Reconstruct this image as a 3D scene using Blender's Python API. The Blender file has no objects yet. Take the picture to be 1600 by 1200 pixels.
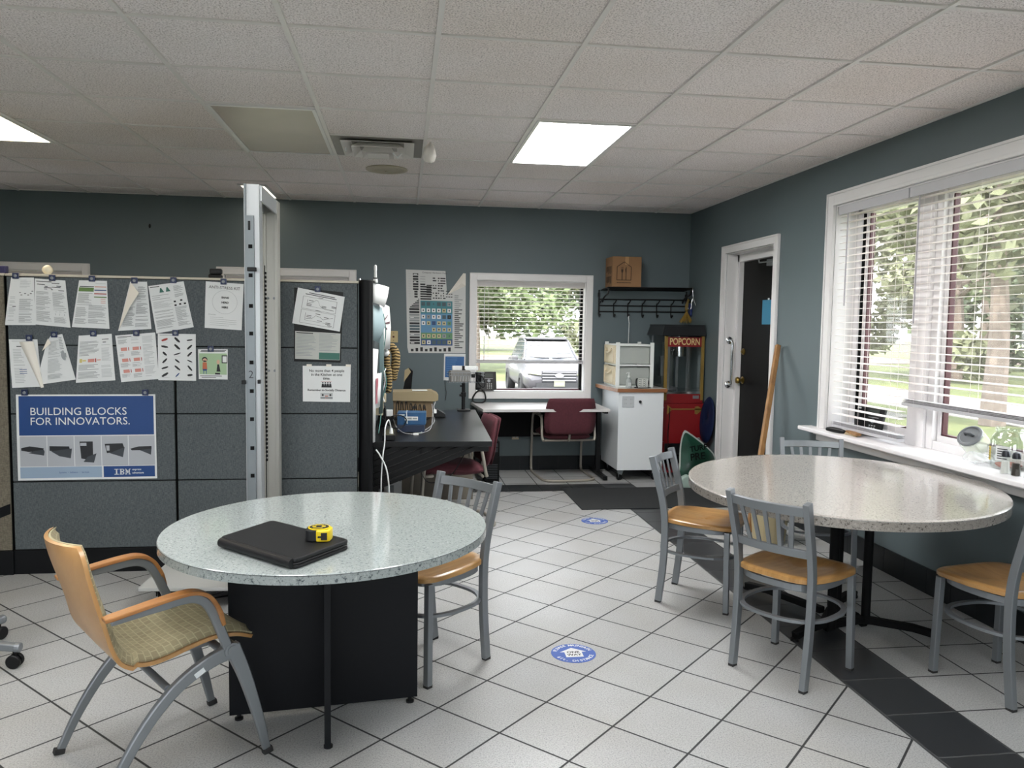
import bpy, bmesh, math, random
from mathutils import Vector, Matrix, noise
random.seed(7)
C = bpy.context.scene.collection
SC = bpy.context.scene
PI = math.pi

# ---------------------------------------------------------------- camera
CAM_H = 1.4862
cd = bpy.data.cameras.new('camera'); cam = bpy.data.objects.new('camera', cd); C.objects.link(cam)
cd.sensor_fit = 'HORIZONTAL'; cd.sensor_width = 36.0; cd.lens = 1229.1 / 1600 * 36.0
cd.clip_start = 0.05; cd.clip_end = 400
_r = Vector((0.99039783, -0.13747433, 0.01459282)); _d = Vector((0.0041659, -0.0758307, -0.997112)); _f = Vector((0.13818389, 0.98759836, -0.07452985))
cam.matrix_world = Matrix(((_r.x, -_d.x, -_f.x, 0), (_r.y, -_d.y, -_f.y, 0), (_r.z, -_d.z, -_f.z, CAM_H), (0, 0, 0, 1)))
SC.camera = cam
# ---------------------------------------------------------------- view, world, sun
SC.view_settings.view_transform = 'Standard'; SC.view_settings.look = 'None'
SC.view_settings.gamma = 1.0; SC.view_settings.use_curve_mapping = False
SC.view_settings.exposure = 1.12
W = bpy.data.worlds.new('world'); SC.world = W; W.use_nodes = True
wn = W.node_tree.nodes; wl = W.node_tree.links
for n in list(wn): wn.remove(n)
wo = wn.new('ShaderNodeOutputWorld'); wb = wn.new('ShaderNodeBackground')
sky = wn.new('ShaderNodeTexSky'); sky.sky_type = 'HOSEK_WILKIE'; sky.turbidity = 6.0; sky.ground_albedo = 0.35
sky.sun_direction = Vector((0.55, -0.35, 0.75)).normalized()
mixw = wn.new('ShaderNodeMixRGB'); mixw.inputs[0].default_value = 0.7
mixw.inputs[2].default_value = (0.95, 0.98, 1.0, 1)
wl.new(sky.outputs[0], mixw.inputs[1]); wl.new(mixw.outputs[0], wb.inputs[0]); wl.new(wb.outputs[0], wo.inputs[0])
wb.inputs[1].default_value = 5.0
sd = bpy.data.lights.new('sun', 'SUN'); sd.energy = 4.5; sd.angle = 0.02; sd.color = (1.0, 0.95, 0.86)
sun = bpy.data.objects.new('sun', sd); C.objects.link(sun)
sun.rotation_euler = Vector((-0.34, -0.42, 0.84)).to_track_quat('Z', 'Y').to_euler()
LAMP_COOL = 19.0      # emission of the lit ceiling fixtures
LAMP_FILL = 8.0      # unseen panels added behind the photographer to light the room, dimmer
LAMP_WARM = 6.5

# ---------------------------------------------------------------- tagging
def tag(o, label=None, cat=None, group=None, kind=None):
    if label: o['label'] = label
    if cat: o['category'] = cat
    if group: o['group'] = group
    if kind: o['kind'] = kind
    return o
def thing(name, label, cat, loc=(0, 0, 0), rotz=0.0, group=None):
    o = bpy.data.objects.new(name, None); C.objects.link(o)
    o.empty_display_size = 0.1
    o.location = loc; o.rotation_euler = (0, 0, rotz)
    return tag(o, label, cat, group)
def kids(o): return [c for c in bpy.data.objects if c.parent == o]
def dup(root, loc, rotz, label=None, group=None):
    r = root.copy(); C.objects.link(r); r.location = loc; r.rotation_euler = (0, 0, rotz)
    if label: r['label'] = label
    if group: r['group'] = group
    for ch in kids(root):
        c = ch.copy(); C.objects.link(c); c.parent = r
        for g in kids(ch):
            d = g.copy(); C.objects.link(d); d.parent = c
    return r

# ---------------------------------------------------------------- mesh builder
class MB:
    def __init__(s): s.v = []; s.f = []; s.m = []; s.mi = 0
    def add(s, vs, fs, mi=None):
        b = len(s.v); s.v += [Vector(v) for v in vs]
        for f in fs: s.f.append([b + i for i in f]); s.m.append(s.mi if mi is None else mi)
        return s
    def box(s, c, size, rot=None, mi=None):
        x, y, z = [k / 2 for k in size]; M = rot if rot is not None else Matrix.Identity(3)
        if isinstance(M, (int, float)): M = Matrix.Rotation(M, 3, 'Z')
        c = Vector(c)
        vs = [c + M @ Vector((a * x, b * y, d * z)) for a, b, d in ((-1,-1,-1),(1,-1,-1),(1,1,-1),(-1,1,-1),(-1,-1,1),(1,-1,1),(1,1,1),(-1,1,1))]
        return s.add(vs, [(3,2,1,0),(4,5,6,7),(0,1,5,4),(1,2,6,5),(2,3,7,6),(3,0,4,7)], mi)
    def bb(s, x0, x1, y0, y1, z0, z1, mi=None):
        return s.box(((x0+x1)/2, (y0+y1)/2, (z0+z1)/2), (abs(x1-x0), abs(y1-y0), abs(z1-z0)), None, mi)
    def quad(s, a, b, c, d, mi=None): return s.add([a, b, c, d], [(0, 1, 2, 3)], mi)
    def cyl(s, a, b, r, r2=None, n=16, cap=True, mi=None):
        a = Vector(a); b = Vector(b); r2 = r if r2 is None else r2
        q = (b - a).to_track_quat('Z', 'Y'); vs = []
        for p, rr in ((a, r), (b, r2)):
            for i in range(n):
                t = 2 * PI * i / n; vs.append(p + q @ Vector((math.cos(t) * rr, math.sin(t) * rr, 0)))
        fs = [(i, (i+1) % n, n + (i+1) % n, n + i) for i in range(n)]
        if cap: fs += [tuple(range(n-1, -1, -1)), tuple(range(n, 2*n))]
        return s.add(vs, fs, mi)
    def lathe(s, prof, c=(0, 0, 0), n=32, mi=None, axis=None):
        q = Vector(axis).to_track_quat('Z', 'Y') if axis is not None else None
        vs = []; c = Vector(c)
        for r, z in prof:
            for i in range(n):
                t = 2 * PI * i / n; v = Vector((math.cos(t) * r, math.sin(t) * r, z))
                vs.append(c + (q @ v if q else v))
        fs = []
        for k in range(len(prof) - 1):
            for i in range(n): fs.append((k*n + i, k*n + (i+1) % n, (k+1)*n + (i+1) % n, (k+1)*n + i))
        if prof[0][0] > 1e-5: fs.append(tuple(range(n-1, -1, -1)))
        if prof[-1][0] > 1e-5: fs.append(tuple(range((len(prof)-1)*n, len(prof)*n)))
        return s.add(vs, fs, mi)
    def tube(s, pts, r, n=10, sect=None, up=None, mi=None, closed=False):
        """sweep a circle (or a w,h rectangle in sect) along pts; r may be a list"""
        P = [Vector(p) for p in pts]; N = len(P); vs = []
        T = []
        for i in range(N):
            if closed: t = P[(i+1) % N] - P[i-1]
            else: t = P[min(i+1, N-1)] - P[max(i-1, 0)]
            T.append(t.normalized())
        u = Vector(up) if up is not None else (Vector((0, 0, 1)) if abs(T[0].z) < .9 else Vector((1, 0, 0)))
        fixed = up is not None
        for i in range(N):
            t = T[i]
            uu = Vector(up) if fixed else u
            sx = uu.cross(t)
            if sx.length < 1e-4: sx = Vector((1, 0, 0)).cross(t)
            sx.normalize(); sy = t.cross(sx).normalized(); u = sy
            rr = r[i] if isinstance(r, (list, tuple)) else r
            if sect:
                w, h = sect[0]/2, sect[1]/2; k = rr if r else 1
                for a, b in ((-1,-1),(1,-1),(1,1),(-1,1)): vs.append(P[i] + sx*a*w*k + sy*b*h*k)
            else:
                for j in range(n):
                    q = 2*PI*j/n; vs.append(P[i] + sx*math.cos(q)*rr + sy*math.sin(q)*rr)
        m = 4 if sect else n; fs = []
        for i in range(N if closed else N-1):
            for j in range(m):
                a = i*m; b = ((i+1) % N)*m
                fs.append((a + j, a + (j+1) % m, b + (j+1) % m, b + j))
        if not closed: fs += [tuple(range(m-1, -1, -1)), tuple(range((N-1)*m, N*m))]
        return s.add(vs, fs, mi)
    def prism(s, poly, a, b, axis='y', mi=None):
        """poly in the plane across axis, from a to b"""
        def P(p, k):
            if axis == 'y': return (p[0], k, p[1])
            if axis == 'x': return (k, p[0], p[1])
            return (p[0], p[1], k)
        n = len(poly); vs = [P(p, a) for p in poly] + [P(p, b) for p in poly]
        return s.add(vs, [tuple(range(n)), tuple(range(2*n-1, n-1, -1))] + [(i, n+i, n+(i+1) % n, (i+1) % n) for i in range(n)], mi)
    def mesh(s, me, M, mi=None):
        return s.add([M @ v.co for v in me.vertices], [tuple(p.vertices) for p in me.polygons], mi)
    def sphere(s, c, r, n=16, m=10, sc=(1, 1, 1), mi=None):
        c = Vector(c); vs = []; fs = []
        for j in range(1, m):
            for i in range(n):
                a = PI*j/m; b = 2*PI*i/n
                vs.append(c + Vector((math.sin(a)*math.cos(b)*sc[0], math.sin(a)*math.sin(b)*sc[1], math.cos(a)*sc[2]))*r)
        vs += [c + Vector((0, 0, r*sc[2])), c - Vector((0, 0, r*sc[2]))]
        for j in range(m-2):
            for i in range(n): fs.append((j*n+i, (j+1)*n+i, (j+1)*n+(i+1) % n, j*n+(i+1) % n))
        t = (m-1)*n
        for i in range(n): fs.append((t, i, (i+1) % n)); fs.append((t+1, (m-2)*n+(i+1) % n, (m-2)*n+i))
        return s.add(vs, fs, mi)
    def build(s, name, mats, parent=None, smooth=False, bevel=0, seg=2, world=True, sub=0, solid=0, weld=False):
        if not isinstance(mats, (list, tuple)): mats = [mats]
        vs = [v.copy() for v in s.v]
        loc = Vector((0, 0, 0))
        if parent is not None:
            if world:
                chain = []; p = parent
                while p is not None: chain.append(p); p = p.parent
                for p in reversed(chain):
                    R = Matrix.Rotation(-p.rotation_euler.z, 3, 'Z')
                    vs = [R @ (v - p.location) for v in vs]
        else:
            lo = [min(v[i] for v in vs) for i in range(3)]; hi = [max(v[i] for v in vs) for i in range(3)]
            loc = Vector(((lo[0]+hi[0])/2, (lo[1]+hi[1])/2, lo[2])); vs = [v - loc for v in vs]
        me = bpy.data.meshes.new(name); me.from_pydata([tuple(v) for v in vs], [], s.f)
        for m in mats: me.materials.append(m)
        for p, k in zip(me.polygons, s.m): p.material_index = k
        if weld:
            b = bmesh.new(); b.from_mesh(me); bmesh.ops.remove_doubles(b, verts=b.verts, dist=1e-5)
            bmesh.ops.recalc_face_normals(b, faces=b.faces); b.to_mesh(me); b.free()
        me.validate(); me.update()
        o = bpy.data.objects.new(name, me); C.objects.link(o)
        o.location = loc
        if parent is not None: o.parent = parent
        if solid:
            q = o.modifiers.new('solid', 'SOLIDIFY'); q.thickness = abs(solid); q.offset = 0 if solid > 0 else -1
        if bevel:
            q = o.modifiers.new('bevel', 'BEVEL'); q.width = bevel; q.segments = seg; q.limit_method = 'ANGLE'; q.angle_limit = 0.6
        if sub:
            q = o.modifiers.new('sub', 'SUBSURF'); q.levels = sub; q.render_levels = sub
        if smooth:
            for p in me.polygons: p.use_smooth = True
            if not sub and smooth != 'all':
                try: me.set_sharp_from_angle(angle=0.7)
                except Exception: pass
        return o
def arc(c, r, a0, a1, n, plane='xz'):
    o = []
    for i in range(n + 1):
        t = a0 + (a1 - a0) * i / n; u = math.cos(t) * r; v = math.sin(t) * r
        o.append({'xz': (c[0]+u, c[1], c[2]+v), 'xy': (c[0]+u, c[1]+v, c[2]), 'yz': (c[0], c[1]+u, c[2]+v)}[plane])
    return o
def bez(pts, n=8):
    """Catmull-Rom through pts"""
    P = [Vector(p) for p in pts]; P = [2*P[0]-P[1]] + P + [2*P[-1]-P[-2]]; o = []
    for i in range(1, len(P)-2):
        for k in range(n):
            t = k/n; a, b, c, d = P[i-1], P[i], P[i+1], P[i+2]
            o.append(0.5*((2*b) + (c-a)*t + (2*a-5*b+4*c-d)*t*t + (3*b-a-3*c+d)*t**3))
    o.append(P[-2]); return o
_tc = {}
def text_mesh(s, size=1.0, align='CENTER', bold=0.0, font=None):
    k = (s, size, align, bold)
    if k in _tc: return _tc[k]
    cu = bpy.data.curves.new('t', 'FONT'); cu.body = s; cu.size = size; cu.align_x = align; cu.align_y = 'CENTER'
    cu.offset = bold; cu.resolution_u = 3
    o = bpy.data.objects.new('t', cu); me = bpy.data.meshes.new_from_object(o)
    bpy.data.objects.remove(o); _tc[k] = me
    return me
def frame_mat(o, x, y):
    """matrix whose local X,Y axes are x,y (world dirs) at origin o"""
    x = Vector(x).normalized(); y = Vector(y).normalized(); z = x.cross(y)
    return Matrix(((x.x, y.x, z.x, o[0]), (x.y, y.y, z.y, o[1]), (x.z, y.z, z.z, o[2]), (0, 0, 0, 1)))

# ---------------------------------------------------------------- materials
class NT:
    def __init__(s, m): s.t = m.node_tree; s.n = s.t.nodes; s.l = s.t.links
    def new(s, t, **k):
        n = s.n.new(t)
        for a, b in k.items(): setattr(n, a, b)
        return n
    def math(s, op, a, b=None, c=None, clamp=False):
        n = s.new('ShaderNodeMath', operation=op); n.use_clamp = clamp
        for i, v in enumerate((a, b, c)):
            if v is None: continue
            if isinstance(v, (int, float)): n.inputs[i].default_value = v
            else: s.l.new(v, n.inputs[i])
        return n.outputs[0]
    def mix(s, f, a, b):
        n = s.new('ShaderNodeMixRGB')
        for i, v in enumerate((f, a, b)):
            if isinstance(v, (int, float)): n.inputs[i].default_value = v
            elif isinstance(v, tuple): n.inputs[i].default_value = v if len(v) == 4 else v + (1,)
            else: s.l.new(v, n.inputs[i])
        return n.outputs[0]
    def ramp(s, f, stops):
        n = s.new('ShaderNodeValToRGB'); e = n.color_ramp.elements
        while len(e) < len(stops): e.new(0.5)
        for q, (p, c) in zip(e, stops): q.position = p; q.color = c if len(c) == 4 else tuple(c) + (1,)
        s.l.new(f, n.inputs[0]); return n.outputs[0]
    def noise(s, vec, scale, detail=2, rough=0.5, out=0):
        n = s.new('ShaderNodeTexNoise'); n.inputs['Scale'].default_value = scale
        n.inputs['Detail'].default_value = detail; n.inputs['Roughness'].default_value = rough
        if vec is not None: s.l.new(vec, n.inputs['Vector'])
        return n.outputs[out]
    def coord(s, which='Object'): return s.new('ShaderNodeTexCoord').outputs[which]
    def pos(s): return s.new('ShaderNodeNewGeometry').outputs['Position']
def lin(c):
    if isinstance(c, str):
        c = c.lstrip('#'); c = tuple(int(c[i:i+2], 16)/255 for i in (0, 2, 4))
    return tuple((v/12.92 if v <= 0.04045 else ((v+0.055)/1.055)**2.4) for v in c)
def mat(name, col, rough=0.5, metal=0.0, var=0.0, vscale=20, bump=0.0, bscale=200, spec=0.5, coat=0, stretch=None, emis=None, estr=0, trans=0, detail=2):
    m = bpy.data.materials.new(name); m.use_nodes = True; t = NT(m); b = t.n['Principled BSDF']
    c = lin(col); b.inputs['Base Color'].default_value = c + (1,)
    b.inputs['Roughness'].default_value = rough; b.inputs['Metallic'].default_value = metal
    b.inputs['Specular IOR Level'].default_value = spec; b.inputs['Coat Weight'].default_value = coat
    b.inputs['Transmission Weight'].default_value = trans
    vec = t.coord()
    if stretch:
        mp = t.new('ShaderNodeMapping'); mp.inputs['Scale'].default_value = stretch; t.l.new(vec, mp.inputs[0]); vec = mp.outputs[0]
    if var:
        f = t.noise(vec, vscale, detail)
        lo = tuple(max(0, v*(1-var)) for v in c); hi = tuple(min(1, v*(1+var)) for v in c)
        t.l.new(t.ramp(f, [(0.3, lo), (0.7, hi)]), b.inputs['Base Color'])
    if bump:
        n = t.noise(vec, bscale, 3); bp = t.new('ShaderNodeBump'); bp.inputs['Strength'].default_value = bump
        bp.inputs['Distance'].default_value = 0.002; t.l.new(n, bp.inputs['Height']); t.l.new(bp.outputs[0], b.inputs['Normal'])
    if emis: b.inputs['Emission Color'].default_value = lin(emis) + (1,); b.inputs['Emission Strength'].default_value = estr
    return m
def glass_mat(name, tint=(1, 1, 1), refl=0.12, rough=0.02):
    m = bpy.data.materials.new(name); m.use_nodes = True; t = NT(m); t.n.remove(t.n['Principled BSDF'])
    tr = t.new('ShaderNodeBsdfTransparent'); tr.inputs[0].default_value = tint + (1,)
    gl = t.new('ShaderNodeBsdfGlossy'); gl.inputs['Roughness'].default_value = rough
    fr = t.new('ShaderNodeFresnel'); bf = t.new('ShaderNodeNewGeometry').outputs['Backfacing']; t.l.new(t.math('ADD', 1.45, t.math('MULTIPLY', bf, 1/1.45-1.45)), fr.inputs[0])
    mx = t.new('ShaderNodeMixShader'); f = t.math('ADD', t.math('MULTIPLY', fr.outputs[0], 0.8), refl*0.3, clamp=True)
    t.l.new(f, mx.inputs[0]); t.l.new(tr.outputs[0], mx.inputs[1]); t.l.new(gl.outputs[0], mx.inputs[2])
    t.l.new(mx.outputs[0], t.n['Material Output'].inputs[0]); return m
def haze_mat(name, col, a=0.5, rough=0.3):
    """translucent plastic: part see-through, part milky"""
    m = bpy.data.materials.new(name); m.use_nodes = True; t = NT(m); b = t.n['Principled BSDF']
    b.inputs['Base Color'].default_value = lin(col) + (1,); b.inputs['Roughness'].default_value = rough
    b.inputs['Alpha'].default_value = a; return m
def wood_mat(name, c1, c2, rough=0.35, scale=(1, 12, 12), wav=3.0, coat=0.2):
    m = bpy.data.materials.new(name); m.use_nodes = True; t = NT(m); b = t.n['Principled BSDF']
    mp = t.new('ShaderNodeMapping'); mp.inputs['Scale'].default_value = scale; t.l.new(t.coord(), mp.inputs[0])
    n = t.noise(mp.outputs[0], wav, 5, 0.6)
    t.l.new(t.ramp(n, [(0.3, lin(c1)), (0.7, lin(c2))]), b.inputs['Base Color'])
    b.inputs['Roughness'].default_value = rough; b.inputs['Coat Weight'].default_value = coat; b.inputs['Coat Roughness'].default_value = 0.25
    return m
S = 0.3014; FX, FY = 0.144, 2.962; BX0, BX1 = 1.849, 2.159; BY0, BY1 = 6.878, 7.182
def floor_material():
    m = bpy.data.materials.new('ceramic_floor_tiles'); m.use_nodes = True; t = NT(m); b = t.n['Principled BSDF']
    sp = t.new('ShaderNodeSeparateXYZ'); t.l.new(t.pos(), sp.inputs[0]); X, Y = sp.outputs[0], sp.outputs[1]
    def edge(v, s):   # distance in metres to the nearest joint
        f = t.math('FRACT', t.math('DIVIDE', v, s)); return t.math('MULTIPLY', t.math('MINIMUM', f, t.math('SUBTRACT', 1.0, f)), s)
    x = t.math('SUBTRACT', X, FX); y = t.math('SUBTRACT', Y, FY); k = math.sqrt(0.5)
    u = t.math('MULTIPLY', t.math('ADD', x, y), k); v = t.math('MULTIPLY', t.math('SUBTRACT', y, x), k)
    dd = t.math('MINIMUM', edge(u, S), edge(v, S))
    xa = t.math('SUBTRACT', X, BX1); ya = t.math('SUBTRACT', Y, 3.013 - 10*S)
    da = t.math('MINIMUM', edge(xa, S), edge(ya, S))
    # zones
    inner = t.math('MULTIPLY', t.math('LESS_THAN', X, BX0), t.math('LESS_THAN', Y, BY0))
    outer = t.math('MAXIMUM', t.math('GREATER_THAN', X, BX1), t.math('GREATER_THAN', Y, BY1))
    border = t.math('SUBTRACT', t.math('SUBTRACT', 1.0, inner), outer)
    # border joints and zone edges
    ex = t.math('MINIMUM', t.math('ABSOLUTE', t.math('SUBTRACT', X, BX0)), t.math('ABSOLUTE', t.math('SUBTRACT', X, BX1)))
    d = t.math('ADD', t.math('MULTIPLY', inner, dd), t.math('MULTIPLY', t.math('SUBTRACT', 1.0, inner), da))
    g = t.new('ShaderNodeMapRange'); g.inputs[1].default_value = 0.0034; g.inputs[2].default_value = 0.0048
    t.l.new(d, g.inputs[0]); tile = g.outputs[0]
    # tile body
    n1 = t.noise(t.pos(), 170, 3, 0.7); n2 = t.noise(t.pos(), 420, 2); n3 = t.noise(t.pos(), 2.2, 2)
    cu = t.math('FLOOR', t.math('DIVIDE', u, S)); cv = t.math('FLOOR', t.math('DIVIDE', v, S))
    cmb = t.new('ShaderNodeCombineXYZ'); t.l.new(cu, cmb.inputs[0]); t.l.new(cv, cmb.inputs[1])
    wn_ = t.new('ShaderNodeTexWhiteNoise'); t.l.new(cmb.outputs[0], wn_.inputs['Vector'])
    body = t.ramp(n1, [(0.30, lin('#737779')), (0.44, lin('#a5a7a8')), (0.60, lin('#b8babb'))])
    spk = t.ramp(n2, [(0.30, (0.25, 0.25, 0.26)), (0.42, (1, 1, 1))])
    mm = t.new('ShaderNodeMixRGB', blend_type='MULTIPLY'); mm.inputs[0].default_value = 0.55; t.l.new(body, mm.inputs[1]); t.l.new(spk, mm.inputs[2])
    tone = t.new('ShaderNodeMapRange'); tone.inputs[3].default_value = 0.93; tone.inputs[4].default_value = 1.04; t.l.new(wn_.outputs[0], tone.inputs[0])
    m2 = t.new('ShaderNodeMixRGB', blend_type='MULTIPLY'); m2.inputs[0].default_value = 1; t.l.new(mm.outputs[0], m2.inputs[1]); t.l.new(tone.outputs[0], m2.inputs[2])
    dark = t.ramp(n1, [(0.3, lin('#26282b')), (0.7, lin('#34373b'))])
    body = t.mix(border, m2.outputs[0], dark)
    grout = t.mix(border, lin('#2e3032'), lin('#484a4c'))
    col = t.mix(tile, grout, body)
    dirt = t.ramp(n3, [(0.35, (0.90, 0.88, 0.85)), (0.62, (1, 1, 1))])
    m3 = t.new('ShaderNodeMixRGB', blend_type='MULTIPLY'); m3.inputs[0].default_value = 0.8; t.l.new(col, m3.inputs[1]); t.l.new(dirt, m3.inputs[2])
    t.l.new(m3.outputs[0], b.inputs['Base Color'])
    rr = t.math('ADD', t.math('MULTIPLY', n1, 0.16), t.math('ADD', 0.28, t.math('MULTIPLY', t.math('SUBTRACT', 1.0, tile), 0.4)))
    t.l.new(rr, b.inputs['Roughness'])
    bp = t.new('ShaderNodeBump'); bp.inputs['Distance'].default_value = 0.0015; bp.inputs['Strength'].default_value = 0.6
    t.l.new(t.math('ADD', tile, t.math('MULTIPLY', n1, 0.12)), bp.inputs['Height']); t.l.new(bp.outputs[0], b.inputs['Normal'])
    return m
def ceiling_material():
    m = bpy.data.materials.new('acoustic_ceiling_tiles'); m.use_nodes = True; t = NT(m); b = t.n['Principled BSDF']
    p = t.pos(); n1 = t.noise(p, 130, 3, 0.6); n2 = t.noise(p, 260, 2); n3 = t.noise(p, 0.9, 2)
    vo = t.new('ShaderNodeTexVoronoi'); vo.inputs['Scale'].default_value = 120; t.l.new(p, vo.inputs['Vector'])
    c = t.ramp(n1, [(0.36, lin('#c2bbba')), (0.47, lin('#eee8e8')), (0.60, lin('#faf5f5'))])
    hole = t.ramp(n2, [(0.28, lin('#6f6966')), (0.37, (1, 1, 1))])
    mm = t.new('ShaderNodeMixRGB', blend_type='MULTIPLY'); mm.inputs[0].default_value = 0.8; t.l.new(c, mm.inputs[1]); t.l.new(hole, mm.inputs[2])
    st = t.ramp(n3, [(0.3, (0.93, 0.90, 0.86)), (0.65, (1, 1, 1))])
    m2 = t.new('ShaderNodeMixRGB', blend_type='MULTIPLY'); m2.inputs[0].default_value = 1; t.l.new(mm.outputs[0], m2.inputs[1]); t.l.new(st, m2.inputs[2])
    t.l.new(m2.outputs[0], b.inputs['Base Color']); b.inputs['Roughness'].default_value = 0.95
    bp = t.new('ShaderNodeBump'); bp.inputs['Distance'].default_value = 0.006; bp.inputs['Strength'].default_value = 0.9
    t.l.new(n1, bp.inputs['Height']); t.l.new(bp.outputs[0], b.inputs['Normal'])
    return m
def laminate_material(name, base, dark, light, sc=120):
    m = bpy.data.materials.new(name); m.use_nodes = True; t = NT(m); b = t.n['Principled BSDF']
    p = t.coord(); n1 = t.noise(p, sc, 3, 0.6); n2 = t.noise(p, sc*2.3, 2)
    c = t.ramp(n1, [(0.32, lin(dark)), (0.44, lin(base)), (0.60, lin(base)), (0.70, lin(light))])
    s = t.ramp(n2, [(0.30, lin(dark)), (0.40, (1, 1, 1))])
    mm = t.new('ShaderNodeMixRGB', blend_type='MULTIPLY'); mm.inputs[0].default_value = 0.6; t.l.new(c, mm.inputs[1]); t.l.new(s, mm.inputs[2])
    t.l.new(mm.outputs[0], b.inputs['Base Color']); b.inputs['Roughness'].default_value = 0.13; b.inputs['Coat Weight'].default_value = 0.35; b.inputs['Coat Roughness'].default_value = 0.05
    return m
def weave_material(name, c1, c2, sc=480):
    m = bpy.data.materials.new(name); m.use_nodes = True; t = NT(m); b = t.n['Principled BSDF']
    p = t.coord()
    def st(v):
        mp = t.new('ShaderNodeMapping'); mp.inputs['Scale'].default_value = v; t.l.new(p, mp.inputs[0]); return t.noise(mp.outputs[0], sc, 2)
    n = t.math('ADD', t.math('MULTIPLY', st((0.12, 0.12, 1)), 0.5), t.math('MULTIPLY', st((1, 1, 0.12)), 0.5))
    t.l.new(t.ramp(n, [(0.40, lin(c1)), (0.60, lin(c2))]), b.inputs['Base Color']); b.inputs['Roughness'].default_value = 0.95
    b.inputs['Specular IOR Level'].default_value = 0.15
    return m
M_floor = floor_material(); M_ceil = ceiling_material()
M_wall = mat('slate_blue_wall_paint', '#5b686c', 0.55, var=0.03, vscale=1.5, bump=0.05, bscale=300)
M_base = mat('black_baseboard_tile', '#12171b', 0.35, var=0.1, spec=0.3)
M_trim = mat('white_trim_paint', '#d9d8d8', 0.4)
M_white = mat('white_vinyl', '#e4e2e4', 0.4)
M_grid = mat('ceiling_grid_paint', '#dedbd8', 0.5)
M_red = mat('burgundy_window_strip', '#4a2229', 0.5)
M_blk = mat('black_plastic', '#0d0e10', 0.42, spec=0.3)
M_blkm = mat('black_matte', '#07080a', 0.75, spec=0.2)
M_blksoft = mat('black_leatherette', '#17181b', 0.5, bump=0.25, bscale=500, spec=0.3)
M_glass = glass_mat('window_glass', (0.97, 0.98, 0.98), 0.05)
M_screen = haze_mat('glare_screen', '#a9a7a2', 0.24, 0.8)  # insect screen made milky to paint window glare over the view
M_cglass = glass_mat('clear_glass', (0.93, 0.95, 0.94), 0.25)
def slat_mat():
    m = bpy.data.materials.new('blind_slat_white'); m.use_nodes = True; t = NT(m); b = t.n['Principled BSDF']
    b.inputs['Base Color'].default_value = lin('#f8f5f5') + (1,); b.inputs['Roughness'].default_value = 0.45
    tr = t.new('ShaderNodeBsdfTranslucent'); tr.inputs[0].default_value = lin('#fbf7f5') + (1,)
    mx = t.new('ShaderNodeMixShader'); mx.inputs[0].default_value = 0.55
    t.l.new(b.outputs[0], mx.inputs[1]); t.l.new(tr.outputs[0], mx.inputs[2]); t.l.new(mx.outputs[0], t.n['Material Output'].inputs[0]); return m
M_slat = slat_mat()
M_slat2 = mat('blind_rail_grey', '#b9b9bd', 0.45)
M_door = mat('black_door_paint', '#060607', 0.5, var=0.1, vscale=3, spec=0.15)
M_brass = mat('aged_brass', '#9c8246', 0.3, 1.0)
M_chrome = mat('chrome', '#c4c6c8', 0.12, 1.0)
M_steel = mat('brushed_metal', '#a3a7ab', 0.32, 1.0, var=0.08, vscale=30, stretch=(8, 8, 0.6))
M_steelp = mat('silver_paint', '#84898e', 0.4, 0.55)
M_alu = mat('aluminium', '#b4b8bb', 0.35, 0.55, var=0.05, vscale=10, stretch=(1, 1, 0.1))
M_alud = mat('grey_anodised_strip', '#7f868b', 0.4, 0.4)
M_seat = wood_mat('oak_seat', '#98703f', '#bb925c', 0.3, (2, 14, 2), 2.5)
M_ply = wood_mat('maple_plywood', '#a07748', '#b98f5e', 0.35, (10, 2, 1.2), 2.0)
M_arm = wood_mat('beech_arm', '#94602f', '#b07c47', 0.35, (3, 8, 8), 3)
M_stick = wood_mat('raw_wood', '#7b5836', '#a37a4b', 0.6, (4, 4, 0.5), 6, 0)
M_cedge = wood_mat('counter_wood_edge', '#7b4e2f', '#9c6a43', 0.45, (1, 8, 8), 5, 0)
M_lamL = laminate_material('granite_laminate_cool', '#a3abab', '#727b7f', '#bdc3c2')
M_lamR = laminate_material('granite_laminate_warm', '#afaba6', '#79756f', '#c4c0ba')
M_edgeL = laminate_material('granite_edge_cool', '#8f9797', '#4c5459', '#a5abab', 90)
M_edgeR = laminate_material('granite_edge_warm', '#8a857f', '#46413c', '#9c9791', 90)
M_navy = mat('black_laminate_panel', '#05080e', 0.5, spec=0.25)
M_fab = weave_material('grey_panel_fabric', '#494f52', '#646a6d')
M_tan = weave_material('tan_panel_fabric', '#5f5a4f', '#7b7568')
M_blkbase = mat('black_panel_base', '#06080c', 0.55, spec=0.25)
M_paper = mat('white_paper', '#d8dbdb', 0.7)
M_paperw = mat('paper_back', '#dedad0', 0.7)
M_ink = mat('black_ink', '#26282a', 0.7)
M_ink2 = mat('grey_ink', '#8d9294', 0.7)
M_ink3 = mat('pale_grey_ink', '#b3b7b8', 0.7)
M_clip = mat('navy_clip_plastic', '#17264c', 0.35)
M_burg = mat('burgundy_upholstery', '#4f222b', 0.85, var=0.12, vscale=60, bump=0.15, bscale=900)
M_putty = mat('putty_metal_tube', '#9b968c', 0.4, 0.2)
M_dblack = mat('black_desk_laminate', '#0b0c0e', 0.3, spec=0.35, var=0.1, vscale=4, stretch=(1, 20, 1))
M_wdesk = mat('white_desk_laminate', '#c9c7c6', 0.3)
M_card = mat('cardboard', '#8c6a49', 0.8, var=0.05, vscale=6)
M_cart = mat('white_melamine', '#dbe0e3', 0.35)
M_redp = mat('red_enamel', '#780f14', 0.4)
M_gold = mat('gold_paint', '#8f763c', 0.4, 0.5)
M_lampc = mat('lamp_cool', '#ffffff', 0.5, emis='#fbf9f6', estr=LAMP_COOL)
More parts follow.
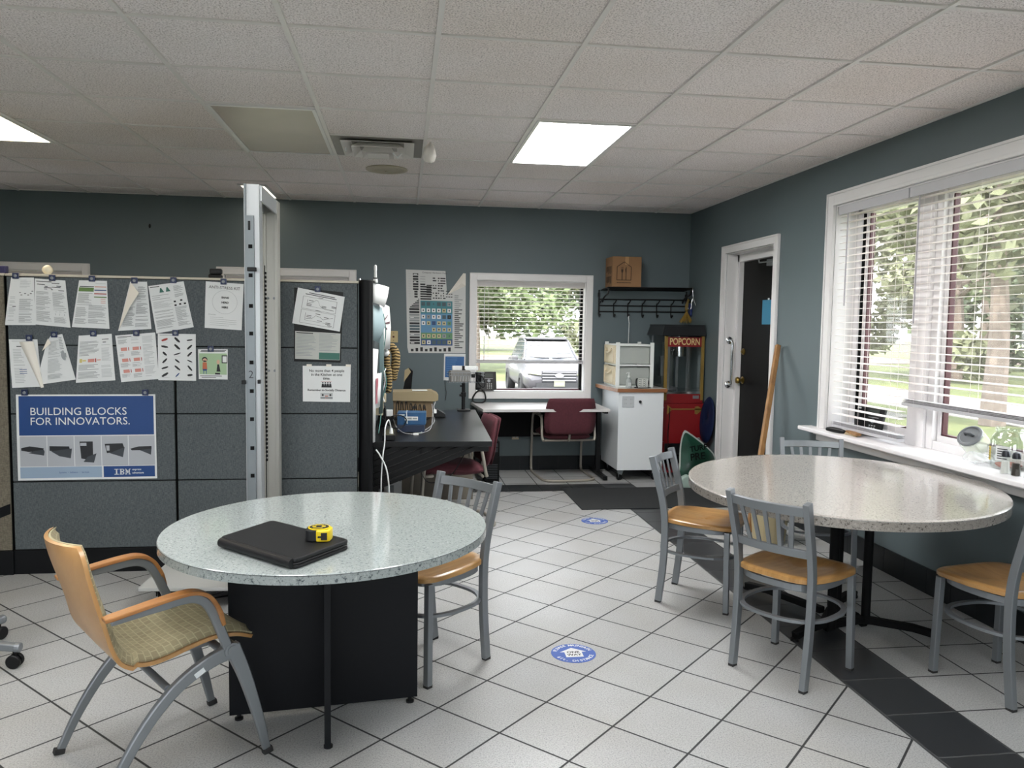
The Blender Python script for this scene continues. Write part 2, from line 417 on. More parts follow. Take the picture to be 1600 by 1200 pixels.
M_lampb = mat('added_fill_lamp', '#ffffff', 0.5, emis='#fbf9f6', estr=LAMP_FILL)
M_lampn = mat('lamp_dim_warm', '#ffffff', 0.5, emis='#fff0d6', estr=1.6)
M_lampw = mat('lamp_warm', '#ffffff', 0.5, emis='#ffeccb', estr=LAMP_WARM)
M_lampoff = mat('unlit_diffuser', '#978a82', 0.35, var=0.06, vscale=4)
# ================================================================ the room
CZ = 2.67; YB = 7.933; XR = 2.96; XL = -5.6; YF = -2.4
def struct(o): return tag(o, kind='structure')
b = MB(); b.quad((XL, YF, 0), (XR+0.3, YF, 0), (XR+0.3, YB+0.05, 0), (XL, YB+0.05, 0)); struct(b.build('floor', M_floor))
b = MB(); b.bb(XL-.1, XR+.05, YF-.1, YB+.05, CZ, CZ+.06); ceil_o = struct(b.build('ceiling', M_ceil))
# suspended grid (tee bars), spacing 0.6096, part of the ceiling
G = 0.6096; GX, GY = 0.140, 3.328
b = MB(); k = -9
while GX + k*G < XR - .05:
    x = GX + k*G; k += 1
    if x > XL: b.bb(x-.011, x+.011, YF, YB, CZ-.010, CZ+.001)
k = -9
while GY + k*G < YB - .05:
    y = GY + k*G; k += 1
    if y > YF: b.bb(XL, XR, y-.011, y+.011, CZ-.007, CZ+.001)
b.bb(XR-.02, XR, YF, YB, CZ-.006, CZ+.001); b.bb(XL, XR, YB-.02, YB, CZ-.006, CZ+.001)
b.build('ceiling_grid', M_grid, ceil_o)
# walls with openings
W1 = (0.735, 1.862, 0.808, 1.935); W2 = (-1.70, -0.52, 0.808, 1.935); W3 = (-4.14, -2.98, 0.808, 1.935)
def wall_x(name, y0, y1, x0, x1, holes, z1=CZ):
    b = MB(); xs = x0
    for (a, c, e, f) in sorted(holes):
        b.bb(xs, a, y0, y1, 0, z1)
        if e > 0: b.bb(a, c, y0, y1, 0, e)
        b.bb(a, c, y0, y1, f, z1); xs = c
    b.bb(xs, x1, y0, y1, 0, z1); return struct(b.build(name, M_wall))
wall_x('wall_back', YB, YB+.20, XL-.2, XR+.26, [W1, W2, W3])
WR = (2.62, 5.14, 0.79, 2.34); DR = (6.02, 6.97, 0.0, 2.17)
b = MB(); ys = YF-.2
for (a, c, e, f) in ((WR[0], WR[1], .755, WR[3]), DR):
    b.bb(XR, XR+.26, ys, a, 0, CZ)
    if e: b.bb(XR, XR+.26, a, c, 0, e)
    b.bb(XR, XR+.26, a, c, f, CZ); ys = c
b.bb(XR, XR+.26, ys, YB, 0, CZ); struct(b.build('wall_right', M_wall))
b = MB(); b.bb(XL-.2, XL, YF-.2, YB, 0, CZ); struct(b.build('wall_left', M_wall))
wall_x('wall_front', YF-.2, YF, XL, XR, [(-3.6, -1.9, .9, 2.2), (-0.6, 1.6, .9, 2.2)])
# glazed openings of the wall behind the photographer
for k, (a, c) in enumerate(((-3.6, -1.9), (-.6, 1.6))):
    b = MB()
    for x in (a, (a+c)/2, c): b.bb(x-.03, x+.03, YF-.12, YF-.06, .9, 2.2)
    b.bb(a, c, YF-.12, YF-.06, .9, .96); b.bb(a, c, YF-.12, YF-.06, 2.14, 2.2)
    w = struct(b.build('window_%d' % (5+k), M_white)); b = MB(); b.quad((a+.03, YF-.10, .96), (c-.03, YF-.10, .96), (c-.03, YF-.10, 2.14), (a+.03, YF-.10, 2.14)); b.build('window_pane', M_glass, w)
# baseboards of black cove tile
b = MB(); x = -5.6
while x < XR-.01:
    x1 = min(x+.2, XR); b.bb(x+.0012, x1-.0012, YB-.011, YB, .001, .147); x = x1
b.bb(XL, XR, YB-.008, YB, .001, .146); struct(b.build('baseboard_back', M_base))
b = MB(); y = YF
while y < YB-.02:
    y1 = min(y+.2, YB-.012)
    if not (5.93 < y1 and y < 7.06): b.bb(XR-.011, XR, y+.0012, y1-.0012, .001, .147); b.bb(XR-.008, XR, y, y1, .001, .146)
    y = y1
struct(b.build('baseboard_right', M_base))
b = MB(); b.bb(-2.4, -2.36, YB-.012, YB, 2.352, 2.392)
# ---- casings
def casing_x(b, o, yw, w=.07, t=.018):   # around an opening in the back wall (room side y < yw)
    a, c, e, f = o
    b.bb(a-w, a, yw-t, yw, e-w, f+w); b.bb(c, c+w, yw-t, yw, e-w, f+w)
    b.bb(a, c, yw-t, yw, f, f+w); b.bb(a, c, yw-t, yw, e-w, e)
    q = .012
    b.bb(a-w, a-w+q, yw-t-.006, yw-t, e-w, f+w); b.bb(c+w-q, c+w, yw-t-.006, yw-t, e-w, f+w)
    b.bb(a-w, c+w, yw-t-.006, yw-t, f+w-q, f+w); b.bb(a-w, c+w, yw-t-.006, yw-t, e-w, e-w+q)
    # returns
    b.bb(a, a+.008, yw, yw+.17, e, f); b.bb(c-.008, c, yw, yw+.17, e, f); b.bb(a, c, yw, yw+.17, f-.008, f); b.bb(a, c, yw, yw+.17, e, e+.01)
def back_window(n, o):
    a, c, e, f = o
    b = MB(); casing_x(b, o, YB); w = struct(b.build('window_%d' % n, M_trim, bevel=.003))
    b = MB(); y0, y1 = YB+.09, YB+.14
    b.bb(a+.008, a+.014, y0, y1, e+.01, f-.008); b.bb(c-.034, c-.008, y0, y1, e+.01, f-.008, 1)
    b.bb(a+.008, c-.008, y0, y1, f-.03, f-.008); b.bb(a+.01, c-.01, y0, y1, e+.01, e+.024, 2)
    b.build('window_frame', [M_white, M_blkm, M_red], w)
    b = MB(); b.quad((a+.01, y0+.02, e+.02), (c-.02, y0+.02, e+.02), (c-.02, y0+.02, f-.02), (a+.01, y0+.02, f-.02)); b.build('window_pane', M_glass, w)
    return w
back_window(1, W1); back_window(2, W2); back_window(3, W3)
def slats_x(b, x0, x1, y, z0, z1, pitch, w=.050, tilt=0.06, rnd=.0):
    z = z1
    while z > z0:
        R = Matrix.Rotation(-tilt + random.uniform(-rnd, rnd), 3, 'X'); b.box(((x0+x1)/2, y, z), (x1-x0, w, .0028), R); z -= pitch
def slats_y(b, y0, y1, x, z0, z1, pitch, w=.050, tilt=0.1, rnd=0.0):
    z = z1
    while z > z0:
        R = Matrix.Rotation(tilt + random.uniform(-rnd, rnd), 3, 'Y'); b.box((x, (y0+y1)/2, z), (w, y1-y0, .0028), R); z -= pitch
# blind of the window over the desk
def back_blind(o, zb, label):
    a, c, e, f = o
    r = thing('window_blind', label, 'blind', ((a+c)/2, YB+.045, zb))
    b = MB(); b.bb(a+.012, c-.012, YB+.012, YB+.02, f-.065, f-.010); b.bb(a+.014, c-.014, YB+.02, YB+.068, f-.055, f-.012); b.build('headrail', M_slat, r, bevel=.002)
    b = MB(); slats_x(b, a+.014, c-.016, YB+.045, zb+.05, f-.085, .0405); b.build('slats', M_slat, r)
    b = MB(); b.bb(a+.014, c-.016, YB+.02, YB+.07, zb, zb+.018)
    for k in range(3): b.bb(a+.014, c-.016, YB+.02, YB+.07, zb+.021+k*.006, zb+.024+k*.006)
    b.build('bottom_rail', M_slat2, r, bevel=.002)
    for x in (a+.085, a+.13, c-.16):
        for dy in (-.024, .024): b = MB(); b.cyl((x, YB+.045+dy, zb), (x, YB+.045+dy, f-.05), .0009, n=5); b.build('ladder_cord', M_slat2, r)
    b = MB(); b.cyl((a+.085, YB+.012, zb+.03), (a+.085, YB+.012, f-.06), .003, n=6); b.build('wand', M_slat2, r)
back_blind(W1, 1.098, 'white slatted blind half lowered in the window above the white desk')
back_blind(W2, 0.84, 'fully lowered white blind in the window behind the partition with the aluminium mast')
back_blind(W3, 0.84, 'fully lowered white blind in the window behind the upper left end of the partition')
# ---- big window of the right wall
a, c, e, f = WR; w = .088; b = MB()
for (y0, y1, z0, z1) in ((c, c+w, e, f+w), (a-w, a, e, f+w), (a, c, f, f+w)): b.bb(XR-.02, XR, y0, y1, z0, z1)
b.bb(XR-.028, XR-.02, c+w-.016, c+w, e, f+w); b.bb(XR-.028, XR-.02, a-w, c+w, f+w-.016, f+w)
b.bb(XR-.024, XR-.02, c, c+.02, e, f+.02); b.bb(XR-.024, XR-.02, a, c, f, f+.02)
b.bb(XR, XR+.2, c-.01, c, e, f); b.bb(XR, XR+.2, a, a+.01, e, f); b.bb(XR, XR+.2, a, c, f-.01, f)
w4 = struct(b.build('window_4', M_trim, bevel=.003))
b = MB(); b.bb(XR-.105, XR+.22, a-.14, c+.215, .762, .790); b.build('window_sill', M_white, w4, bevel=.006)
b = MB(); b.bb(XR-.03, XR, a-.09, c+.09, .700, .762); b.bb(XR-.05, XR, a-.1, c+.1, .742, .762); b.build('sill_apron', M_trim, w4, bevel=.006)
b = MB(); x0, x1 = XR+.16, XR+.215
def jb(y0, y1, z0, z1, m=0, dx=0): b.bb(x0-dx, x1, y0, y1, z0, z1, m)
zb, zt = .79, f-.01
jb(c-.055, c-.01, zb, zt); jb(a+.01, c-.01, zb, zb+.05, 0, .01); jb(a+.01, c-.01, zt-.05, zt)
panes = ((4.475, 5.025), (3.24, 4.205), (2.68, 3.0))
for k, (p0, p1) in enumerate(panes):
    for (y0, y1) in ((p1-.005, p1+.022), (p0-.022, p0+.005)): jb(y0, y1, zb+.05, zt-.05, 0, -.012)
    jb(p1-.016, p1-.005, zb+.05, zt-.05, 1, -.02); jb(p0+.005, p0+.010, zb+.05, zt-.05, 1, -.02)
    jb(p0, p1, zb+.05, zb+.085, 0, -.012)
    jb(p0, p1, zb+.085, zb+.094, 1, -.02)
jb(5.047, 5.06, zb+.05, zt-.05, 2, .004)
jb(4.29, 4.445, zb, zt, 0, .035); jb(4.232, 4.288, zb+.001, zt-.002, 0, .016); jb(4.445, 4.46, zb, zt)
jb(3.0, 3.215, zb, zt, 0, .035)
b.build('window_frame', [M_white, M_red, M_blkm], w4, bevel=.0015)
b = MB()
for p0, p1 in panes: b.quad((x0+.036, p0, zb+.05), (x0+.036, p1, zb+.05), (x0+.036, p1, zt-.04), (x0+.036, p0, zt-.04))
b.build('window_pane', M_glass, w4)
for p0, p1 in panes: b = MB(); b.quad((x0+.046, p0, zb+.05), (x0+.046, p1, zb+.05), (x0+.046, p1, zt-.04), (x0+.046, p0, zt-.04)); b.build('glare_screen', M_screen, w4)  # one sheet per pane, whitening the view behind it like glare
def side_blind(y0, y1, zb, label, wand_y, wand_z, seg=()):
    r = thing('window_blind', label, 'blind', (XR+.04, (y0+y1)/2, zb))
    b = MB(); b.bb(XR+.005, XR+.014, y0, y1, 2.272, 2.333); b.bb(XR+.014, XR+.062, y0+.01, y1-.01, 2.285, 2.328); b.build('valance', M_slat2, r, bevel=.002)
    b = MB(); slats_y(b, y0+.008, y1-.008, XR+.04, zb+.055, 2.262, .0452, tilt=-.05, rnd=.015); b.build('slats', M_slat, r)
    b = MB(); b.bb(XR+.015, XR+.066, y0+.006, y1-.006, zb, zb+.02)
    for k in range(3): b.bb(XR+.015, XR+.066, y0+.008, y1-.008, zb+.024+k*.007, zb+.027+k*.007)
    b.build('bottom_rail', M_slat2, r, bevel=.002)
    L = y1-y0
    for y in [y1-.12, y1-.12-L*.27] + ([y0+.1] if L < 1 else [y0+.5, y0+.1]):
        for dx in (-.024, .024): b = MB(); b.cyl((XR+.04+dx, y, zb), (XR+.04+dx, y, 2.28), .0011, n=5); b.build('ladder_cord', M_slat, r)
    b = MB(); b.cyl((XR-.004, wand_y, 2.27), (XR-.004, wand_y, wand_z), .0045, n=8); b.build('wand', mat('wand_grey', '#9d9aa0', .4) if not bpy.data.materials.get('wand_grey') else bpy.data.materials['wand_grey'], r)
    return r
side_blind(4.362, 5.115, .812, 'narrow white slatted blind lowered to the sill at the far end of the large window', 4.985, 1.65)
side_blind(2.66, 4.352, 1.04, 'wide white slatted blind stopping above the sill over the glass jars', 4.245, 1.53)
# ---- door of the right wall
y0, y1, zt = 6.02, 6.97, 2.17; b = MB(); w = .082
b.bb(XR-.02, XR, y1, y1+w, 0, zt+.07); b.bb(XR-.02, XR, y0-w, y0, 0, zt+.07); b.bb(XR-.02, XR, y0, y1, zt, zt+.07)
b.bb(XR-.026, XR-.02, y1+w-.016, y1+w, 0, zt+.07); b.bb(XR-.026, XR-.02, y0-w, y0-w+.016, 0, zt+.07); b.bb(XR-.026, XR-.02, y0-w, y1+w, zt+.054, zt+.07)
b.bb(XR, XR+.13, y1-.008, y1, 0, zt); b.bb(XR, XR+.13, y0, y0+.008, 0, zt); b.bb(XR, XR+.13, y0, y1, zt-.008, zt)
b.bb(XR+.10, XR+.19, y1-.045, y1, 0, zt); b.bb(XR+.10, XR+.19, y0, y0+.045, 0, zt); b.bb(XR+.10, XR+.19, y0, y1, zt-.075, zt)
struct(b.build('trim_1', M_trim, bevel=.003))
b = MB(); b.bb(XR+.145, XR+.185, y0+.047, y1-.047, .01, zt-.077); d1 = struct(b.build('door_1', M_door, bevel=.002))
for zz, nm in ((1.275, 'deadbolt'), (1.012, 'door_knob')):
    b = MB(); yk = 6.865; xk = XR+.145
    if nm == 'deadbolt': b.lathe([(.030, 0), (.030, .008), (.022, .014), (.013, .016), (.012, .024), (0, .025)], (xk, yk, zz), 20, axis=(-1, 0, 0))
    else: b.lathe([(.034, 0), (.034, .006), (.014, .012), (.012, .028), (.026, .036), (.031, .052), (.024, .066), (0, .070)], (xk, yk, zz), 24, axis=(-1, 0, 0))
    b.build(nm, M_brass, d1, smooth=True)
b = MB(); xk = XR+.145
for z in (0.35, 1.1, 1.9): b.cyl((xk, y0+.049, z-.05), (xk, y0+.049, z+.05), .008, n=8)
b.bb(xk-.045, xk, 6.16, 6.38, 2.02, 2.075); b.tube([(xk-.04, 6.2, 2.05), (xk-.09, 6.42, 2.05), (xk-.03, 6.56, 2.085)], .007, n=6); b.build('door_closer', M_steelp, d1, bevel=.002)
o = MB(); o.bb(XR+.140, XR+.1415, 6.30, 6.51, 1.525, 1.735)
bp = tag(o.build('door_notice', mat('pale_blue_paper', '#3d86a8', .7)), 'pale blue paper sheet taped to the black door', 'paper')
o = MB(); o.bb(XR+.144, XR+.1449, 6.39, 6.42, 1.73, 1.75); o.build('tape', M_paper, bp)
b = MB(); ya = y1-.008; xg = XR+.045
b.tube(bez([(xg, ya, 1.375), (xg, ya-.03, 1.372), (xg+.006, ya-.05, 1.35), (xg+.006, ya-.05, 1.17), (xg+.006, ya-.05, .99), (xg, ya-.03, .968), (xg, ya, .965)], 6), .011, n=12)
for z in (1.375, .965): b.lathe([(.034, 0), (.034, .006), (.026, .012), (.012, .014)], (xg, ya, z), 24, axis=(0, -1, 0))
tag(b.build('grab_handle', M_chrome, smooth=True), 'chrome grab bar screwed to the white jamb of the black door', 'handle')
# leaning stick
b = MB(); p = Vector((2.50, 5.33, 0.012)); q = Vector((2.925, 5.845, 1.36)); b.tube([p, q], 1, sect=(.036, .036), up=(0, 1, 0))
tag(b.build('wooden_stick', M_stick, bevel=.004), 'long raw wooden stick leaning on the wall beside the black door', 'stick')
# small wall fittings
b = MB(); b.bb(-.131, -.045, YB-.006, YB, 1.298, 1.412); pl = tag(b.build('phone_socket_plate', mat('ivory_plastic', '#b9a87c', .5), bevel=.002), 'ivory socket plate with one jack on the wall left of the chart', 'socket')
b = MB(); b.bb(-.097, -.079, YB-.0072, YB-.0058, 1.345, 1.363); b.cyl((-.088, YB-.008, 1.392), (-.088, YB-.006, 1.392), .004, n=8); b.cyl((-.088, YB-.008, 1.318), (-.088, YB-.006, 1.318), .004, n=8); b.build('jack', mat('rust_brown', '#5a2a1c', .5), pl)
b = MB(); b.bb(1.117, 1.187, YB-.008, YB-.0005, .318, .385); pl = tag(b.build('wall_outlet', mat('cream_plastic', '#c2b699', .5), bevel=.002), 'small cream outlet low on the wall under the white desk', 'outlet')
b = MB(); b.bb(1.128, 1.145, YB-.022, YB-.008, .335, .365); b.bb(1.160, 1.177, YB-.022, YB-.008, .335, .365); b.build('plug', M_paper, pl, bevel=.002)
b = MB(); b.sphere((-2.371, YB-.004, 2.372), .013, 10, 6, (.8, .5, 1.6)); tag(b.build('wall_hook', M_blk, smooth=True), 'tiny black hook on the bare blue wall above the partition', 'hook')
# ================================================================ ceiling fittings
def troffer(x, y, lit, label, G=G, L=2*G):
    r = thing('ceiling_light', label, 'ceiling light', (x+G/2, y+L/2, CZ-.012), 0, None)
    b = MB()
    for (q0, q1, p0, p1) in ((x+.012, x+.034, y+.012, y+L-.012), (x+G-.034, x+G-.012, y+.012, y+L-.012), (x+.034, x+G-.034, y+.012, y+.034), (x+.034, x+G-.034, y+L-.034, y+L-.012)):
        b.bb(q0, q1, p0, p1, CZ-.014, CZ-.001)
    b.build('frame', M_trim, r, bevel=.002)
    b = MB(); b.bb(x+.034, x+G-.034, y+.034, y+L-.034, CZ-.009, CZ-.002); b.build('diffuser', lit or M_lampoff, r)
    return r
R_ = lambda i: GX + i*G
Q_ = lambda j: GY + j*G
troffer(R_(1), Q_(2), M_lampc, 'brightly lit white ceiling light panel above the right side of the room')
troffer(R_(-2), Q_(2), None, 'unlit grey ceiling light panel left of the air vent')
troffer(R_(-5), Q_(2), M_lampw, 'warm lit ceiling light panel cut by the left edge of the picture')
troffer(-1.43, 7.14, M_lampn, 'warm lit ceiling light panel half hidden behind the aluminium mast', .27, .74)
for k, (i, j) in enumerate(((-5, -3), (-2, -3), (1, -3), (3, -7), (-2, -8), (-6, -7))):  # out-of-view panels added as fill light for the foreground
    troffer(R_(i), Q_(j), M_lampb, ['added dim fill light panel behind the photographer on the left', 'added fill light panel overhead just behind the photographer', 'added fill light panel behind the photographer on the window side', 'added fill light panel at the rear by the right wall', 'added fill light panel at the rear middle of the room', 'added fill light panel at the rear left of the room'][k])
# stepped air diffuser in one tile
x, y = R_(-1), Q_(3); r = thing('air_vent', 'square stepped metal air vent in the ceiling beside the unlit light panel', 'vent', (x+G/2, y+G/2, CZ-.05))
b = MB(); b.bb(x+.012, x+G-.012, y+.012, y+G-.012, CZ-.004, CZ-.001)
b.build('face_frame', mat('vent_grey_metal', '#8a8783', .5, .1), r)  # grey metal plate behind the cones
for k, (s_, dz, t_) in enumerate(((.20, .022, 'outer_cone'), (.145, .042, 'middle_cone'), (.09, .060, 'inner_cone'))):
    b = MB(); cx, cy = x+G/2, y+G/2; i0 = s_*1.18; z0 = CZ-.004; z1 = CZ-dz
    vs = [(cx+sx*q, cy+sy*q, zz) for q, zz in ((i0*.72, z0), (i0, z1)) for sx, sy in ((-1,-1),(1,-1),(1,1),(-1,1))]
    b.add(vs, [(i, (i+1) % 4, 4+(i+1) % 4, 4+i) for i in range(4)])
    if k == 2: b.bb(cx-.07, cx+.07, cy-.07, cy+.07, CZ-.064, CZ-.058)
    b.build(t_, M_grid, r, solid=.003)
b = MB(); b.tube([(x+.40, y+.2, CZ-.06), (x+.43, y+.22, CZ-.085), (x+.46, y+.21, CZ-.06)], .006, n=6); b.tube([(x+.1, y+.15, CZ-.05), (x+.1, y+.15, CZ-.075)], .005, n=6); b.build('tag_string', M_paper, r)
b = MB(); nn = 14
prof = [(.004, 0), (.030, -.035), (.042, -.085), (.034, -.12), (.010, -.135)]
b.lathe(prof, (R_(0)+.03, Q_(3)+.05, CZ-.012), nn)
for i, v in enumerate(b.v): v += Vector((noise.noise(v*40)*.012, noise.noise(v*40+Vector((9,0,0)))*.012, 0))
tag(b.build('plastic_bag_scrap', haze_mat('thin_plastic', '#d9d6cf', .55), smooth='all'), 'crumpled clear plastic scrap hanging from the ceiling grid beside the air vent', 'plastic')
b = MB(); cx, cy = -.125, 6.225
b.lathe([(.158, -.001), (.16, -.008), (.150, -.014), (.10, -.017), (.095, -.014), (.05, -.018), (.016, -.018), (.012, -.024), (0, -.025)], (cx, cy, CZ), 40)
r = tag(b.build('ceiling_speaker', mat('ivory_metal', '#b0a894', .45), smooth=True), 'round ivory speaker cover in the ceiling near the air vent', 'speaker')
# ================================================================ outside the windows
GZ = -0.62
def lawn_mat():
    m = bpy.data.materials.new('lawn_grass'); m.use_nodes = True; t = NT(m); b = t.n['Principled BSDF']
    p = t.pos(); n1 = t.noise(p, .35, 3); n2 = t.noise(p, 9, 4)
    c = t.ramp(t.math('ADD', t.math('MULTIPLY', n1, .6), t.math('MULTIPLY', n2, .4)), [(.38, lin('#4a5230')), (.55, lin('#586038')), (.65, lin('#6c6e44'))])
    t.l.new(c, b.inputs['Base Color']); b.inputs['Roughness'].default_value = .95; return m
b = MB(); b.quad((-70, -40, GZ), (110, -40, GZ), (110, 150, GZ), (-70, 150, GZ)); o = struct(b.build('lawn', lawn_mat()))
M_road = mat('sunlit_pavement', '#6f615a', .9, var=.06, vscale=3)
b = MB(); b.bb(-60, 100, 46, 54, GZ-.05, GZ+.03); struct(b.build('road', M_road))
b = MB(); b.bb(13.6, 17.4, -30, 46, GZ-.05, GZ+.03); struct(b.build('driveway', mat('pale_concrete', '#a09b93', .9, var=.04, vscale=2)))
b = MB(); b.bb(2.3, 12.5, 17.5, 29, GZ-.05, GZ+.02); struct(b.build('parking_apron', mat('grey_asphalt', '#5e5d59', .95, var=.05)))
# unseen roof, its eaves added to hold the sun off the windows
b = MB(); b.bb(XR+.26, XR+.62, YF-.5, YB+.6, CZ+.02, CZ+.14); b.bb(XL-.5, XR+.62, YB+.2, YB+.6, CZ+.02, CZ+.14); b.bb(XL-.5, XR+.62, YF-.5, YB+.6, CZ+.14, CZ+.22); struct(b.build('roof', M_trim))
M_leaf = [mat('leaf_green', '#5f6c48', .7, var=.25, vscale=.6), mat('leaf_olive', '#6e7156', .7, var=.25, vscale=.6), mat('leaf_dark', '#56624a', .7, var=.25, vscale=.6)]
M_bark = mat('grey_bark', '#7d7068', .9, var=.2, vscale=4, bump=.5, bscale=20)
def tree(name, label, x, y, h, r, leaf, n, seed, base=.25, trunk=.2, size=.3, open_=.0):
    rnd = random.Random(seed); t = thing(name, label, 'tree', (x, y, GZ), 0, 'trees on the lawn')
    b = MB(); b.tube(bez([(x, y, GZ), (x+.05, y, GZ+h*.25), (x-.06, y+.05, GZ+h*.5), (x, y, GZ+h*.8)], 4), [trunk*(1.15-.9*k/12) for k in range(13)], n=9)
    for k in range(7):
        a = rnd.uniform(0, 6.28); z = GZ+h*rnd.uniform(.3, .7); L = r*rnd.uniform(.5, .85)
        b.tube([(x, y, z), (x+math.cos(a)*L*.5, y+math.sin(a)*L*.5, z+L*.25), (x+math.cos(a)*L, y+math.sin(a)*L, z+L*.35)], [trunk*.4, trunk*.25, trunk*.1], n=6)
    b.build('trunk', M_bark, t)
    b = MB(); blobs = []
    for k in range(26):
        a = rnd.uniform(0, 6.28); q = rnd.uniform(.1, 1)**.6; zz = rnd.uniform(base, 1.0)
        s = math.sin(min(1, (1.08-zz)*1.6)*PI/2)
        blobs.append((x+math.cos(a)*r*q*s, y+math.sin(a)*r*q*s, GZ+h*zz, r*rnd.uniform(.22, .42)))
    for k in range(n):
        bx, by, bz, br = rnd.choice(blobs); v = Vector((rnd.gauss(0, 1), rnd.gauss(0, 1), rnd.gauss(0, .8))).normalized()*br*rnd.uniform(.5, 1)
        c = Vector((bx, by, bz)) + v; u = Vector((rnd.gauss(0, 1), rnd.gauss(0, 1), rnd.gauss(0, .6))).normalized()*size*rnd.uniform(.5, 1)
        w = u.cross(Vector((rnd.gauss(0, 1), rnd.gauss(0, 1), rnd.gauss(0, 1)))).normalized()*size*rnd.uniform(.3, .6)
        b.add([c-u, c-w, c+u, c+w], [(0, 1, 2, 3)])
    b.build('foliage', leaf, t); return t
spots = [(3.2, 36, 9, 4.0, 0, .16, 'broad green tree right behind the parked car'), (10.8, 41, 10, 3.9, 1, .12, 'olive tree to the right behind the parked car'), (-3.6, 43, 9, 3.4, 0, .2, 'green tree left of the parked car, seen through the desk window'),
         (15, 64, 14, 6.0, 2, .02, 'tall dark tree beyond the road behind the car'), (2.5, 66, 13, 5.8, 1, .02, 'large olive tree beyond the road in the middle of the desk window'), (-9.5, 64, 13, 5.6, 0, .02, 'large tree beyond the road left of the desk window'),
         (13.2, 16.0, 9, 3.2, 1, .42, 'nearest tree with a pale trunk in the large right window'), (24, 31.5, 10, 4.2, 1, .05, 'olive tree across the driveway at the far end of the large window'), (28, 23, 11, 4.4, 0, .05, 'broad green tree across the driveway in the middle of the large window'),
         (33, 41, 12, 5.0, 2, .02, 'dark tree far behind the far end of the large window'), (38.5, 30, 12, 5.6, 1, .02, 'far olive tree behind the middle of the large window'), (27, 13.5, 10, 4.2, 1, .05, 'olive tree across the driveway at the right edge of the picture'), (44, 52, 14, 6.5, 0, .0, 'far green tree beyond the driveway on the left'), (22, 45.5, 11, 4.8, 0, .0, 'green tree at the corner of the driveway and the road'),
         (54, 38, 16, 7.5, 2, .0, 'very tall dark tree at the back behind the large window'), (48, 18, 15, 7.5, 1, .0, 'very tall olive tree at the back right of the large window')]
for k, (x, y, h, r, li, base, lab) in enumerate(spots):
    tree('broadleaf_tree', lab, x, y, h, r, M_leaf[li], 7000 if k < 3 or 6 < k < 12 else 4500, 100+k, base, .3 if k != 6 else .24, .22 if k < 3 else (.24 if k == 6 else (.30 if 6 < k < 12 else .5)))
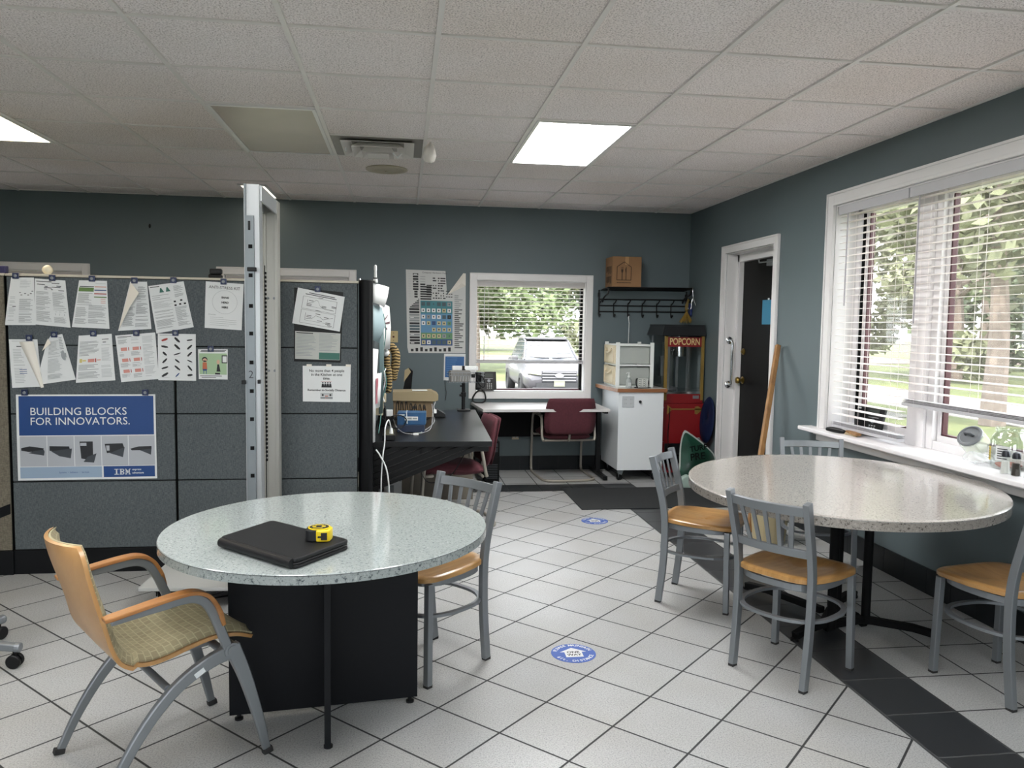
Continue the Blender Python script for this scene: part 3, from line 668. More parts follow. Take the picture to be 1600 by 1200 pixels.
# ---- parked car, nose towards the window
def car():
    t = thing('parked_car', 'silver sport utility car parked nose-on outside the window above the desk', 'car', (4.35, 21.6, GZ+.02), 0.0)
    Pnt = mat('silver_car_paint', '#504e53', .4, .2, coat=.3); Gl = mat('car_glass', '#4a4f56', .15, .0, coat=.4); Tr = mat('tyre_rubber', '#1d1d1f', .8)
    HL = mat('headlamp_lens', '#74775a', .2, coat=1); DK = mat('grille_dark', '#2c2c2f', .5)
    # side profile (y back from the nose, z up), lofted across the width in local coordinates: nose at y=0 pointing to -y
    secs = [(.00, .38, .62, .80), (.10, .30, .82, .90), (.35, .28, .96, .935), (.9, .28, 1.04, .955), (1.25, .28, 1.09, .96), (2.9, .28, 1.10, .965), (4.3, .30, 1.08, .95), (4.62, .4, .95, .85)]
    b = MB(); n = 0; vs = []; fs = []
    for (y, z0, z1, hw) in secs:
        zz = (z1+z0)/2
        ring = [(-hw*.86, y, z0), (-hw, y, z0+.16), (-hw*1.0, y, zz+.1), (-hw*.90, y, z1-.05), (-hw*.7, y, z1), (0, y, z1+.03), (hw*.7, y, z1), (hw*.90, y, z1-.05), (hw, y, zz+.1), (hw, y, z0+.16), (hw*.86, y, z0)]
        vs += ring; n = len(ring)
    for k in range(len(secs)-1):
        for i in range(n): fs.append((k*n+i, k*n+(i+1) % n, (k+1)*n+(i+1) % n, (k+1)*n+i))
    fs += [tuple(range(n-1, -1, -1)), tuple(range((len(secs)-1)*n, len(secs)*n))]
    b.add(vs, fs); b.build('body', Pnt, t, world=False, smooth=True)
    b = MB(); cab = [(1.25, 1.07, .84, 1.08), (1.95, 1.07, .80, 1.60), (2.5, 1.07, .80, 1.69), (3.6, 1.07, .78, 1.66), (4.35, 1.07, .76, 1.14)]
    vs = []; fs = []
    for (y, z0, hw, z1) in cab: vs += [(-hw, y, z0), (-hw*.97 if z1 < 1.2 else -hw*.80, y, z1), (hw*.97 if z1 < 1.2 else hw*.80, y, z1), (hw, y, z0)]
    for k in range(len(cab)-1):
        for i in range(3): fs.append((k*4+i, k*4+i+1, (k+1)*4+i+1, (k+1)*4+i))
    b.add(vs, fs); b.build('cabin_glass', Gl, t, world=False)
    b = MB(); b.box((0, 2.95, 1.69), (1.24, 1.9, .05)); 
    for sx in (-1, 1): b.tube([(sx*.80, 1.22, 1.08), (sx*.655, 1.98, 1.62), (sx*.64, 2.5, 1.70)], .035, n=6); b.tube([(sx*.66, 2.1, 1.73), (sx*.66, 3.8, 1.72)], .02, n=6)
    b.build('roof', Pnt, t, world=False, bevel=.02)
    for sx in (-1, 1):
        b = MB(); b.box((sx*1.04, 1.55, 1.12), (.18, .1, .14)); b.build('mirror', Pnt, t, world=False, bevel=.03)
        b = MB(); b.add([(sx*.50, -.035, .70), (sx*.88, .08, .74), (sx*.93, .28, .90), (sx*.60, .05, .86)], [(0, 1, 2, 3)]); b.build('headlamp', HL, t, world=False, solid=.03)
        for yy in (.92, 3.72):
            b = MB(); b.lathe([(.34, -.12), (.36, -.08), (.36, .08), (.34, .12), (.22, .125), (.20, .09), (.0, .09)], (sx*.86, yy, .36), 28, axis=(sx, 0, 0)); b.build('wheel', Tr, t, world=False, smooth=True)
    b = MB()
    for z in (.56, .64, .72, .79): b.box((0, -.03, z), (.98-.2*abs(z-.68), .05, .035))
    b.build('grille', mat('chrome_bars', '#86848a', .3, .4), t, world=False, bevel=.01)
    b = MB(); b.box((0, -.012, .67), (.98, .04, .30)); b.box((0, -.015, .43), (1.3, .05, .14)); b.build('grille_opening', DK, t, world=False)
    b = MB(); b.lathe([(.0, .03), (.12, .028), (.13, .0)], (0, -.06, .70), 24, axis=(0, -1, 0))
    for v in b.v: v.z = .70 + (v.z-.70)*.5
    b.build('badge', mat('badge_pale', '#88868c', .4), t, world=False)
    b = MB(); b.box((0, -.07, .47), (.31, .012, .155)); pl = b.build('number_plate', mat('plate_yellowish', '#77776a', .5), t, world=False)
    b = MB()
    for q in range(6): b.box((-.11+q*.044, -.078, .465), (.026, .003, .07))
    b.build('plate_digits', M_ink2, pl, world=False)
    b = MB(); b.box((0, -.02, .34), (1.5, .1, .06)); b.build('bumper', DK, t, world=False, bevel=.02)
    for sx in (-1, 1):
        b = MB(); b.tube([(sx*.05, 1.28, 1.13), (sx*.62, 1.36, 1.16)], .012, n=5); b.build('wiper', M_blk, t, world=False)
car()
# ================================================================ cubicle partitions
PY = 4.83; PT = 1.735
def partition(x0, x1, fab, label, ztop=PT, seams=(1.334, .937, .542, .142), y=PY, dy=0.0):
    r = thing('partition_panel', label, 'partition', ((x0+x1)/2, y+.035, 0), 0, 'cubicle partition panels')
    y += dy
    b = MB(); b.bb(x0+.004, x1-.004, y+.008, y+.062, .10, ztop-.012); b.build('core', M_blkm, r)
    zs = [ztop-.012] + list(seams)
    for k in range(len(zs)-1):
        b = MB(); b.bb(x0+.005, x1-.005, y, y+.07, zs[k+1]+.003, zs[k]-.003); b.build('fabric_tile', fab, r, bevel=.004)
    b = MB(); b.bb(x0, x1, y-.001, y+.071, ztop-.012, ztop+.002); b.build('top_cap', mat('cap_warm_white', '#bcb5a6', .4) if not bpy.data.materials.get('cap_warm_white') else bpy.data.materials['cap_warm_white'], r, bevel=.002)
    b = MB(); b.bb(x0, x1, y-.004, y+.074, 0, .142); b.build('base_panel', M_blkbase, r, bevel=.003)
    return r
partition(-2.225, -1.322, M_fab, 'grey fabric partition panel with the blue poster and most of the papers')
partition(-1.318, -.265, M_fab, 'grey fabric partition panel behind the aluminium mast, beside the black end post')
pt = partition(-3.14, -2.2255, M_tan, 'tan fabric partition panel at the left edge of the picture', seams=(.142,), dy=-.012)
b = MB(); b.prism([(-3.10, .0), (-3.10, .06), (-2.232, .420), (-2.232, .360)], PY-.016, PY-.0125); b.build('diagonal_stripe', M_navy, pt)
b = MB()
b.lathe([(.0425, 0), (.0425, PT+.004), (.036, PT+.010), (0, PT+.010)], (-.2195, PY+.035, 0), 28)
tag(b.build('partition_end_post', mat('black_post', '#07080b', .45, spec=.2), smooth=True), 'rounded black end post of the grey partition beside the hanging papers', 'post')
# return panel running back towards the wall
r = thing('partition_panel', 'black return partition running back beside the black desk, papers on it', 'partition', (-.215, 5.7, 0), 0, 'cubicle partition panels')
b = MB(); b.bb(-.245, -.188, PY+.08, 6.7, .0, .142); b.build('base_panel', M_blkbase, r)
b = MB(); b.bb(-.242, -.191, PY+.08, 6.7, .142, PT-.012); b.build('fabric_tile', M_fab, r, bevel=.004)
b = MB(); b.bb(-.245, -.188, PY+.08, 6.7, PT-.012, PT); b.build('top_cap', M_blk, r, bevel=.002)
# ---- sheets pinned to the panel
def clip_at(x, z, label=None, y=PY, h=.034):
    r = thing('panel_clip', label, 'clip', (x, y, z-h/2), 0, 'navy clips holding sheets on the partition')
    b = MB(); b.box((x, y-.013, z), (.034, .007, h)); b.box((x, y-.006, z+h*.42), (.028, .014, .006)); b.build('clip_body', M_clip, r, bevel=.002)
    b = MB(); b.lathe([(.009, 0), (.009, .002), (.005, .004), (0, .004)], (x, y-.0165, z-.001), 14, axis=(0, -1, 0)); b.build('button', M_steelp, r)
    return r
class Sheet:
    """q: four corners (x,z) TL TR BR BL on the panel; bulge is how far the middle stands off"""
    def __init__(s, q, bulge=.006, y=PY, top=.004, bot=.006, curl=0.0):
        s.q = q; s.bulge = bulge; s.y = y; s.top = top; s.bot = bot; s.curl = curl
    def P(s, u, v, off=0.0):
        a, b, c, d = s.q
        x = (a[0]*(1-u)+b[0]*u)*(1-v) + (d[0]*(1-u)+c[0]*u)*v; z = (a[1]*(1-u)+b[1]*u)*(1-v) + (d[1]*(1-u)+c[1]*u)*v
        o = s.top*(1-v) + s.bot*v + s.bulge*math.sin(PI*v)*(.5+.5*math.sin(PI*u)) + s.curl*v*v*(1-u)
        return (x, s.y - o - off, z)
    def grid(s, b, u0=0, u1=1, v0=0, v1=1, off=0, nu=8, nv=10, mi=None):
        vs = [s.P(u0+(u1-u0)*i/nu, v0+(v1-v0)*j/nv, off) for j in range(nv+1) for i in range(nu+1)]
        fs = [(j*(nu+1)+i, (j+1)*(nu+1)+i, (j+1)*(nu+1)+i+1, j*(nu+1)+i+1) for j in range(nv) for i in range(nu)]
        b.add(vs, fs, mi)
    def poly(s, b, uv, off=0, mi=None): b.add([s.P(u, v, off) for u, v in uv], [tuple(range(len(uv)))[::-1]], mi)
    def rect(s, b, u0, v0, u1, v1, mi=0): s.grid(b, u0, u1, v0, v1, .0012, max(1, int((u1-u0)*8)), max(1, int((v1-v0)*10)), mi)
    def text(s, b, string, u, v, size, mi=0, bold=0.0, align='CENTER', off=.0022):
        me = text_mesh(string, size, align, bold); w = (Vector(s.q[1]+(0,))-Vector(s.q[0]+(0,))).length; h = (Vector(s.q[3]+(0,))-Vector(s.q[0]+(0,))).length
        b.add([s.P(u+p.co.x/w, v-p.co.y/h, off) for p in me.vertices], [tuple(f.vertices) for f in me.polygons], mi)
def lines(s, b, u0, v0, u1, v1, n, rnd, mi=1, fill=.42, gap=.12):
    for k in range(n):
        if rnd.random() < gap: continue
        v = v0+(v1-v0)*k/n; L = u0+(u1-u0)*(rnd.uniform(.72, 1) if rnd.random() > .2 else rnd.uniform(.35, .6)); s.rect(b, u0, v, L, v+(v1-v0)/n*fill, mi)
PAL = [M_ink, M_ink2, M_ink3, mat('ink_green', '#5f7d45', .7), mat('ink_blue', '#2d4a7d', .7), mat('ink_red', '#a5433f', .7), mat('ink_salmon', '#c98b80', .7), mat('ink_yellow', '#cdbf77', .7), mat('ink_teal', '#3c6b60', .7), M_paperw]
def sheet(name, label, q, draw, cat='paper', bulge=.006, top=.004, bot=.006, curl=0, group=None, y=PY, paper=None, hole=None):
    s = Sheet(q, bulge, y, top, bot, curl); b = MB()
    if hole: s.poly(b, hole)
    else: s.grid(b)
    o = b.build(name, paper or M_paper, solid=.0006 if not hole else 0); tag(o, label, cat, group)
    rnd = random.Random(len(label)*7+3); p = MB(); draw(s, p, rnd)
    if p.v:
        p.v = [v - o.location for v in p.v]; p.build('print', PAL, o, world=False)
    return o, s
GRP = 'printed sheets clipped on the partition'
def two_col(split=.5, n=40, top=.10, dark=0):
    def d(s, b, r):
        lines(s, b, .06, top, split-.03, .95, n, r, 1); lines(s, b, split+.03, top, .95, .95, n, r, 1 if not dark else 2)
        s.rect(b, .06, .035, .5, .05, 1)
    return d
def d1(s, b, r):
    lines(s, b, .42, .05, .95, .22, 8, r, 2); lines(s, b, .45, .45, .95, .95, 26, r, 1); lines(s, b, .08, .4, .32, .92, 18, r, 2)
    for u, v in ((.42, .31), (.48, .36), (.62, .33), (.74, .36), (.84, .33), (.9, .28)): s.rect(b, u, v, u+.07, v+.014, 0)
    s.rect(b, .2, .60, .33, .615, 0)
def d2(s, b, r):
    s.rect(b, .05, .045, .55, .06, 0); s.rect(b, .55, .07, .8, .085, 0)
    for u, v, w in ((.08, .11, .25), (.32, .145, .1), (.3, .175, .25), (.55, .155, .28), (.3, .205, .1), (.52, .21, .06), (.75, .22, .18), (.7, .125, .15)): s.rect(b, u, v, u+w, v+.014, 0)
    lines(s, b, .05, .27, .52, .93, 34, r, 1); lines(s, b, .56, .27, .95, .66, 20, r, 1); lines(s, b, .56, .80, .95, .93, 7, r, 1)
    for u in (.6, .72, .86): s.rect(b, u, .68, u+.07, .69, 2); s.rect(b, u, .72, u+.02, .76, 2)
def d3(s, b, r):
    s.rect(b, .06, .12, .55, .135, 0); s.rect(b, .04, .15, .55, .20, 3); s.rect(b, .04, .20, .55, .235, 3); s.rect(b, .6, .06, .95, .07, 2)
    for v, c in ((.12, 6), (.19, 4), (.265, 5), (.335, 3)): s.rect(b, .57, v, .97, v+.02, c)
    for v in (.38, .42, .46): s.rect(b, .78, v, .93, v+.01, 6)
    lines(s, b, .05, .27, .52, .55, 14, r, 1); lines(s, b, .05, .57, .40, .93, 18, r, 1); lines(s, b, .42, .52, .95, .93, 22, r, 1)
def d4(s, b, r): lines(s, b, .50, .08, .95, .95, 42, r, 1); lines(s, b, .1, .52, .46, .92, 20, r, 1)
def d5(s, b, r):
    s.rect(b, .04, .03, .3, .045, 0); lines(s, b, .68, .05, .96, .32, 14, r, 1); lines(s, b, .05, .22, .58, .32, 5, r, 1)
    for u in (.28, .46): s.poly(b, [(u, .17), (u+.03, .08), (u+.06, .07), (u+.13, .17)], .0014, 8)
    for u, v in ((.62, .38), (.8, .37), (.62, .46), (.75, .45), (.88, .45)): s.rect(b, u, v, u+.06, v+.035, 0)
    lines(s, b, .05, .35, .58, .5, 8, r, 2); lines(s, b, .05, .55, .58, .93, 22, r, 1); lines(s, b, .62, .52, .95, .93, 22, r, 1)
def d_anti(s, b, r):
    s.text(b, 'ANTI-STRESS KIT', .5, .115, .0235, 0); 
    for k, w in enumerate(('BANG', 'HEAD', 'HERE')): s.text(b, w, .53, .325+.105*k, .0155, 0, .0006)
    s.text(b, 'Directions:', .10, .70, .0095, 1, align='LEFT')
    for k, L in enumerate((.5, .85, .85, .85, .65)): s.rect(b, .14, .755+k*.042, L, .760+k*.042, 1)
    n = 40
    for k in range(n):
        a0 = 2*PI*k/n; a1 = 2*PI*(k+.9)/n
        s.poly(b, [(.52+.335*math.cos(a), .42+.255*math.sin(a)) for a in (a0, a1)] + [(.52+.325*math.cos(a), .42+.247*math.sin(a)) for a in (a1, a0)], .001, 2)
sheet('printed_sheet', 'printed sheet clipped at the far upper left of the partition, left edge lifting', [(-2.192, 1.714), (-2.072, 1.716), (-2.070, 1.447), (-2.232, 1.445)], d1, bulge=.008, group=GRP)
sheet('printed_sheet', 'printed sheet with a row of black cable pictures, second in the upper row', [(-2.068, 1.711), (-1.906, 1.703), (-1.884, 1.435), (-2.074, 1.451)], d2, bulge=.005, group=GRP)
sheet('printed_sheet', 'printed sheet with a green table and red and blue bars near the top', [(-1.832, 1.706), (-1.682, 1.706), (-1.673, 1.431), (-1.872, 1.439)], d3, bulge=.008, curl=.012, group=GRP, hole=None)
o, s4 = sheet('printed_sheet', 'printed sheet in the upper row with a large corner folded forward', [(-1.556, 1.704), (-1.464, 1.706), (-1.444, 1.434), (-1.627, 1.420)], d4, bulge=.004, group=GRP, hole=[(0, 0), (1, 0), (1, 1), (0, 1)])
b = MB(); f = [(-1.552, PY-.006, 1.700), (-1.500, PY-.034, 1.640), (-1.553, PY-.026, 1.560), (-1.624, PY-.009, 1.424)]
b.add(f, [(0, 1, 2), (0, 2, 3)]); b.v = [v-o.location for v in b.v]; b.build('folded_corner', M_paperw, o, world=False)
sheet('printed_sheet', 'tilted printed sheet with two small green graphs in the upper row', [(-1.457, 1.681), (-1.262, 1.713), (-1.209, 1.448), (-1.417, 1.408)], d5, bulge=.004, group=GRP)
sheet('printed_notice', 'white notice reading ANTI-STRESS KIT beside the aluminium mast', [(-1.138, 1.716), (-.925, 1.704), (-.939, 1.433), (-1.148, 1.445)], d_anti, bulge=.003, group=GRP)
def d6(s, b, r):
    lines(s, b, .1, .03, .9, .06, 2, r, 2)
    for v in (.62, .66, .70): s.rect(b, .3, v, .55, v+.012, 4)
    s.rect(b, .25, .14, .48, .155, 0); lines(s, b, .12, .2, .5, .92, 22, r, 2)
o, _s = sheet('printed_sheet', 'printed sheet rolled over on its right side, first in the lower row', [(-2.215, 1.365), (-2.064, 1.366), (-2.045, 1.095), (-2.204, 1.088)], d6, bulge=.003, group=GRP)
b = MB(); n = 8; vs = []
for j in range(9):
    v = j/8; xl = -2.160+(.108)*v; xr = -2.082+.048*v; z = 1.350-.262*v
    for i in range(n+1):
        u = i/n; vs.append((xl+(xr-xl)*u, PY-.006-.022*math.sin(PI*u)*(1-.3*v)-.004*u, z+.004*u))
b.add(vs, [(j*(n+1)+i, (j+1)*(n+1)+i, (j+1)*(n+1)+i+1, j*(n+1)+i+1) for j in range(8) for i in range(n)]); b.v = [v-o.location for v in b.v]
b.build('rolled_edge', M_paperw, o, world=False, smooth='all')
def d7(s, b, r):
    lines(s, b, .15, .12, .7, .93, 30, r, 2); lines(s, b, .72, .06, .92, .4, 10, r, 1)
    s.poly(b, [(.86+.13*math.cos(a), .45+.13*math.sin(a)*.85) for a in [PI/2+PI*k/14 for k in range(15)]] + [(.93, .5), (.95, .4)], .0014, 1)
o, _s = sheet('printed_sheet', 'wavy printed sheet with a dark round graph, second in the lower row', [(-2.008, 1.383), (-1.930, 1.398), (-1.863, 1.137), (-2.040, 1.110)], d7, bulge=.016, group=GRP, hole=[(0, .10), (.18, .0), (1, 0), (1, 1), (0, 1), (-.16, .66), (-.14, .5)])
b = MB(); b.add([(-2.006, PY-.008, 1.372), (-1.985, PY-.022, 1.345), (-2.036, PY-.016, 1.300)], [(0, 1, 2)]); b.v = [v-o.location for v in b.v]; b.build('folded_corner', M_paperw, o, world=False)
def d8(s, b, r):
    lines(s, b, .05, .06, .62, .45, 16, r, 1); s.rect(b, .7, .1, .9, .112, 0); s.rect(b, .72, .16, .82, .175, 0); lines(s, b, .68, .22, .95, .6, 16, r, 2)
    s.rect(b, .07, .50, .14, .58, 7); s.rect(b, .15, .525, .25, .555, 7); s.rect(b, .30, .51, .48, .58, 6); s.rect(b, .5, .505, .53, .585, 5); s.rect(b, .55, .53, .65, .55, 6)
    lines(s, b, .05, .63, .62, .93, 12, r, 1); lines(s, b, .66, .66, .95, .93, 10, r, 2)
sheet('printed_sheet', 'printed sheet with a yellow and pink figure in its middle, third in the lower row', [(-1.842, 1.390), (-1.663, 1.403), (-1.648, 1.134), (-1.860, 1.119)], d8, bulge=.005, curl=.008, group=GRP)
def d9(s, b, r):
    s.rect(b, .05, .035, .4, .047, 0); lines(s, b, .05, .06, .3, .2, 7, r, 1); lines(s, b, .38, .06, .6, .2, 7, r, 2)
    for j in range(3):
        for i in range(2):
            u, v = .10+.30*i, .27+.235*j
            s.rect(b, u, v, u+.16, v+.07, 6); s.rect(b, u+.19, v, u+.21, v+.07, 5); lines(s, b, u-.05, v+.10, u+.2, v+.19, 5, r, 1)
    lines(s, b, .66, .06, .95, .93, 34, r, 2)
sheet('printed_sheet', 'printed sheet with six pink block figures, fourth in the lower row', [(-1.644, 1.393), (-1.424, 1.414), (-1.407, 1.143), (-1.616, 1.123)], d9, bulge=.004, group=GRP)
def d10(s, b, r):
    for j in range(6):
        for i in range(3):
            u, v = .18+.33*i, .13+.15*j; a = r.uniform(-.9, .9); w, h = r.uniform(.07, .11), r.uniform(.016, .034)
            pts = [(u+w*math.cos(a)*p-h*math.sin(a)*q, v+.8*(w*math.sin(a)*p+h*math.cos(a)*q)) for p, q in ((-1,-.5),(-.3,-1),(.8,-.8),(1,.3),(.2,1),(-.8,.8))]
            s.poly(b, pts, .0014, 5 if (i, j) == (0, 0) else (4 if (i, j) == (1, 5) else 0)); s.rect(b, u-.08, v+.055, u+.08, v+.059, 2)
    s.rect(b, .05, .03, .5, .04, 1); s.rect(b, .05, .93, .3, .936, 2)
sheet('printed_sheet', 'printed sheet with three columns of black connector pictures', [(-1.410, 1.408), (-1.199, 1.407), (-1.200, 1.133), (-1.411, 1.136)], d10, bulge=.003, group=GRP)
M_mint = mat('mint_print', '#9fb996', .7); M_skin = mat('print_skin', '#c9a48c', .7); M_or = mat('print_orange', '#b8684a', .7)
def d_comic(s, b, r): pass
o, s_ = sheet('comic_strip_card', 'small green cartoon card with two figures under a navy clip', [(-1.187, 1.319), (-1.020, 1.320), (-1.022, 1.141), (-1.185, 1.144)], d_comic, cat='card', bulge=.002, paper=M_paper)
b = MB(); s_.rect(b, .03, .14, .97, .84, 0); s_.rect(b, .10, .03, .95, .05, 1); s_.rect(b, .08, .07, .9, .09, 1); s_.rect(b, .05, .88, .8, .90, 1); s_.rect(b, .1, .93, .6, .95, 1)
s_.rect(b, .03, .84, .97, .87, 4)
def disc(s, b, u, v, ru, rv, mi, n=14): s.poly(b, [(u+ru*math.cos(2*PI*k/n), v+rv*math.sin(2*PI*k/n)) for k in range(n)], .0022, mi)
disc(s_, b, .22, .34, .095, .085, 1); disc(s_, b, .225, .37, .075, .07, 2); s_.poly(b, [(.15, .44), (.29, .44), (.30, .66), (.14, .66)], .0024, 3); s_.poly(b, [(.14, .66), (.30, .66), (.28, .72), (.16, .72)], .0024, 5)
for u in (.17, .26): s_.poly(b, [(u, .72), (u+.02, .72), (u+.02, .82), (u, .82)], .0024, 5)
disc(s_, b, .68, .42, .055, .075, 2); s_.poly(b, [(.65, .5), (.71, .5), (.76, .74), (.62, .74)], .0024, 1); s_.poly(b, [(.57, .78), (.74, .78), (.74, .84), (.57, .84)], .0022, 1)
s_.poly(b, [(.80, .20), (.99, .20), (.99, .46), (.80, .46)], .0022, 1); s_.poly(b, [(.83, .23), (.97, .23), (.97, .43), (.83, .43)], .0026, 4); disc(s_, b, .90, .33, .035, .07, 5)
b.v = [v-o.location for v in b.v]; b.build('print', [M_mint, M_ink, M_skin, M_or, M_paper, PAL[4]], o, world=False)
# blue poster
M_pblue = mat('poster_blue', '#163f78', .5); M_plb = mat('poster_pale_blue', '#8fa3b8', .45); M_pg = mat('poster_photo_grey', '#a9adb3', .45)
o, s_ = sheet('blue_poster', 'large blue and white poster reading BUILDING BLOCKS FOR INNOVATORS', [(-2.187, 1.049), (-1.430, 1.053), (-1.428, .556), (-2.189, .552)], lambda s, b, r: None, cat='poster', bulge=.004)
b = MB(); s_.rect(b, .018, .018, .985, .475, 0)
s_.rect(b, .018, .845, .60, .975, 1); s_.rect(b, .612, .845, .985, .975, 0)
for k in range(5): s_.rect(b, .018+.1945*k+.002, .485, .018+.1945*(k+1)-.003, .838, 2)
s_.text(b, 'BUILDING BLOCKS', .095, .20, .062, 3, 0, 'LEFT'); s_.text(b, 'FOR INNOVATORS.', .095, .315, .062, 3, 0, 'LEFT')
def poly(pts, mi): s_.poly(b, pts, {4: .0020, 5: .0024, 2: .0028}[mi], mi)
poly([(.03, .62), (.09, .60), (.19, .625), (.18, .66), (.08, .665), (.03, .65)], 4); poly([(.12, .655), (.19, .64), (.195, .665), (.19, .71), (.08, .68)], 5)
poly([(.23, .60), (.37, .605), (.375, .65), (.33, .67), (.23, .655)], 4); poly([(.24, .66), (.39, .63), (.38, .745), (.30, .72)], 5)
poly([(.445, .55), (.54, .55), (.54, .74), (.52, .77), (.455, .75)], 4); poly([(.50, .73), (.565, .69), (.545, .80), (.47, .79)], 5); poly([(.45, .565), (.495, .565), (.495, .60), (.45, .60)], 2)
poly([(.625, .58), (.755, .575), (.765, .62), (.76, .67), (.64, .69)], 4); poly([(.66, .69), (.77, .62), (.755, .74)], 5); poly([(.635, .60), (.66, .60), (.66, .66), (.64, .66)], 2)
poly([(.81, .64), (.87, .615), (.965, .612), (.965, .64), (.95, .66), (.82, .66)], 4); poly([(.88, .66), (.965, .64), (.96, .715)], 5)
s_.text(b, 'Systems  •  Software  •  Services', .40, .912, .0125, 0, 0)
s_.text(b, 'express', .820, .888, .016, 3, .0003, 'LEFT'); s_.text(b, 'advantage', .820, .928, .016, 3, .0003, 'LEFT')
# striped three-letter logo: slab letters cut by horizontal gaps
L = {'I': ['111', '010', '010', '010', '010', '010', '010', '111'], 'B': ['1111110', '0110011', '0110011', '0111110', '0111110', '0110011', '0110011', '1111110'], 'M': ['11000011', '01100110', '01110110', '01111110', '01011010', '01011010', '01000010', '11100111']}
u = .690
for ch in 'IBM':
    for j, row in enumerate(L[ch]):
        for i, c in enumerate(row):
            cw = .0105 if ch == 'I' else .0050
            if c == '1': s_.grid(b, u+i*cw, u+(i+1)*cw, .880+j*.0085, .880+j*.0085+.0068, .0024, 1, 1, 3)
    u += len(L[ch][0])*(.0105 if ch == 'I' else .0050)+.0055
b.v = [v-o.location for v in b.v]; b.build('print', [M_pblue, M_plb, M_pg, M_paper, mat('print_black', '#202327', .4), mat('print_dark_grey', '#3b4046', .4)], o, world=False)
# right panel papers
def d_graph(s, b, r):
    for k, (v0, v1) in enumerate(((.19, .53), (.56, .93))):
        for (a0, a1, c0, c1) in ((.14, v0, .86, v0+.006), (.14, v1, .86, v1+.006), (.14, v0, .146, v1), (.854, v0, .86, v1)): s.rect(b, a0, a1, c0, c1 if c1 > a1 else a1+.006, 0)
        s.rect(b, .24, v0+.08, .246, v1-.08, 0); s.rect(b, .24, v1-.085, .80, v1-.080, 0)
    w = .004
    def pl(P):
        for (a, c) in zip(P, P[1:]): s.poly(b, [(a[0], a[1]-w), (c[0], c[1]-w), (c[0], c[1]+w), (a[0], a[1]+w)], .0014, 0)
    pl([(.26, .36), (.36, .33), (.42, .25), (.46, .26), (.52, .40), (.62, .46), (.82, .46)]); pl([(.26, .80), (.38, .78), (.46, .68), (.55, .70), (.62, .76), (.82, .66)])
    for (u, v) in ((.27, .28), (.24, .38), (.24, .42), (.55, .38), (.55, .41), (.76, .34), (.76, .37), (.27, .70), (.27, .74), (.45, .62), (.50, .80), (.63, .68), (.68, .82), (.68, .86), (.72, .89)): s.rect(b, u, v, u+.10, v+.015, 0)
    s.rect(b, .25, .07, .80, .09, 0); s.rect(b, .18, .115, .84, .135, 0); s.rect(b, .46, .16, .56, .175, 0); s.rect(b, .44, .525, .54, .54, 0)
o, s_ = sheet('framed_leaflet', 'black framed leaflet partly covered by the tilted graph sheet', [(-.637, 1.690), (-.352, 1.668), (-.367, 1.246), (-.641, 1.252)], lambda s, b, r: None, cat='leaflet', bulge=0, top=.004, bot=.004, paper=M_blk)
b = MB(); rnd = random.Random(5); s_.rect(b, .025, .585, .975, .965, 1); s_.grid(b, .05, .4, .60, .612, .0022, 2, 1, 2)
for (u0, v0, u1, v1, n) in ((.05, .63, .47, .93, 15), (.53, .60, .94, .85, 13)):
    for k in range(n): v = v0+(v1-v0)*k/n; s_.grid(b, u0, u0+(u1-u0)*rnd.uniform(.6, 1), v, v+.006, .0022, 1, 1, 3)
s_.grid(b, .53, .97, .865, .960, .0022, 2, 2, 4)
b.v = [v-o.location for v in b.v]; b.build('print', [M_ink, mat('leaflet_grey_paper', '#b3b6b1', .6), M_ink, M_ink2, PAL[8]], o, world=False)
sheet('printed_sheet', 'tilted white sheet with two line graphs under a blue clip', [(-.614, 1.690), (-.342, 1.640), (-.372, 1.433), (-.648, 1.479)], d_graph, bulge=.006, top=.014, bot=.014, group=GRP)
def d_kit(s, b, r):
    s.text(b, 'No more than 4 people', .5, .135, .0215, 0, .0003); s.text(b, 'in the Kitchen at one', .5, .245, .0215, 0, .0003); s.text(b, 'time.', .5, .350, .0215, 0, .0003)
    for k in range(4):
        u = .42+.052*k; disc(s, b, u, .47, .016, .022, 0); s.poly(b, [(u-.02, .50), (u+.02, .50), (u+.03, .60), (u-.03, .60)], .0016, 0)
    s.rect(b, .38, .43, .60, .438, 5); s.text(b, 'Remember to Socially Distance', .5, .675, .0178, 0, .0003)
    s.rect(b, .37, .75, .63, .84, 2); s.rect(b, .37, .86, .63, .92, 1); s.rect(b, .47, .82, .53, .92, 6)
    for u in (.42, .58): disc(s, b, u, .81, .02, .03, 0)
o, s_ = sheet('kitchen_notice', 'laminated white notice about No more than 4 people in the Kitchen', [(-.590, 1.226), (-.308, 1.226), (-.312, 1.008), (-.590, 1.012)], d_kit, cat='notice', bulge=.002)
b = MB()
for k in range(3): b.box((-.572+k*.115+.02, PY-.007, 1.229), (.03, .004, .014))
b.v = [v-o.location for v in b.v]; b.build('mounting_tab', M_paperw, o, world=False)
CL = [((-2.165, 1.724), 'first'), ((-1.972, 1.716), 'second'), ((-1.76, 1.717), 'third'), ((-1.53, 1.711), 'fourth'), ((-1.316, 1.718), 'fifth')]
names = {0: 'navy clip holding the printed sheet at the far upper left', 1: 'navy clip holding the sheet with black cable pictures', 2: 'navy clip holding the sheet with the green table', 3: 'navy clip holding the sheet with the big folded corner', 4: 'navy clip holding the tilted sheet with two green graphs'}
for k, (p, _) in enumerate(CL): clip_at(p[0], p[1], names[k])
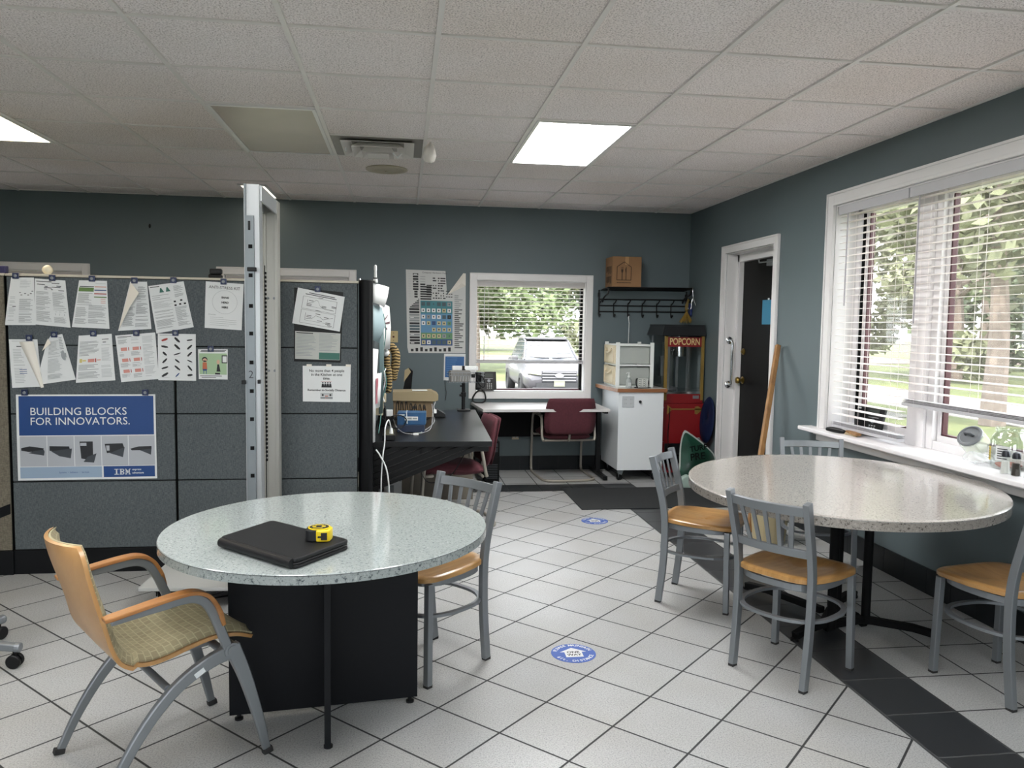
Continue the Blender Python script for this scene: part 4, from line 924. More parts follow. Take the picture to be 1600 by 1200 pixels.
for (x, z), lab in (((-1.037, 1.716), 'navy clip holding the ANTI-STRESS KIT notice'), ((-2.104, 1.374), 'navy clip holding the rolled sheet of the lower row'), ((-1.970, 1.395), 'navy clip holding the wavy sheet of the lower row'), ((-1.760, 1.404), 'navy clip holding the sheet with the yellow and pink figure'), ((-1.526, 1.410), 'navy clip holding the sheet with six pink figures'), ((-1.310, 1.413), 'navy clip holding the sheet of connector pictures'), ((-1.114, 1.322), 'navy clip holding the green cartoon card'), ((-2.137, 1.062), 'navy clip at the upper left corner of the blue poster'), ((-1.483, 1.064), 'navy clip at the upper right corner of the blue poster')):
    clip_at(x, z, lab)
clip_at(-.499, 1.683, 'navy clip holding the tilted sheet with line graphs', y=PY-.012, h=.034)
# things on top of the partition
b = MB(); b.sphere((-2.016, 4.868, PT+.029), .027, 14, 10, (1, 1, 1.0))
for v in b.v: v += Vector((noise.noise(v*60), noise.noise(v*60+Vector((5, 1, 0))), 0))*.004
b.lathe([(.016, 0), (.016, .008), (.010, .012)], (-2.016, 4.868, PT+.002), 14)
tag(b.build('cream_ball', mat('frosted_cream', '#e6dcc2', .3, emis='#ffe9bd', estr=.0), smooth='all'), 'round cream ball ornament standing on top of the partition above the left papers', 'ornament')
b = MB(); b.box((-1.092, 4.865, PT+.012), (.075, .05, .022)); b.box((-1.088, 4.86, PT+.040), (.070, .035, .034)); tag(b.build('small_camera', M_blk, bevel=.008), 'small black camera perched on the partition above the ANTI-STRESS notice', 'camera')
b = MB(); b.bb(-2.30, -2.225, 4.835, 4.875, PT, PT+.045); tag(b.build('purple_box', mat('dark_purple', '#1f1a4a', .5), bevel=.004), 'small dark purple box on top of the partition at the left picture edge', 'box')
# ================================================================ aluminium mast on its wheeled base
r = thing('wheeled_mast', 'tall double aluminium mast on a wheeled white base before the grey partition', 'mast', (-.75, 4.4, 0))
b = MB(); b.bb(-.792, -.787, 4.15, 4.24, .10, 2.174); b.bb(-.722, -.717, 4.15, 4.24, .10, 2.174); b.bb(-.787, -.722, 4.155, 4.162, .10, 2.174); b.bb(-.787, -.722, 4.225, 4.232, .10, 2.174)
b.build('front_upright', M_alu, r, bevel=.001)
b = MB(); b.bb(-.780, -.742, 4.139, 4.155, .12, 2.016); b.bb(-.788, -.780, 4.143, 4.155, .12, 2.174); b.build('scale_strip', M_alud, r, bevel=.001)
b = MB()
for z in (1.862, 1.718, 1.564, 1.425, 1.278, 1.132, .988, .839, .696, .552, .408, .264): b.box((-.759+(1.6-z)*.0, 4.1375, z), (.019, .004, .019))
b.build('square_marks', M_blkm, r)
b = MB(); b.box((-.764, 4.1375, 1.966), (.011, .003, .045)); b.build('brand_label', M_navy, r)
b = MB(); b.mesh(text_mesh('2', .055, bold=-.0005), frame_mat((-.762, 4.1375, 1.215), (1, 0, 0), (0, 0, 1))); b.box((-.764, 4.1352, 1.966), (.0035, .001, .036)); b.build('numeral', M_ink, r)
b = MB(); b.box((-.752, 4.134, 1.748), (.045, .018, .020)); b.build('slide_pointer', M_blk, r, bevel=.003)
b = MB(); b.box((-.797, 4.14, 1.177), (.02, .03, .02)); b.box((-.722, 4.14, 1.180), (.014, .03, .02)); b.build('side_stop', M_blk, r, bevel=.002)
b = MB(); b.bb(-.788, -.783, 4.66, 4.75, .10, 2.17); b.bb(-.710, -.705, 4.66, 4.75, .10, 2.17); b.bb(-.783, -.710, 4.672, 4.68, .10, 2.17); b.bb(-.783, -.77, 4.664, 4.672, .1, 2.17); b.bb(-.723, -.710, 4.664, 4.672, .1, 2.17)
b.build('rear_upright', mat('warm_aluminium', '#a9a8a2', .38, .45, var=.05, vscale=10, stretch=(1, 1, .1)), r, bevel=.001)
b = MB(); b.bb(-.719, -.709, 4.18, 4.72, 2.095, 2.172); b.bb(-.790, -.780, 4.24, 4.72, 2.095, 2.172); b.bb(-.78, -.719, 4.24, 4.66, 2.165, 2.172)
b.build('top_beam', M_alu, r, bevel=.001)
for (x, z) in ((-.762, 1.62), (-.728, 1.62), (-.762, 1.205), (-.728, 1.205)):
    b = MB(); b.lathe([(.0075, 0), (.007, .004), (0, .006)], (x, 4.672, z), 12, axis=(0, -1, 0)); b.build('bolt', M_steelp, r)
b = MB()
for k in range(46): b.box((-.7145, 4.30+.0, 1.74-k*.022), (.010, .014, .012))
b.bb(-.7185, -.716, 4.292, 4.308, .2, 1.78); b.build('toothed_rack', M_blkm, r)
b = MB(); b.prism([(-1.33, 4.139), (-.50, 4.075), (-.46, 4.72), (-1.30, 4.745)], .105, .125, 'z'); b.build('base_plate', mat('grey_white_board', '#a8aaa8', .5), r, bevel=.003)
b = MB(); b.bb(-1.22, -.56, 4.2, 4.24, .07, .105); b.bb(-1.22, -.56, 4.6, 4.64, .07, .105); b.build('base_runner', M_blk, r)
for (x, y) in ((-1.26, 4.27), (-.58, 4.22), (-1.24, 4.66), (-.58, 4.66)):
    b = MB(); b.lathe([(.030, -.012), (.034, -.008), (.034, .008), (.030, .012)], (x, y, .034), 20, axis=(1, .3, 0)); b.box((x, y, .085), (.05, .04, .035)); b.tube([(x-.016, y, .09), (x-.018, y, .034)], .004, n=6); b.build('caster', M_blk, r, smooth=True)
b = MB(); b.tube(bez([(-.60, 4.40, .02), (-.75, 4.25, .012), (-.92, 4.30, .014), (-1.05, 4.2, .012), (-.95, 4.1, .01)], 6), .004, n=6)
tag(b.build('floor_cable', M_blk, smooth='all'), 'thin black cable lying on the tiles under the white wheeled base', 'cable')
# ================================================================ floor things
M_stick_b = mat('sticker_blue', '#2f56a8', .5)
def floor_sticker(x, y, label, rot=-.02):
    r = .102; b = MB(); b.lathe([(r, 0), (r, .0012), (0, .0012)], (x, y, .0003), 48)
    o = tag(b.build('floor_sticker', M_stick_b), label, 'sticker', 'round one way stickers on the floor')
    p = MB(); z = .0022
    def arcw(s, rad, a0, step, size, flip):
        for k, ch in enumerate(s):
            if ch == ' ': continue
            a = a0 + step*k; c = (x+math.cos(a)*rad, y+math.sin(a)*rad, z)
            t = Vector((math.sin(a), -math.cos(a), 0)) if not flip else Vector((-math.sin(a), math.cos(a), 0))
            n = Vector((math.cos(a), math.sin(a), 0))*(1 if not flip else -1)
            p.mesh(text_mesh(ch, size, bold=.0006), frame_mat(c, t, n), 0)
    arcw('PLEASE MAINTAIN', .084, math.radians(158), -math.radians(9.8), .026, False)
    arcw('6ft. DISTANCE', .084, math.radians(207), math.radians(10.8), .026, True)
    R = Matrix.Rotation(rot, 3, 'Z')
    pts = [(-.040, -.042), (.040, -.042), (.040, .012), (.062, .012), (0, .058), (-.062, .012), (-.040, .012)]
    p.add([Vector((x, y, z-.0003)) + R @ Vector((a, c, 0)) for a, c in pts], [tuple(range(7))], 0)
    for w, dy in (('ONE', .008), ('WAY', -.020)): p.mesh(text_mesh(w, .028, bold=.0008), frame_mat((x, y+dy, z+.0004), (1, rot, 0), (-rot, 1, 0)), 1)
    p.build('print', [M_paper, M_ink], o)
floor_sticker(.777, 3.406, 'round blue ONE WAY sticker on the floor between the two round tables')
floor_sticker(1.464, 5.785, 'round blue ONE WAY sticker on the floor in front of the dark mat')
b = MB(); b.bb(1.445, 2.86, 6.14, 6.96, .0005, .008); tag(b.build('entrance_mat', mat('charcoal_mat', '#232628', .95, var=.25, vscale=400, bump=.5, bscale=600), bevel=.003), 'charcoal entrance mat on the floor before the white cabinet', 'mat')
# ================================================================ dining chairs
M_rub = mat('rubber_foot', '#2a2a2b', .8)
def rsq(t, a, c, e=3.2):
    k = (abs(math.cos(t))**e + abs(math.sin(t))**e)**(-1/e); return a*k*math.cos(t), c*k*math.sin(t)
def make_dining(label):
    t = thing('dining_chair', label, 'chair', (0, 0, 0), 0, 'silver slat-back chairs with oak seats')
    kw = dict(world=False)
    # seat
    b = MB(); n = 40; vs = []; rings = [0, .35, .65, .85, .96, 1.0, 1.0, .95]
    for j, r in enumerate(rings):
        for i in range(n):
            a = 2*PI*i/n; x, y = rsq(a, .207, .207, 5.0); y *= (1-.14*max(0, -x/.2)); 
            z = .465 - .016*(1-min(1, r*1.15)**2)*(1 if j < 5 else 0)
            if j == 5: z = .459
            if j == 6: z = .442
            if j == 7: z = .438
            z += .004*max(0, -x/.2) - .006*max(0, x/.2)**2
            vs.append((x*r+.012, y*r, z))
    fs = [(k*n+i, k*n+(i+1) % n, (k+1)*n+(i+1) % n, (k+1)*n+i) for k in range(len(rings)-1) for i in range(n)]
    fs.append(tuple(range((len(rings)-1)*n, len(rings)*n))[::-1]); b.add(vs, fs); b.build('seat', M_seat, t, smooth=True, **kw)
    # frame under the seat and foot ring
    b = MB(); ring = [(rsq(2*PI*i/36, .190, .188, 3.2)[0]+.005, rsq(2*PI*i/36, .190, .184, 3.2)[1]*(1-.08*max(0, -math.cos(2*PI*i/36))), .424) for i in range(36)]
    b.tube(ring, 1, sect=(.014, .026), up=(0, 0, 1), closed=True); b.build('seat_frame', M_steelp, t, **kw)
    b = MB(); ring = [(rsq(2*PI*i/36, .205, .197, 2.5)[0]-.002, rsq(2*PI*i/36, .205, .197, 2.5)[1], .285) for i in range(36)]
    b.tube(ring, 1, sect=(.022, .012), up=(0, 0, 1), closed=True); b.build('foot_ring', M_steelp, t, **kw)
    for s in (-1, 1):
        b = MB(); P = bez([(-.185, s*.168, .008), (-.163, s*.170, .22), (-.158, s*.172, .42), (-.172, s*.174, .55), (-.205, s*.177, .68), (-.236, s*.180, .795)], 5)
        b.tube(P, 1, sect=(.026, .036), up=(1, 0, .0)); o = b.build('leg', M_steelp, t, bevel=.003, **kw)
        c = MB(); c.box((-.186, s*.168, .007), (.032, .025, .014)); c.build('foot_cap', M_rub, o, world=False)
        b = MB(); b.tube([(.180, s*.182, .008), (.172, s*.176, .43)], 1, sect=(.028, .028), up=(1, 0, 0)); o = b.build('leg', M_steelp, t, bevel=.003, **kw)
        c = MB(); c.box((.180, s*.182, .007), (.027, .027, .014)); c.build('foot_cap', M_rub, o, world=False)
    def bow(z, x0, hw, d=.030, n=10): return [(x0 - d*(1-(2*k/n-1)**2), -hw+2*hw*k/n, z) for k in range(n+1)]
    b = MB(); b.tube(bow(.757, -.226, .175), 1, sect=(.016, .040), up=(-.25, 0, 1)); b.build('top_rail', M_steelp, t, bevel=.002, **kw)
    b = MB(); b.tube(bow(.573, -.178, .172, .024), 1, sect=(.014, .036), up=(-.25, 0, 1)); b.build('lower_rail', M_steelp, t, bevel=.002, **kw)
    for k in range(5):
        u = (k-2)/2; q = 1-(u*.62)**2
        b = MB(); b.tube([(-.180-.024*q, u*.095, .583), (-.223-.030*q, u*.118, .745)], 1, sect=(.018, .007), up=(1, 0, .25)); b.build('slat', M_steelp, t, **kw)
    return t
G_CH = 'silver slat-back chairs with oak seats'
c2 = make_dining('silver slat-back chair at the near side of the right table, its back to the camera')
c2.location = (1.700, 3.168, 0); c2.rotation_euler.z = math.radians(32.5)
dup(c2, (1.630, 4.055, 0), math.radians(-35), 'silver slat-back chair at the left end of the right table, near the mat')
dup(c2, (2.515, 2.905, 0), math.radians(100), 'silver slat-back chair cut off by the right edge of the picture')
dup(c2, (2.515, 4.44, 0), math.radians(253), 'silver slat-back chair behind the right table, under the window')
dup(c2, (.125, 3.392, 0), math.radians(221), 'silver slat-back chair tucked behind the left round table')
# ================================================================ tables
def table_top(b, cx, cy, ax, ay, ang, z, th, n=96, mt=0, me=0):
    R = Matrix.Rotation(ang, 3, 'Z'); vs = []
    prof = [(0, z), (.97, z), (.996, z), (1, z-.0025), (1, z-th), (.98, z-th), (0, z-th)]
    for r, zz in prof:
        for i in range(n): t = 2*PI*i/n; vs.append(Vector((cx, cy, zz)) + R @ Vector((ax*r*math.cos(t), ay*r*math.sin(t), 0)))
    fs = []
    for k in range(len(prof)-1):
        for i in range(n): fs.append((k*n+i, k*n+(i+1) % n, (k+1)*n+(i+1) % n, (k+1)*n+i))
    b.add(vs, fs[:3*n]); k0 = len(vs)
    b.add(vs, fs[3*n:4*n], me); b.add(vs, fs[4*n:])
r = thing('round_table', 'left round table with a speckled top on crossed black panels', 'table', (-.263, 2.925, 0))
b = MB(); table_top(b, -.263, 2.925, .590, .572, math.radians(50), .74, .032, me=1); b.build('tabletop', [M_lamL, M_edgeL], r, smooth=True, weld=True)
b = MB(); table_top(b, -.263, 2.925, .5905, .5725, math.radians(50), .7376, .0015); b.build('edge_seam', M_ink, r)
cx, cy = -.285, 2.99
b = MB(); b.box((cx, cy, .365), (.70, .022, .686), Matrix.Rotation(math.radians(6.5), 3, 'Z')); b.build('cross_panel', M_navy, r, bevel=.001)
b = MB(); b.box((-.279, 2.986, .365), (.022, .64, .686), Matrix.Rotation(math.radians(5.4), 3, 'Z')); b.build('cross_panel', M_navy, r, bevel=.001)
for (x, y) in ((-.60, 2.955), (.035, 3.025), (-.252, 2.72), (-.30, 3.28)):
    b = MB(); b.lathe([(.016, 0), (.016, .008), (.008, .012), (.008, .03)], (x, y, .0), 14); b.build('levelling_foot', M_blk, r, smooth=True)
r = thing('oval_table', 'large right oval table with a glossy speckled top beside the big window', 'table', (2.142, 3.587, 0))
b = MB(); A = math.atan2(.89, .45); table_top(b, 2.142, 3.587, .824, .724, A, .74, .042, me=1); b.build('tabletop', [M_lamR, M_edgeR], r, smooth=True, weld=True)
b = MB(); table_top(b, 2.142, 3.587, .8245, .7245, A, .7375, .0016); b.build('edge_seam', M_ink2, r)
b = MB(); posts = [(2.293, 3.545), (2.085, 3.50), (2.205, 3.66), (2.26, 3.80)]
for k, (x, y) in enumerate(posts):
    b = MB(); b.cyl((x, y, .03), (x, y, .69), .022, n=16); b.build('post', M_blkm, r, smooth=True)
b = MB(); b.box((2.18, 3.63, .692), (.42, .42, .012)); b.build('mounting_plate', M_blkm, r)
for (p, q) in (((2.27, 3.55), (2.56, 3.385)), ((2.09, 3.53), (1.865, 3.44)), ((2.14, 3.68), (1.96, 4.18)), ((2.24, 3.76), (2.50, 3.98)), ((2.293, 3.545), (2.06, 3.52)), ((2.06, 3.52), (2.24, 3.76)), ((2.24, 3.76), (2.293, 3.545))):
    b = MB(); b.tube([(p[0], p[1], .052), (p[0]+(q[0]-p[0])*.7, p[1]+(q[1]-p[1])*.7, .042), (q[0], q[1], .024)], 1, sect=(.040, .034), up=(0, 0, 1)); b.build('base_arm', M_blkm, r, bevel=.005)
    if (q[0]-2.2)**2 + (q[1]-3.6)**2 > .06: b = MB(); b.cyl((q[0], q[1], 0), (q[0], q[1], .012), .02, n=14); b.build('glide', M_blk, r)
# portfolio and tape measure on the left table
def px(x, y, z): return Vector((x, y, z))
Q = [(-.598, 2.668), (-.462, 2.885), (-.170, 2.600), (-.318, 2.390)]
cxp = sum(q[0] for q in Q)/4; cyp = sum(q[1] for q in Q)/4
r = thing('zip_portfolio', 'black leatherette zip portfolio lying on the left round table', 'portfolio', (cxp, cyp, .741))
def rounded(Q, rad, n=5):
    o = []
    for i in range(4):
        p = Vector(Q[i]); a = (Vector(Q[i-1])-p).normalized(); c = (Vector(Q[(i+1) % 4])-p).normalized()
        s, e = p+a*rad, p+c*rad
        for k in range(n+1): t = k/n; o.append(((1-t)**2*s + 2*t*(1-t)*p + t*t*e)[:])
    return o
def slab(Q, z0, z1, inset=0, rad=.02):
    c = Vector((cxp, cyp)); q = [tuple(c+(Vector(p)-c)*(1-inset)) for p in Q]; b = MB(); b.prism(rounded(q, rad), z0, z1, 'z'); return b
slab(Q, .741, .752).build('back_cover', M_blksoft, r, bevel=.004, seg=3)
slab(Q, .752, .760, .05).build('pages', M_blkm, r)
slab(Q, .760, .774).build('front_cover', M_blksoft, r, bevel=.005, seg=3)
b = MB(); a, c = Vector(Q[0]+(.7575,)), Vector(Q[3]+(.7575,)); b.cyl(a*.97+c*.03, c*.97+a*.03, .0155, n=14); b.build('spine', M_blksoft, r, smooth=True)
ZP = [p+(.756,) for p in rounded([tuple(Vector((cxp, cyp))+(Vector(p)-Vector((cxp, cyp)))*.985) for p in Q], .02)]
b = MB(); b.tube(ZP, .003, n=6, closed=True); b.build('zip', mat('dark_zip', '#2c2c2e', .4, .4), r)
# tape measure
M_yel = mat('yellow_plastic', '#e3c81c', .35); M_tb = mat('black_rubber', '#15171a', .55)
r = thing('tape_measure', 'yellow and black tape measure standing on the black portfolio', 'tape measure', (-.268, 2.600, .7745), math.radians(-2))
kw = dict(world=False)
def rrect(w, h, rad, n=5, cx=0, cy=0):
    o = []
    for (sx, sy, a0) in ((1, 1, 0), (-1, 1, PI/2), (-1, -1, PI), (1, -1, 1.5*PI)):
        for k in range(n+1): a = a0+PI/2*k/n; o.append((cx+sx*(w/2-rad)+rad*math.cos(a), cy+sy*(h/2-rad)+rad*math.sin(a)))
    return o
def rr_poly(w, h, rad, cx=0, cy=0, n=5):
    o = []
    for (sx, sy, a0) in ((1, 1, 0), (-1, 1, PI/2), (-1, -1, PI), (1, -1, 1.5*PI)):
        for k in range(n+1): a = a0+PI/2*k/n; o.append((cx+sx*(w/2-rad)+rad*math.cos(a), cy+sy*(h/2-rad)+rad*math.sin(a)))
    return o
b = MB(); b.prism(rr_poly(.078, .070, .020, -.003, .005), 0, .040, 'z'); b.build('case', M_tb, r, bevel=.006, seg=3, **kw)
b = MB(); b.prism([(-.006, -.035), (.030, -.035), (.039, -.026), (.042, -.006), (.042, .020), (-.006, .020)], .001, .0395, 'z'); b.build('front_shell', M_yel, r, bevel=.005, seg=3, **kw)
b = MB(); b.lathe([(.036, 0), (.036, .0025), (.031, .003)], (.0, .004, .0395), 36); b.build('label_ring', M_yel, r, **kw)
b = MB(); b.lathe([(.031, 0), (.031, .0032), (0, .0036)], (.0, .004, .0395), 36); b.build('top_label', M_tb, r, **kw)
b = MB()
for (x_, y_, w_, h_) in ((-.016, .006, .012, .012), (.014, .006, .012, .014), (-.002, -.016, .03, .004), (-.002, .024, .026, .003)): b.box((x_, y_, .0434), (w_, h_, .0008))
b.build('label_print', M_yel, r, **kw)
b = MB(); b.box((.020, -.0355, .020), (.020, .004, .024)); b.box((.006, -.0355, .018), (.012, .004, .006)); b.build('lock_slot', M_tb, r, bevel=.001, **kw)
# ================================================================ armchair
def patt_mat():
    m = bpy.data.materials.new('checked_olive_fabric'); m.use_nodes = True; t = NT(m); b = t.n['Principled BSDF']
    br = t.new('ShaderNodeTexBrick'); br.inputs['Scale'].default_value = 1; br.offset = .5
    br.inputs['Brick Width'].default_value = .030; br.inputs['Row Height'].default_value = .024; br.inputs['Mortar Size'].default_value = .0018
    br.inputs['Color1'].default_value = lin('#8a8168')+(1,); br.inputs['Color2'].default_value = lin('#989074')+(1,); br.inputs['Mortar'].default_value = lin('#aba486')+(1,)
    uv = t.coord('UV'); t.l.new(uv, br.inputs['Vector']); n = t.noise(t.coord(), 300, 2)
    t.l.new(t.mix(t.math('MULTIPLY', n, .35), br.outputs[0], lin('#7d7458')), b.inputs['Base Color']); b.inputs['Roughness'].default_value = .9; return m
r = thing('plywood_armchair', 'maple shell armchair with olive checked pad and wooden arms at the left table', 'armchair', (-.807, 2.744, 0), math.radians(35.6))
PRF = bez([(-.338, .806), (-.318, .73), (-.288, .64), (-.256, .55), (-.226, .475), (-.185, .425), (-.125, .403), (-.06, .405), (.02, .422), (.10, .432), (.17, .420), (.232, .390)], 5)
def shell(i0, i1, off, hwf, th, nw=12):
    b = MB(); vs = []; uv = []; N = len(PRF)
    L = 0
    idx = list(range(i0, i1+1))
    for side in (0, 1):
        L = 0
        for ii, i in enumerate(idx):
            p = PRF[i]; t = (PRF[min(i+1, N-1)]-PRF[max(i-1, 0)]).normalized(); nrm = Vector((-t.y, t.x))
            if nrm.dot(Vector((.6, .8))) < 0: nrm = -nrm
            if ii: L += (PRF[i]-PRF[i-1]).length
            q = p + nrm*(off + (th if side else 0)); s = i/(N-1)
            back = max(0, 1-s/.42); hw = hwf(s)
            for k in range(nw+1):
                w = -1+2*k/nw; fwd = .045*back*w*w
                vs.append((q[0]+fwd, w*hw, q[1]+ (.012*w*w if s > .5 else 0))); uv.append((w*hw, L))
    m = len(idx); fs = []; st = nw+1; o = m*st
    for i in range(m-1):
        for k in range(nw):
            a = i*st+k; fs.append((a, a+1, a+st+1, a+st)); fs.append((o+a, o+a+st, o+a+st+1, o+a+1))
    for i in range(m-1):
        for k in (0, nw):
            a = i*st+k; f = (a, a+st, o+a+st, o+a); fs.append(f if k == 0 else f[::-1])
    for k in range(nw):
        fs.append((k, o+k, o+k+1, k+1)); a = (m-1)*st+k; fs.append((a, a+1, o+a+1, o+a))
    b.add(vs, fs); return b, uv
def hw1(s):
    if s < .06: return .150+.045*math.sqrt(s/.06)
    return .195+.022*min(1, (s-.06)/.35) if s < .85 else .217-.03*((s-.85)/.15)**2
N = len(PRF)
b, uv = shell(0, N-1, 0, hw1, .012); b.build('shell', M_ply, r, smooth=True, **kw)
def pad(i0, i1):
    b, uv = shell(i0, i1, .0125, lambda s: hw1(s)-.010, .024)
    m_ = i1-i0+1; st = 13; o = m_*st
    for i in range(m_):
        for k in range(13):
            e = min(1, min(k, 12-k)/1.0, 1) * min(1, min(i, m_-1-i)/2)
            v = b.v[o+i*st+k]; base = b.v[i*st+k]; v[:] = base.lerp(v, .25+.75*min(1, e))[:]
    ob = b.build('upholstered_pad', patt_mat() if not bpy.data.materials.get('checked_olive_fabric') else bpy.data.materials['checked_olive_fabric'], r, smooth=True, **kw)
    ul = ob.data.uv_layers.new(name='uv')
    for lp in ob.data.loops: ul.data[lp.index].uv = uv[lp.vertex_index]
    return ob
pad(0, N-1)
for s in (-1, 1):
    b = MB(); W = s*.258; P = bez([(-.255, W, .606), (-.15, W, .620), (-.05, W, .632), (.01, W, .632), (.055, W, .610), (.085, W, .562), (.106, W, .500)], 5)
    vs = []; Nn = len(P)
    for i, p in enumerate(P):
        t = (P[min(i+1, Nn-1)]-P[max(i-1, 0)]).normalized(); nn = Vector((-t.z, 0, t.x)); w = .022*(1 if i < Nn-4 else 1-.18*(i-Nn+5)) * (.8 if i == 0 else 1)
        for a, c in ((-1, -.5), (1, -.5), (1, .5), (-1, .5)): vs.append(p+Vector((0, a*w, 0))+nn*c*.013)
    fs = [(i*4+j, i*4+(j+1) % 4, (i+1)*4+(j+1) % 4, (i+1)*4+j) for i in range(Nn-1) for j in range(4)] + [(3, 2, 1, 0), tuple(range((Nn-1)*4, Nn*4))]
    b.add(vs, fs); b.build('wooden_arm', M_arm, r, bevel=.003, **kw)
    b = MB(); P = bez([(-.235, W, .590), (-.10, W*.99, .608), (-.02, W*.985, .615), (.028, W*.98, .604), (.063, W*.97, .567), (.098, W*.95, .485), (.130, W*.91, .402)], 5)
    b.tube(P, [.5+.5*min(1, k/6) for k in range(len(P))], sect=(.030, .022), up=(0, s, 0)); b.build('arm_support', M_steelp, r, bevel=.004, smooth=True, **kw)
    Wl = s*.232
    b = MB(); P = bez([(.140, Wl, .415), (.185, Wl, .30), (.232, Wl*1.0, .14), (.262, Wl, .012)], 6); b.tube(P, [1.25-.6*k/(len(P)-1) for k in range(len(P))], sect=(.040, .026), up=(0, 1, 0)); o = b.build('leg', M_steelp, r, bevel=.004, smooth=True, **kw)
    c = MB(); c.box((.264, Wl, .010), (.034, .024, .02), Matrix.Rotation(-.2, 3, 'Y')); c.build('foot_cap', M_rub, o, bevel=.003, **kw)
    b = MB(); P = bez([(.135, Wl*.985, .395), (.06, Wl, .378), (-.04, Wl, .325), (-.13, Wl, .235), (-.205, Wl, .125), (-.262, Wl, .012)], 5); b.tube(P, [1.15-.5*k/(len(P)-1) for k in range(len(P))], sect=(.040, .026), up=(0, 1, 0)); o = b.build('leg', M_steelp, r, bevel=.004, smooth=True, **kw)
    c = MB(); c.box((-.266, Wl, .010), (.034, .024, .02), Matrix.Rotation(.25, 3, 'Y')); c.build('foot_cap', M_rub, o, bevel=.003, **kw)
    b = MB(); b.cyl((.138, s*.205, .402), (.138, s*.250, .402), .026, n=24); b.cyl((.138, s*.25, .402), (.138, s*.253, .402), .018, n=20); b.build('pivot', M_steelp, r, smooth=True, **kw)
    b = MB(); b.box((.03, Wl*1.062, .358), (.034, .003, .016), Matrix.Rotation(-.48, 3, 'Y')); b.build('maker_label', M_cart, r, **kw)
b = MB(); b.cyl((.128, -.22, .388), (.128, .22, .388), .014, n=12); b.cyl((-.06, -.22, .325), (-.06, .22, .325), .012, n=12); b.box((.03, 0, .385), (.22, .20, .012)); b.build('cross_bar', M_steelp, r, smooth=True, **kw)
b = MB(); b.tube([(.10, -.20, .375), (.09, -.215, .362), (.07, -.225, .366)], .012, n=8); b.build('tilt_lever', M_blk, r, smooth=True, **kw)
# office chair out at the left edge
r = thing('office_chair', 'swivel office chair on silver castered base, only its foot showing at the left edge', 'office chair', (-1.965, 3.53, 0), .07)
for k in range(5):
    a = 2*PI*k/5 - .12; c, s = math.cos(a), math.sin(a)
    b = MB(); b.tube([(c*.04, s*.04, .115), (c*.20, s*.20, .105), (c*.345, s*.345, .088)], [1.15, 1, .95], sect=(.036, .034), up=(0, 0, 1)); b.cyl((c*.335, s*.335, .088), (c*.362, s*.362, .087), .021, n=14); o = b.build('base_arm', M_steelp, r, bevel=.006, **kw)
    d = MB()
    for q in (-.014, .014): d.lathe([(.026, -.009), (.030, -.005), (.030, .005), (.026, .009)], (c*.335-s*q, s*.335+c*q, .030), 20, axis=(-s, c, 0))
    d.cyl((c*.335, s*.335, .035), (c*.335, s*.335, .08), .008, n=8); d.build('caster', M_blk, o, smooth=True, **kw)
b = MB(); b.cyl((0, 0, .10), (0, 0, .44), .028, n=16); b.build('gas_column', M_blk, r, smooth=True, **kw)
b = MB(); b.box((-.08, 0, .48), (.42, .44, .07)); b.build('seat', M_blksoft, r, bevel=.03, seg=4, **kw)
b = MB(); b.box((-.30, 0, .80), (.06, .42, .48), Matrix.Rotation(-.12, 3, 'Y')); b.tube([(-.12, 0, .45), (-.30, 0, .46), (-.345, 0, .7)], .015, n=8); b.build('backrest', M_blksoft, r, bevel=.025, seg=4, **kw)
# ================================================================ burgundy cantilever chairs
def cushion(b, P, hw, th, nw=10, crown=.006):
    """pad following profile P (x,z), half-width hw, thickness th"""
    n = len(P); vs = []
    for side in (0, 1):
        for i in range(n):
            t = (P[min(i+1, n-1)]-P[max(i-1, 0)]).normalized(); nm = Vector((-t.y, t.x)); e = math.sin(PI*(i+.35)/(n-.3))**.35
            for k in range(nw+1):
                w = -1+2*k/nw; ed = (1-abs(w)**6)**.5 if abs(w) < 1 else 0; hwe = hw*(1-.22*(1-e)-.02*abs(2*(i+.5)/n-1)**3)
                q = P[i]+nm*((th/2+crown*(1-w*w))*max(.12, ed)*e*(1 if side else -1)); vs.append((q.x, w*hwe, q.y))
    st = nw+1; o = n*st; fs = []
    for i in range(n-1):
        for k in range(nw): a = i*st+k; fs.append((a, a+st, a+st+1, a+1)); fs.append((o+a, o+a+1, o+a+st+1, o+a+st))
        for k in (0, nw): a = i*st+k; f = (a, o+a, o+a+st, a+st); fs.append(f if k == 0 else f[::-1])
    for k in range(nw): fs.append((k, k+1, o+k+1, o+k)); a = (n-1)*st+k; fs.append((a, o+a, o+a+1, a+1))
    b.add(vs, fs)
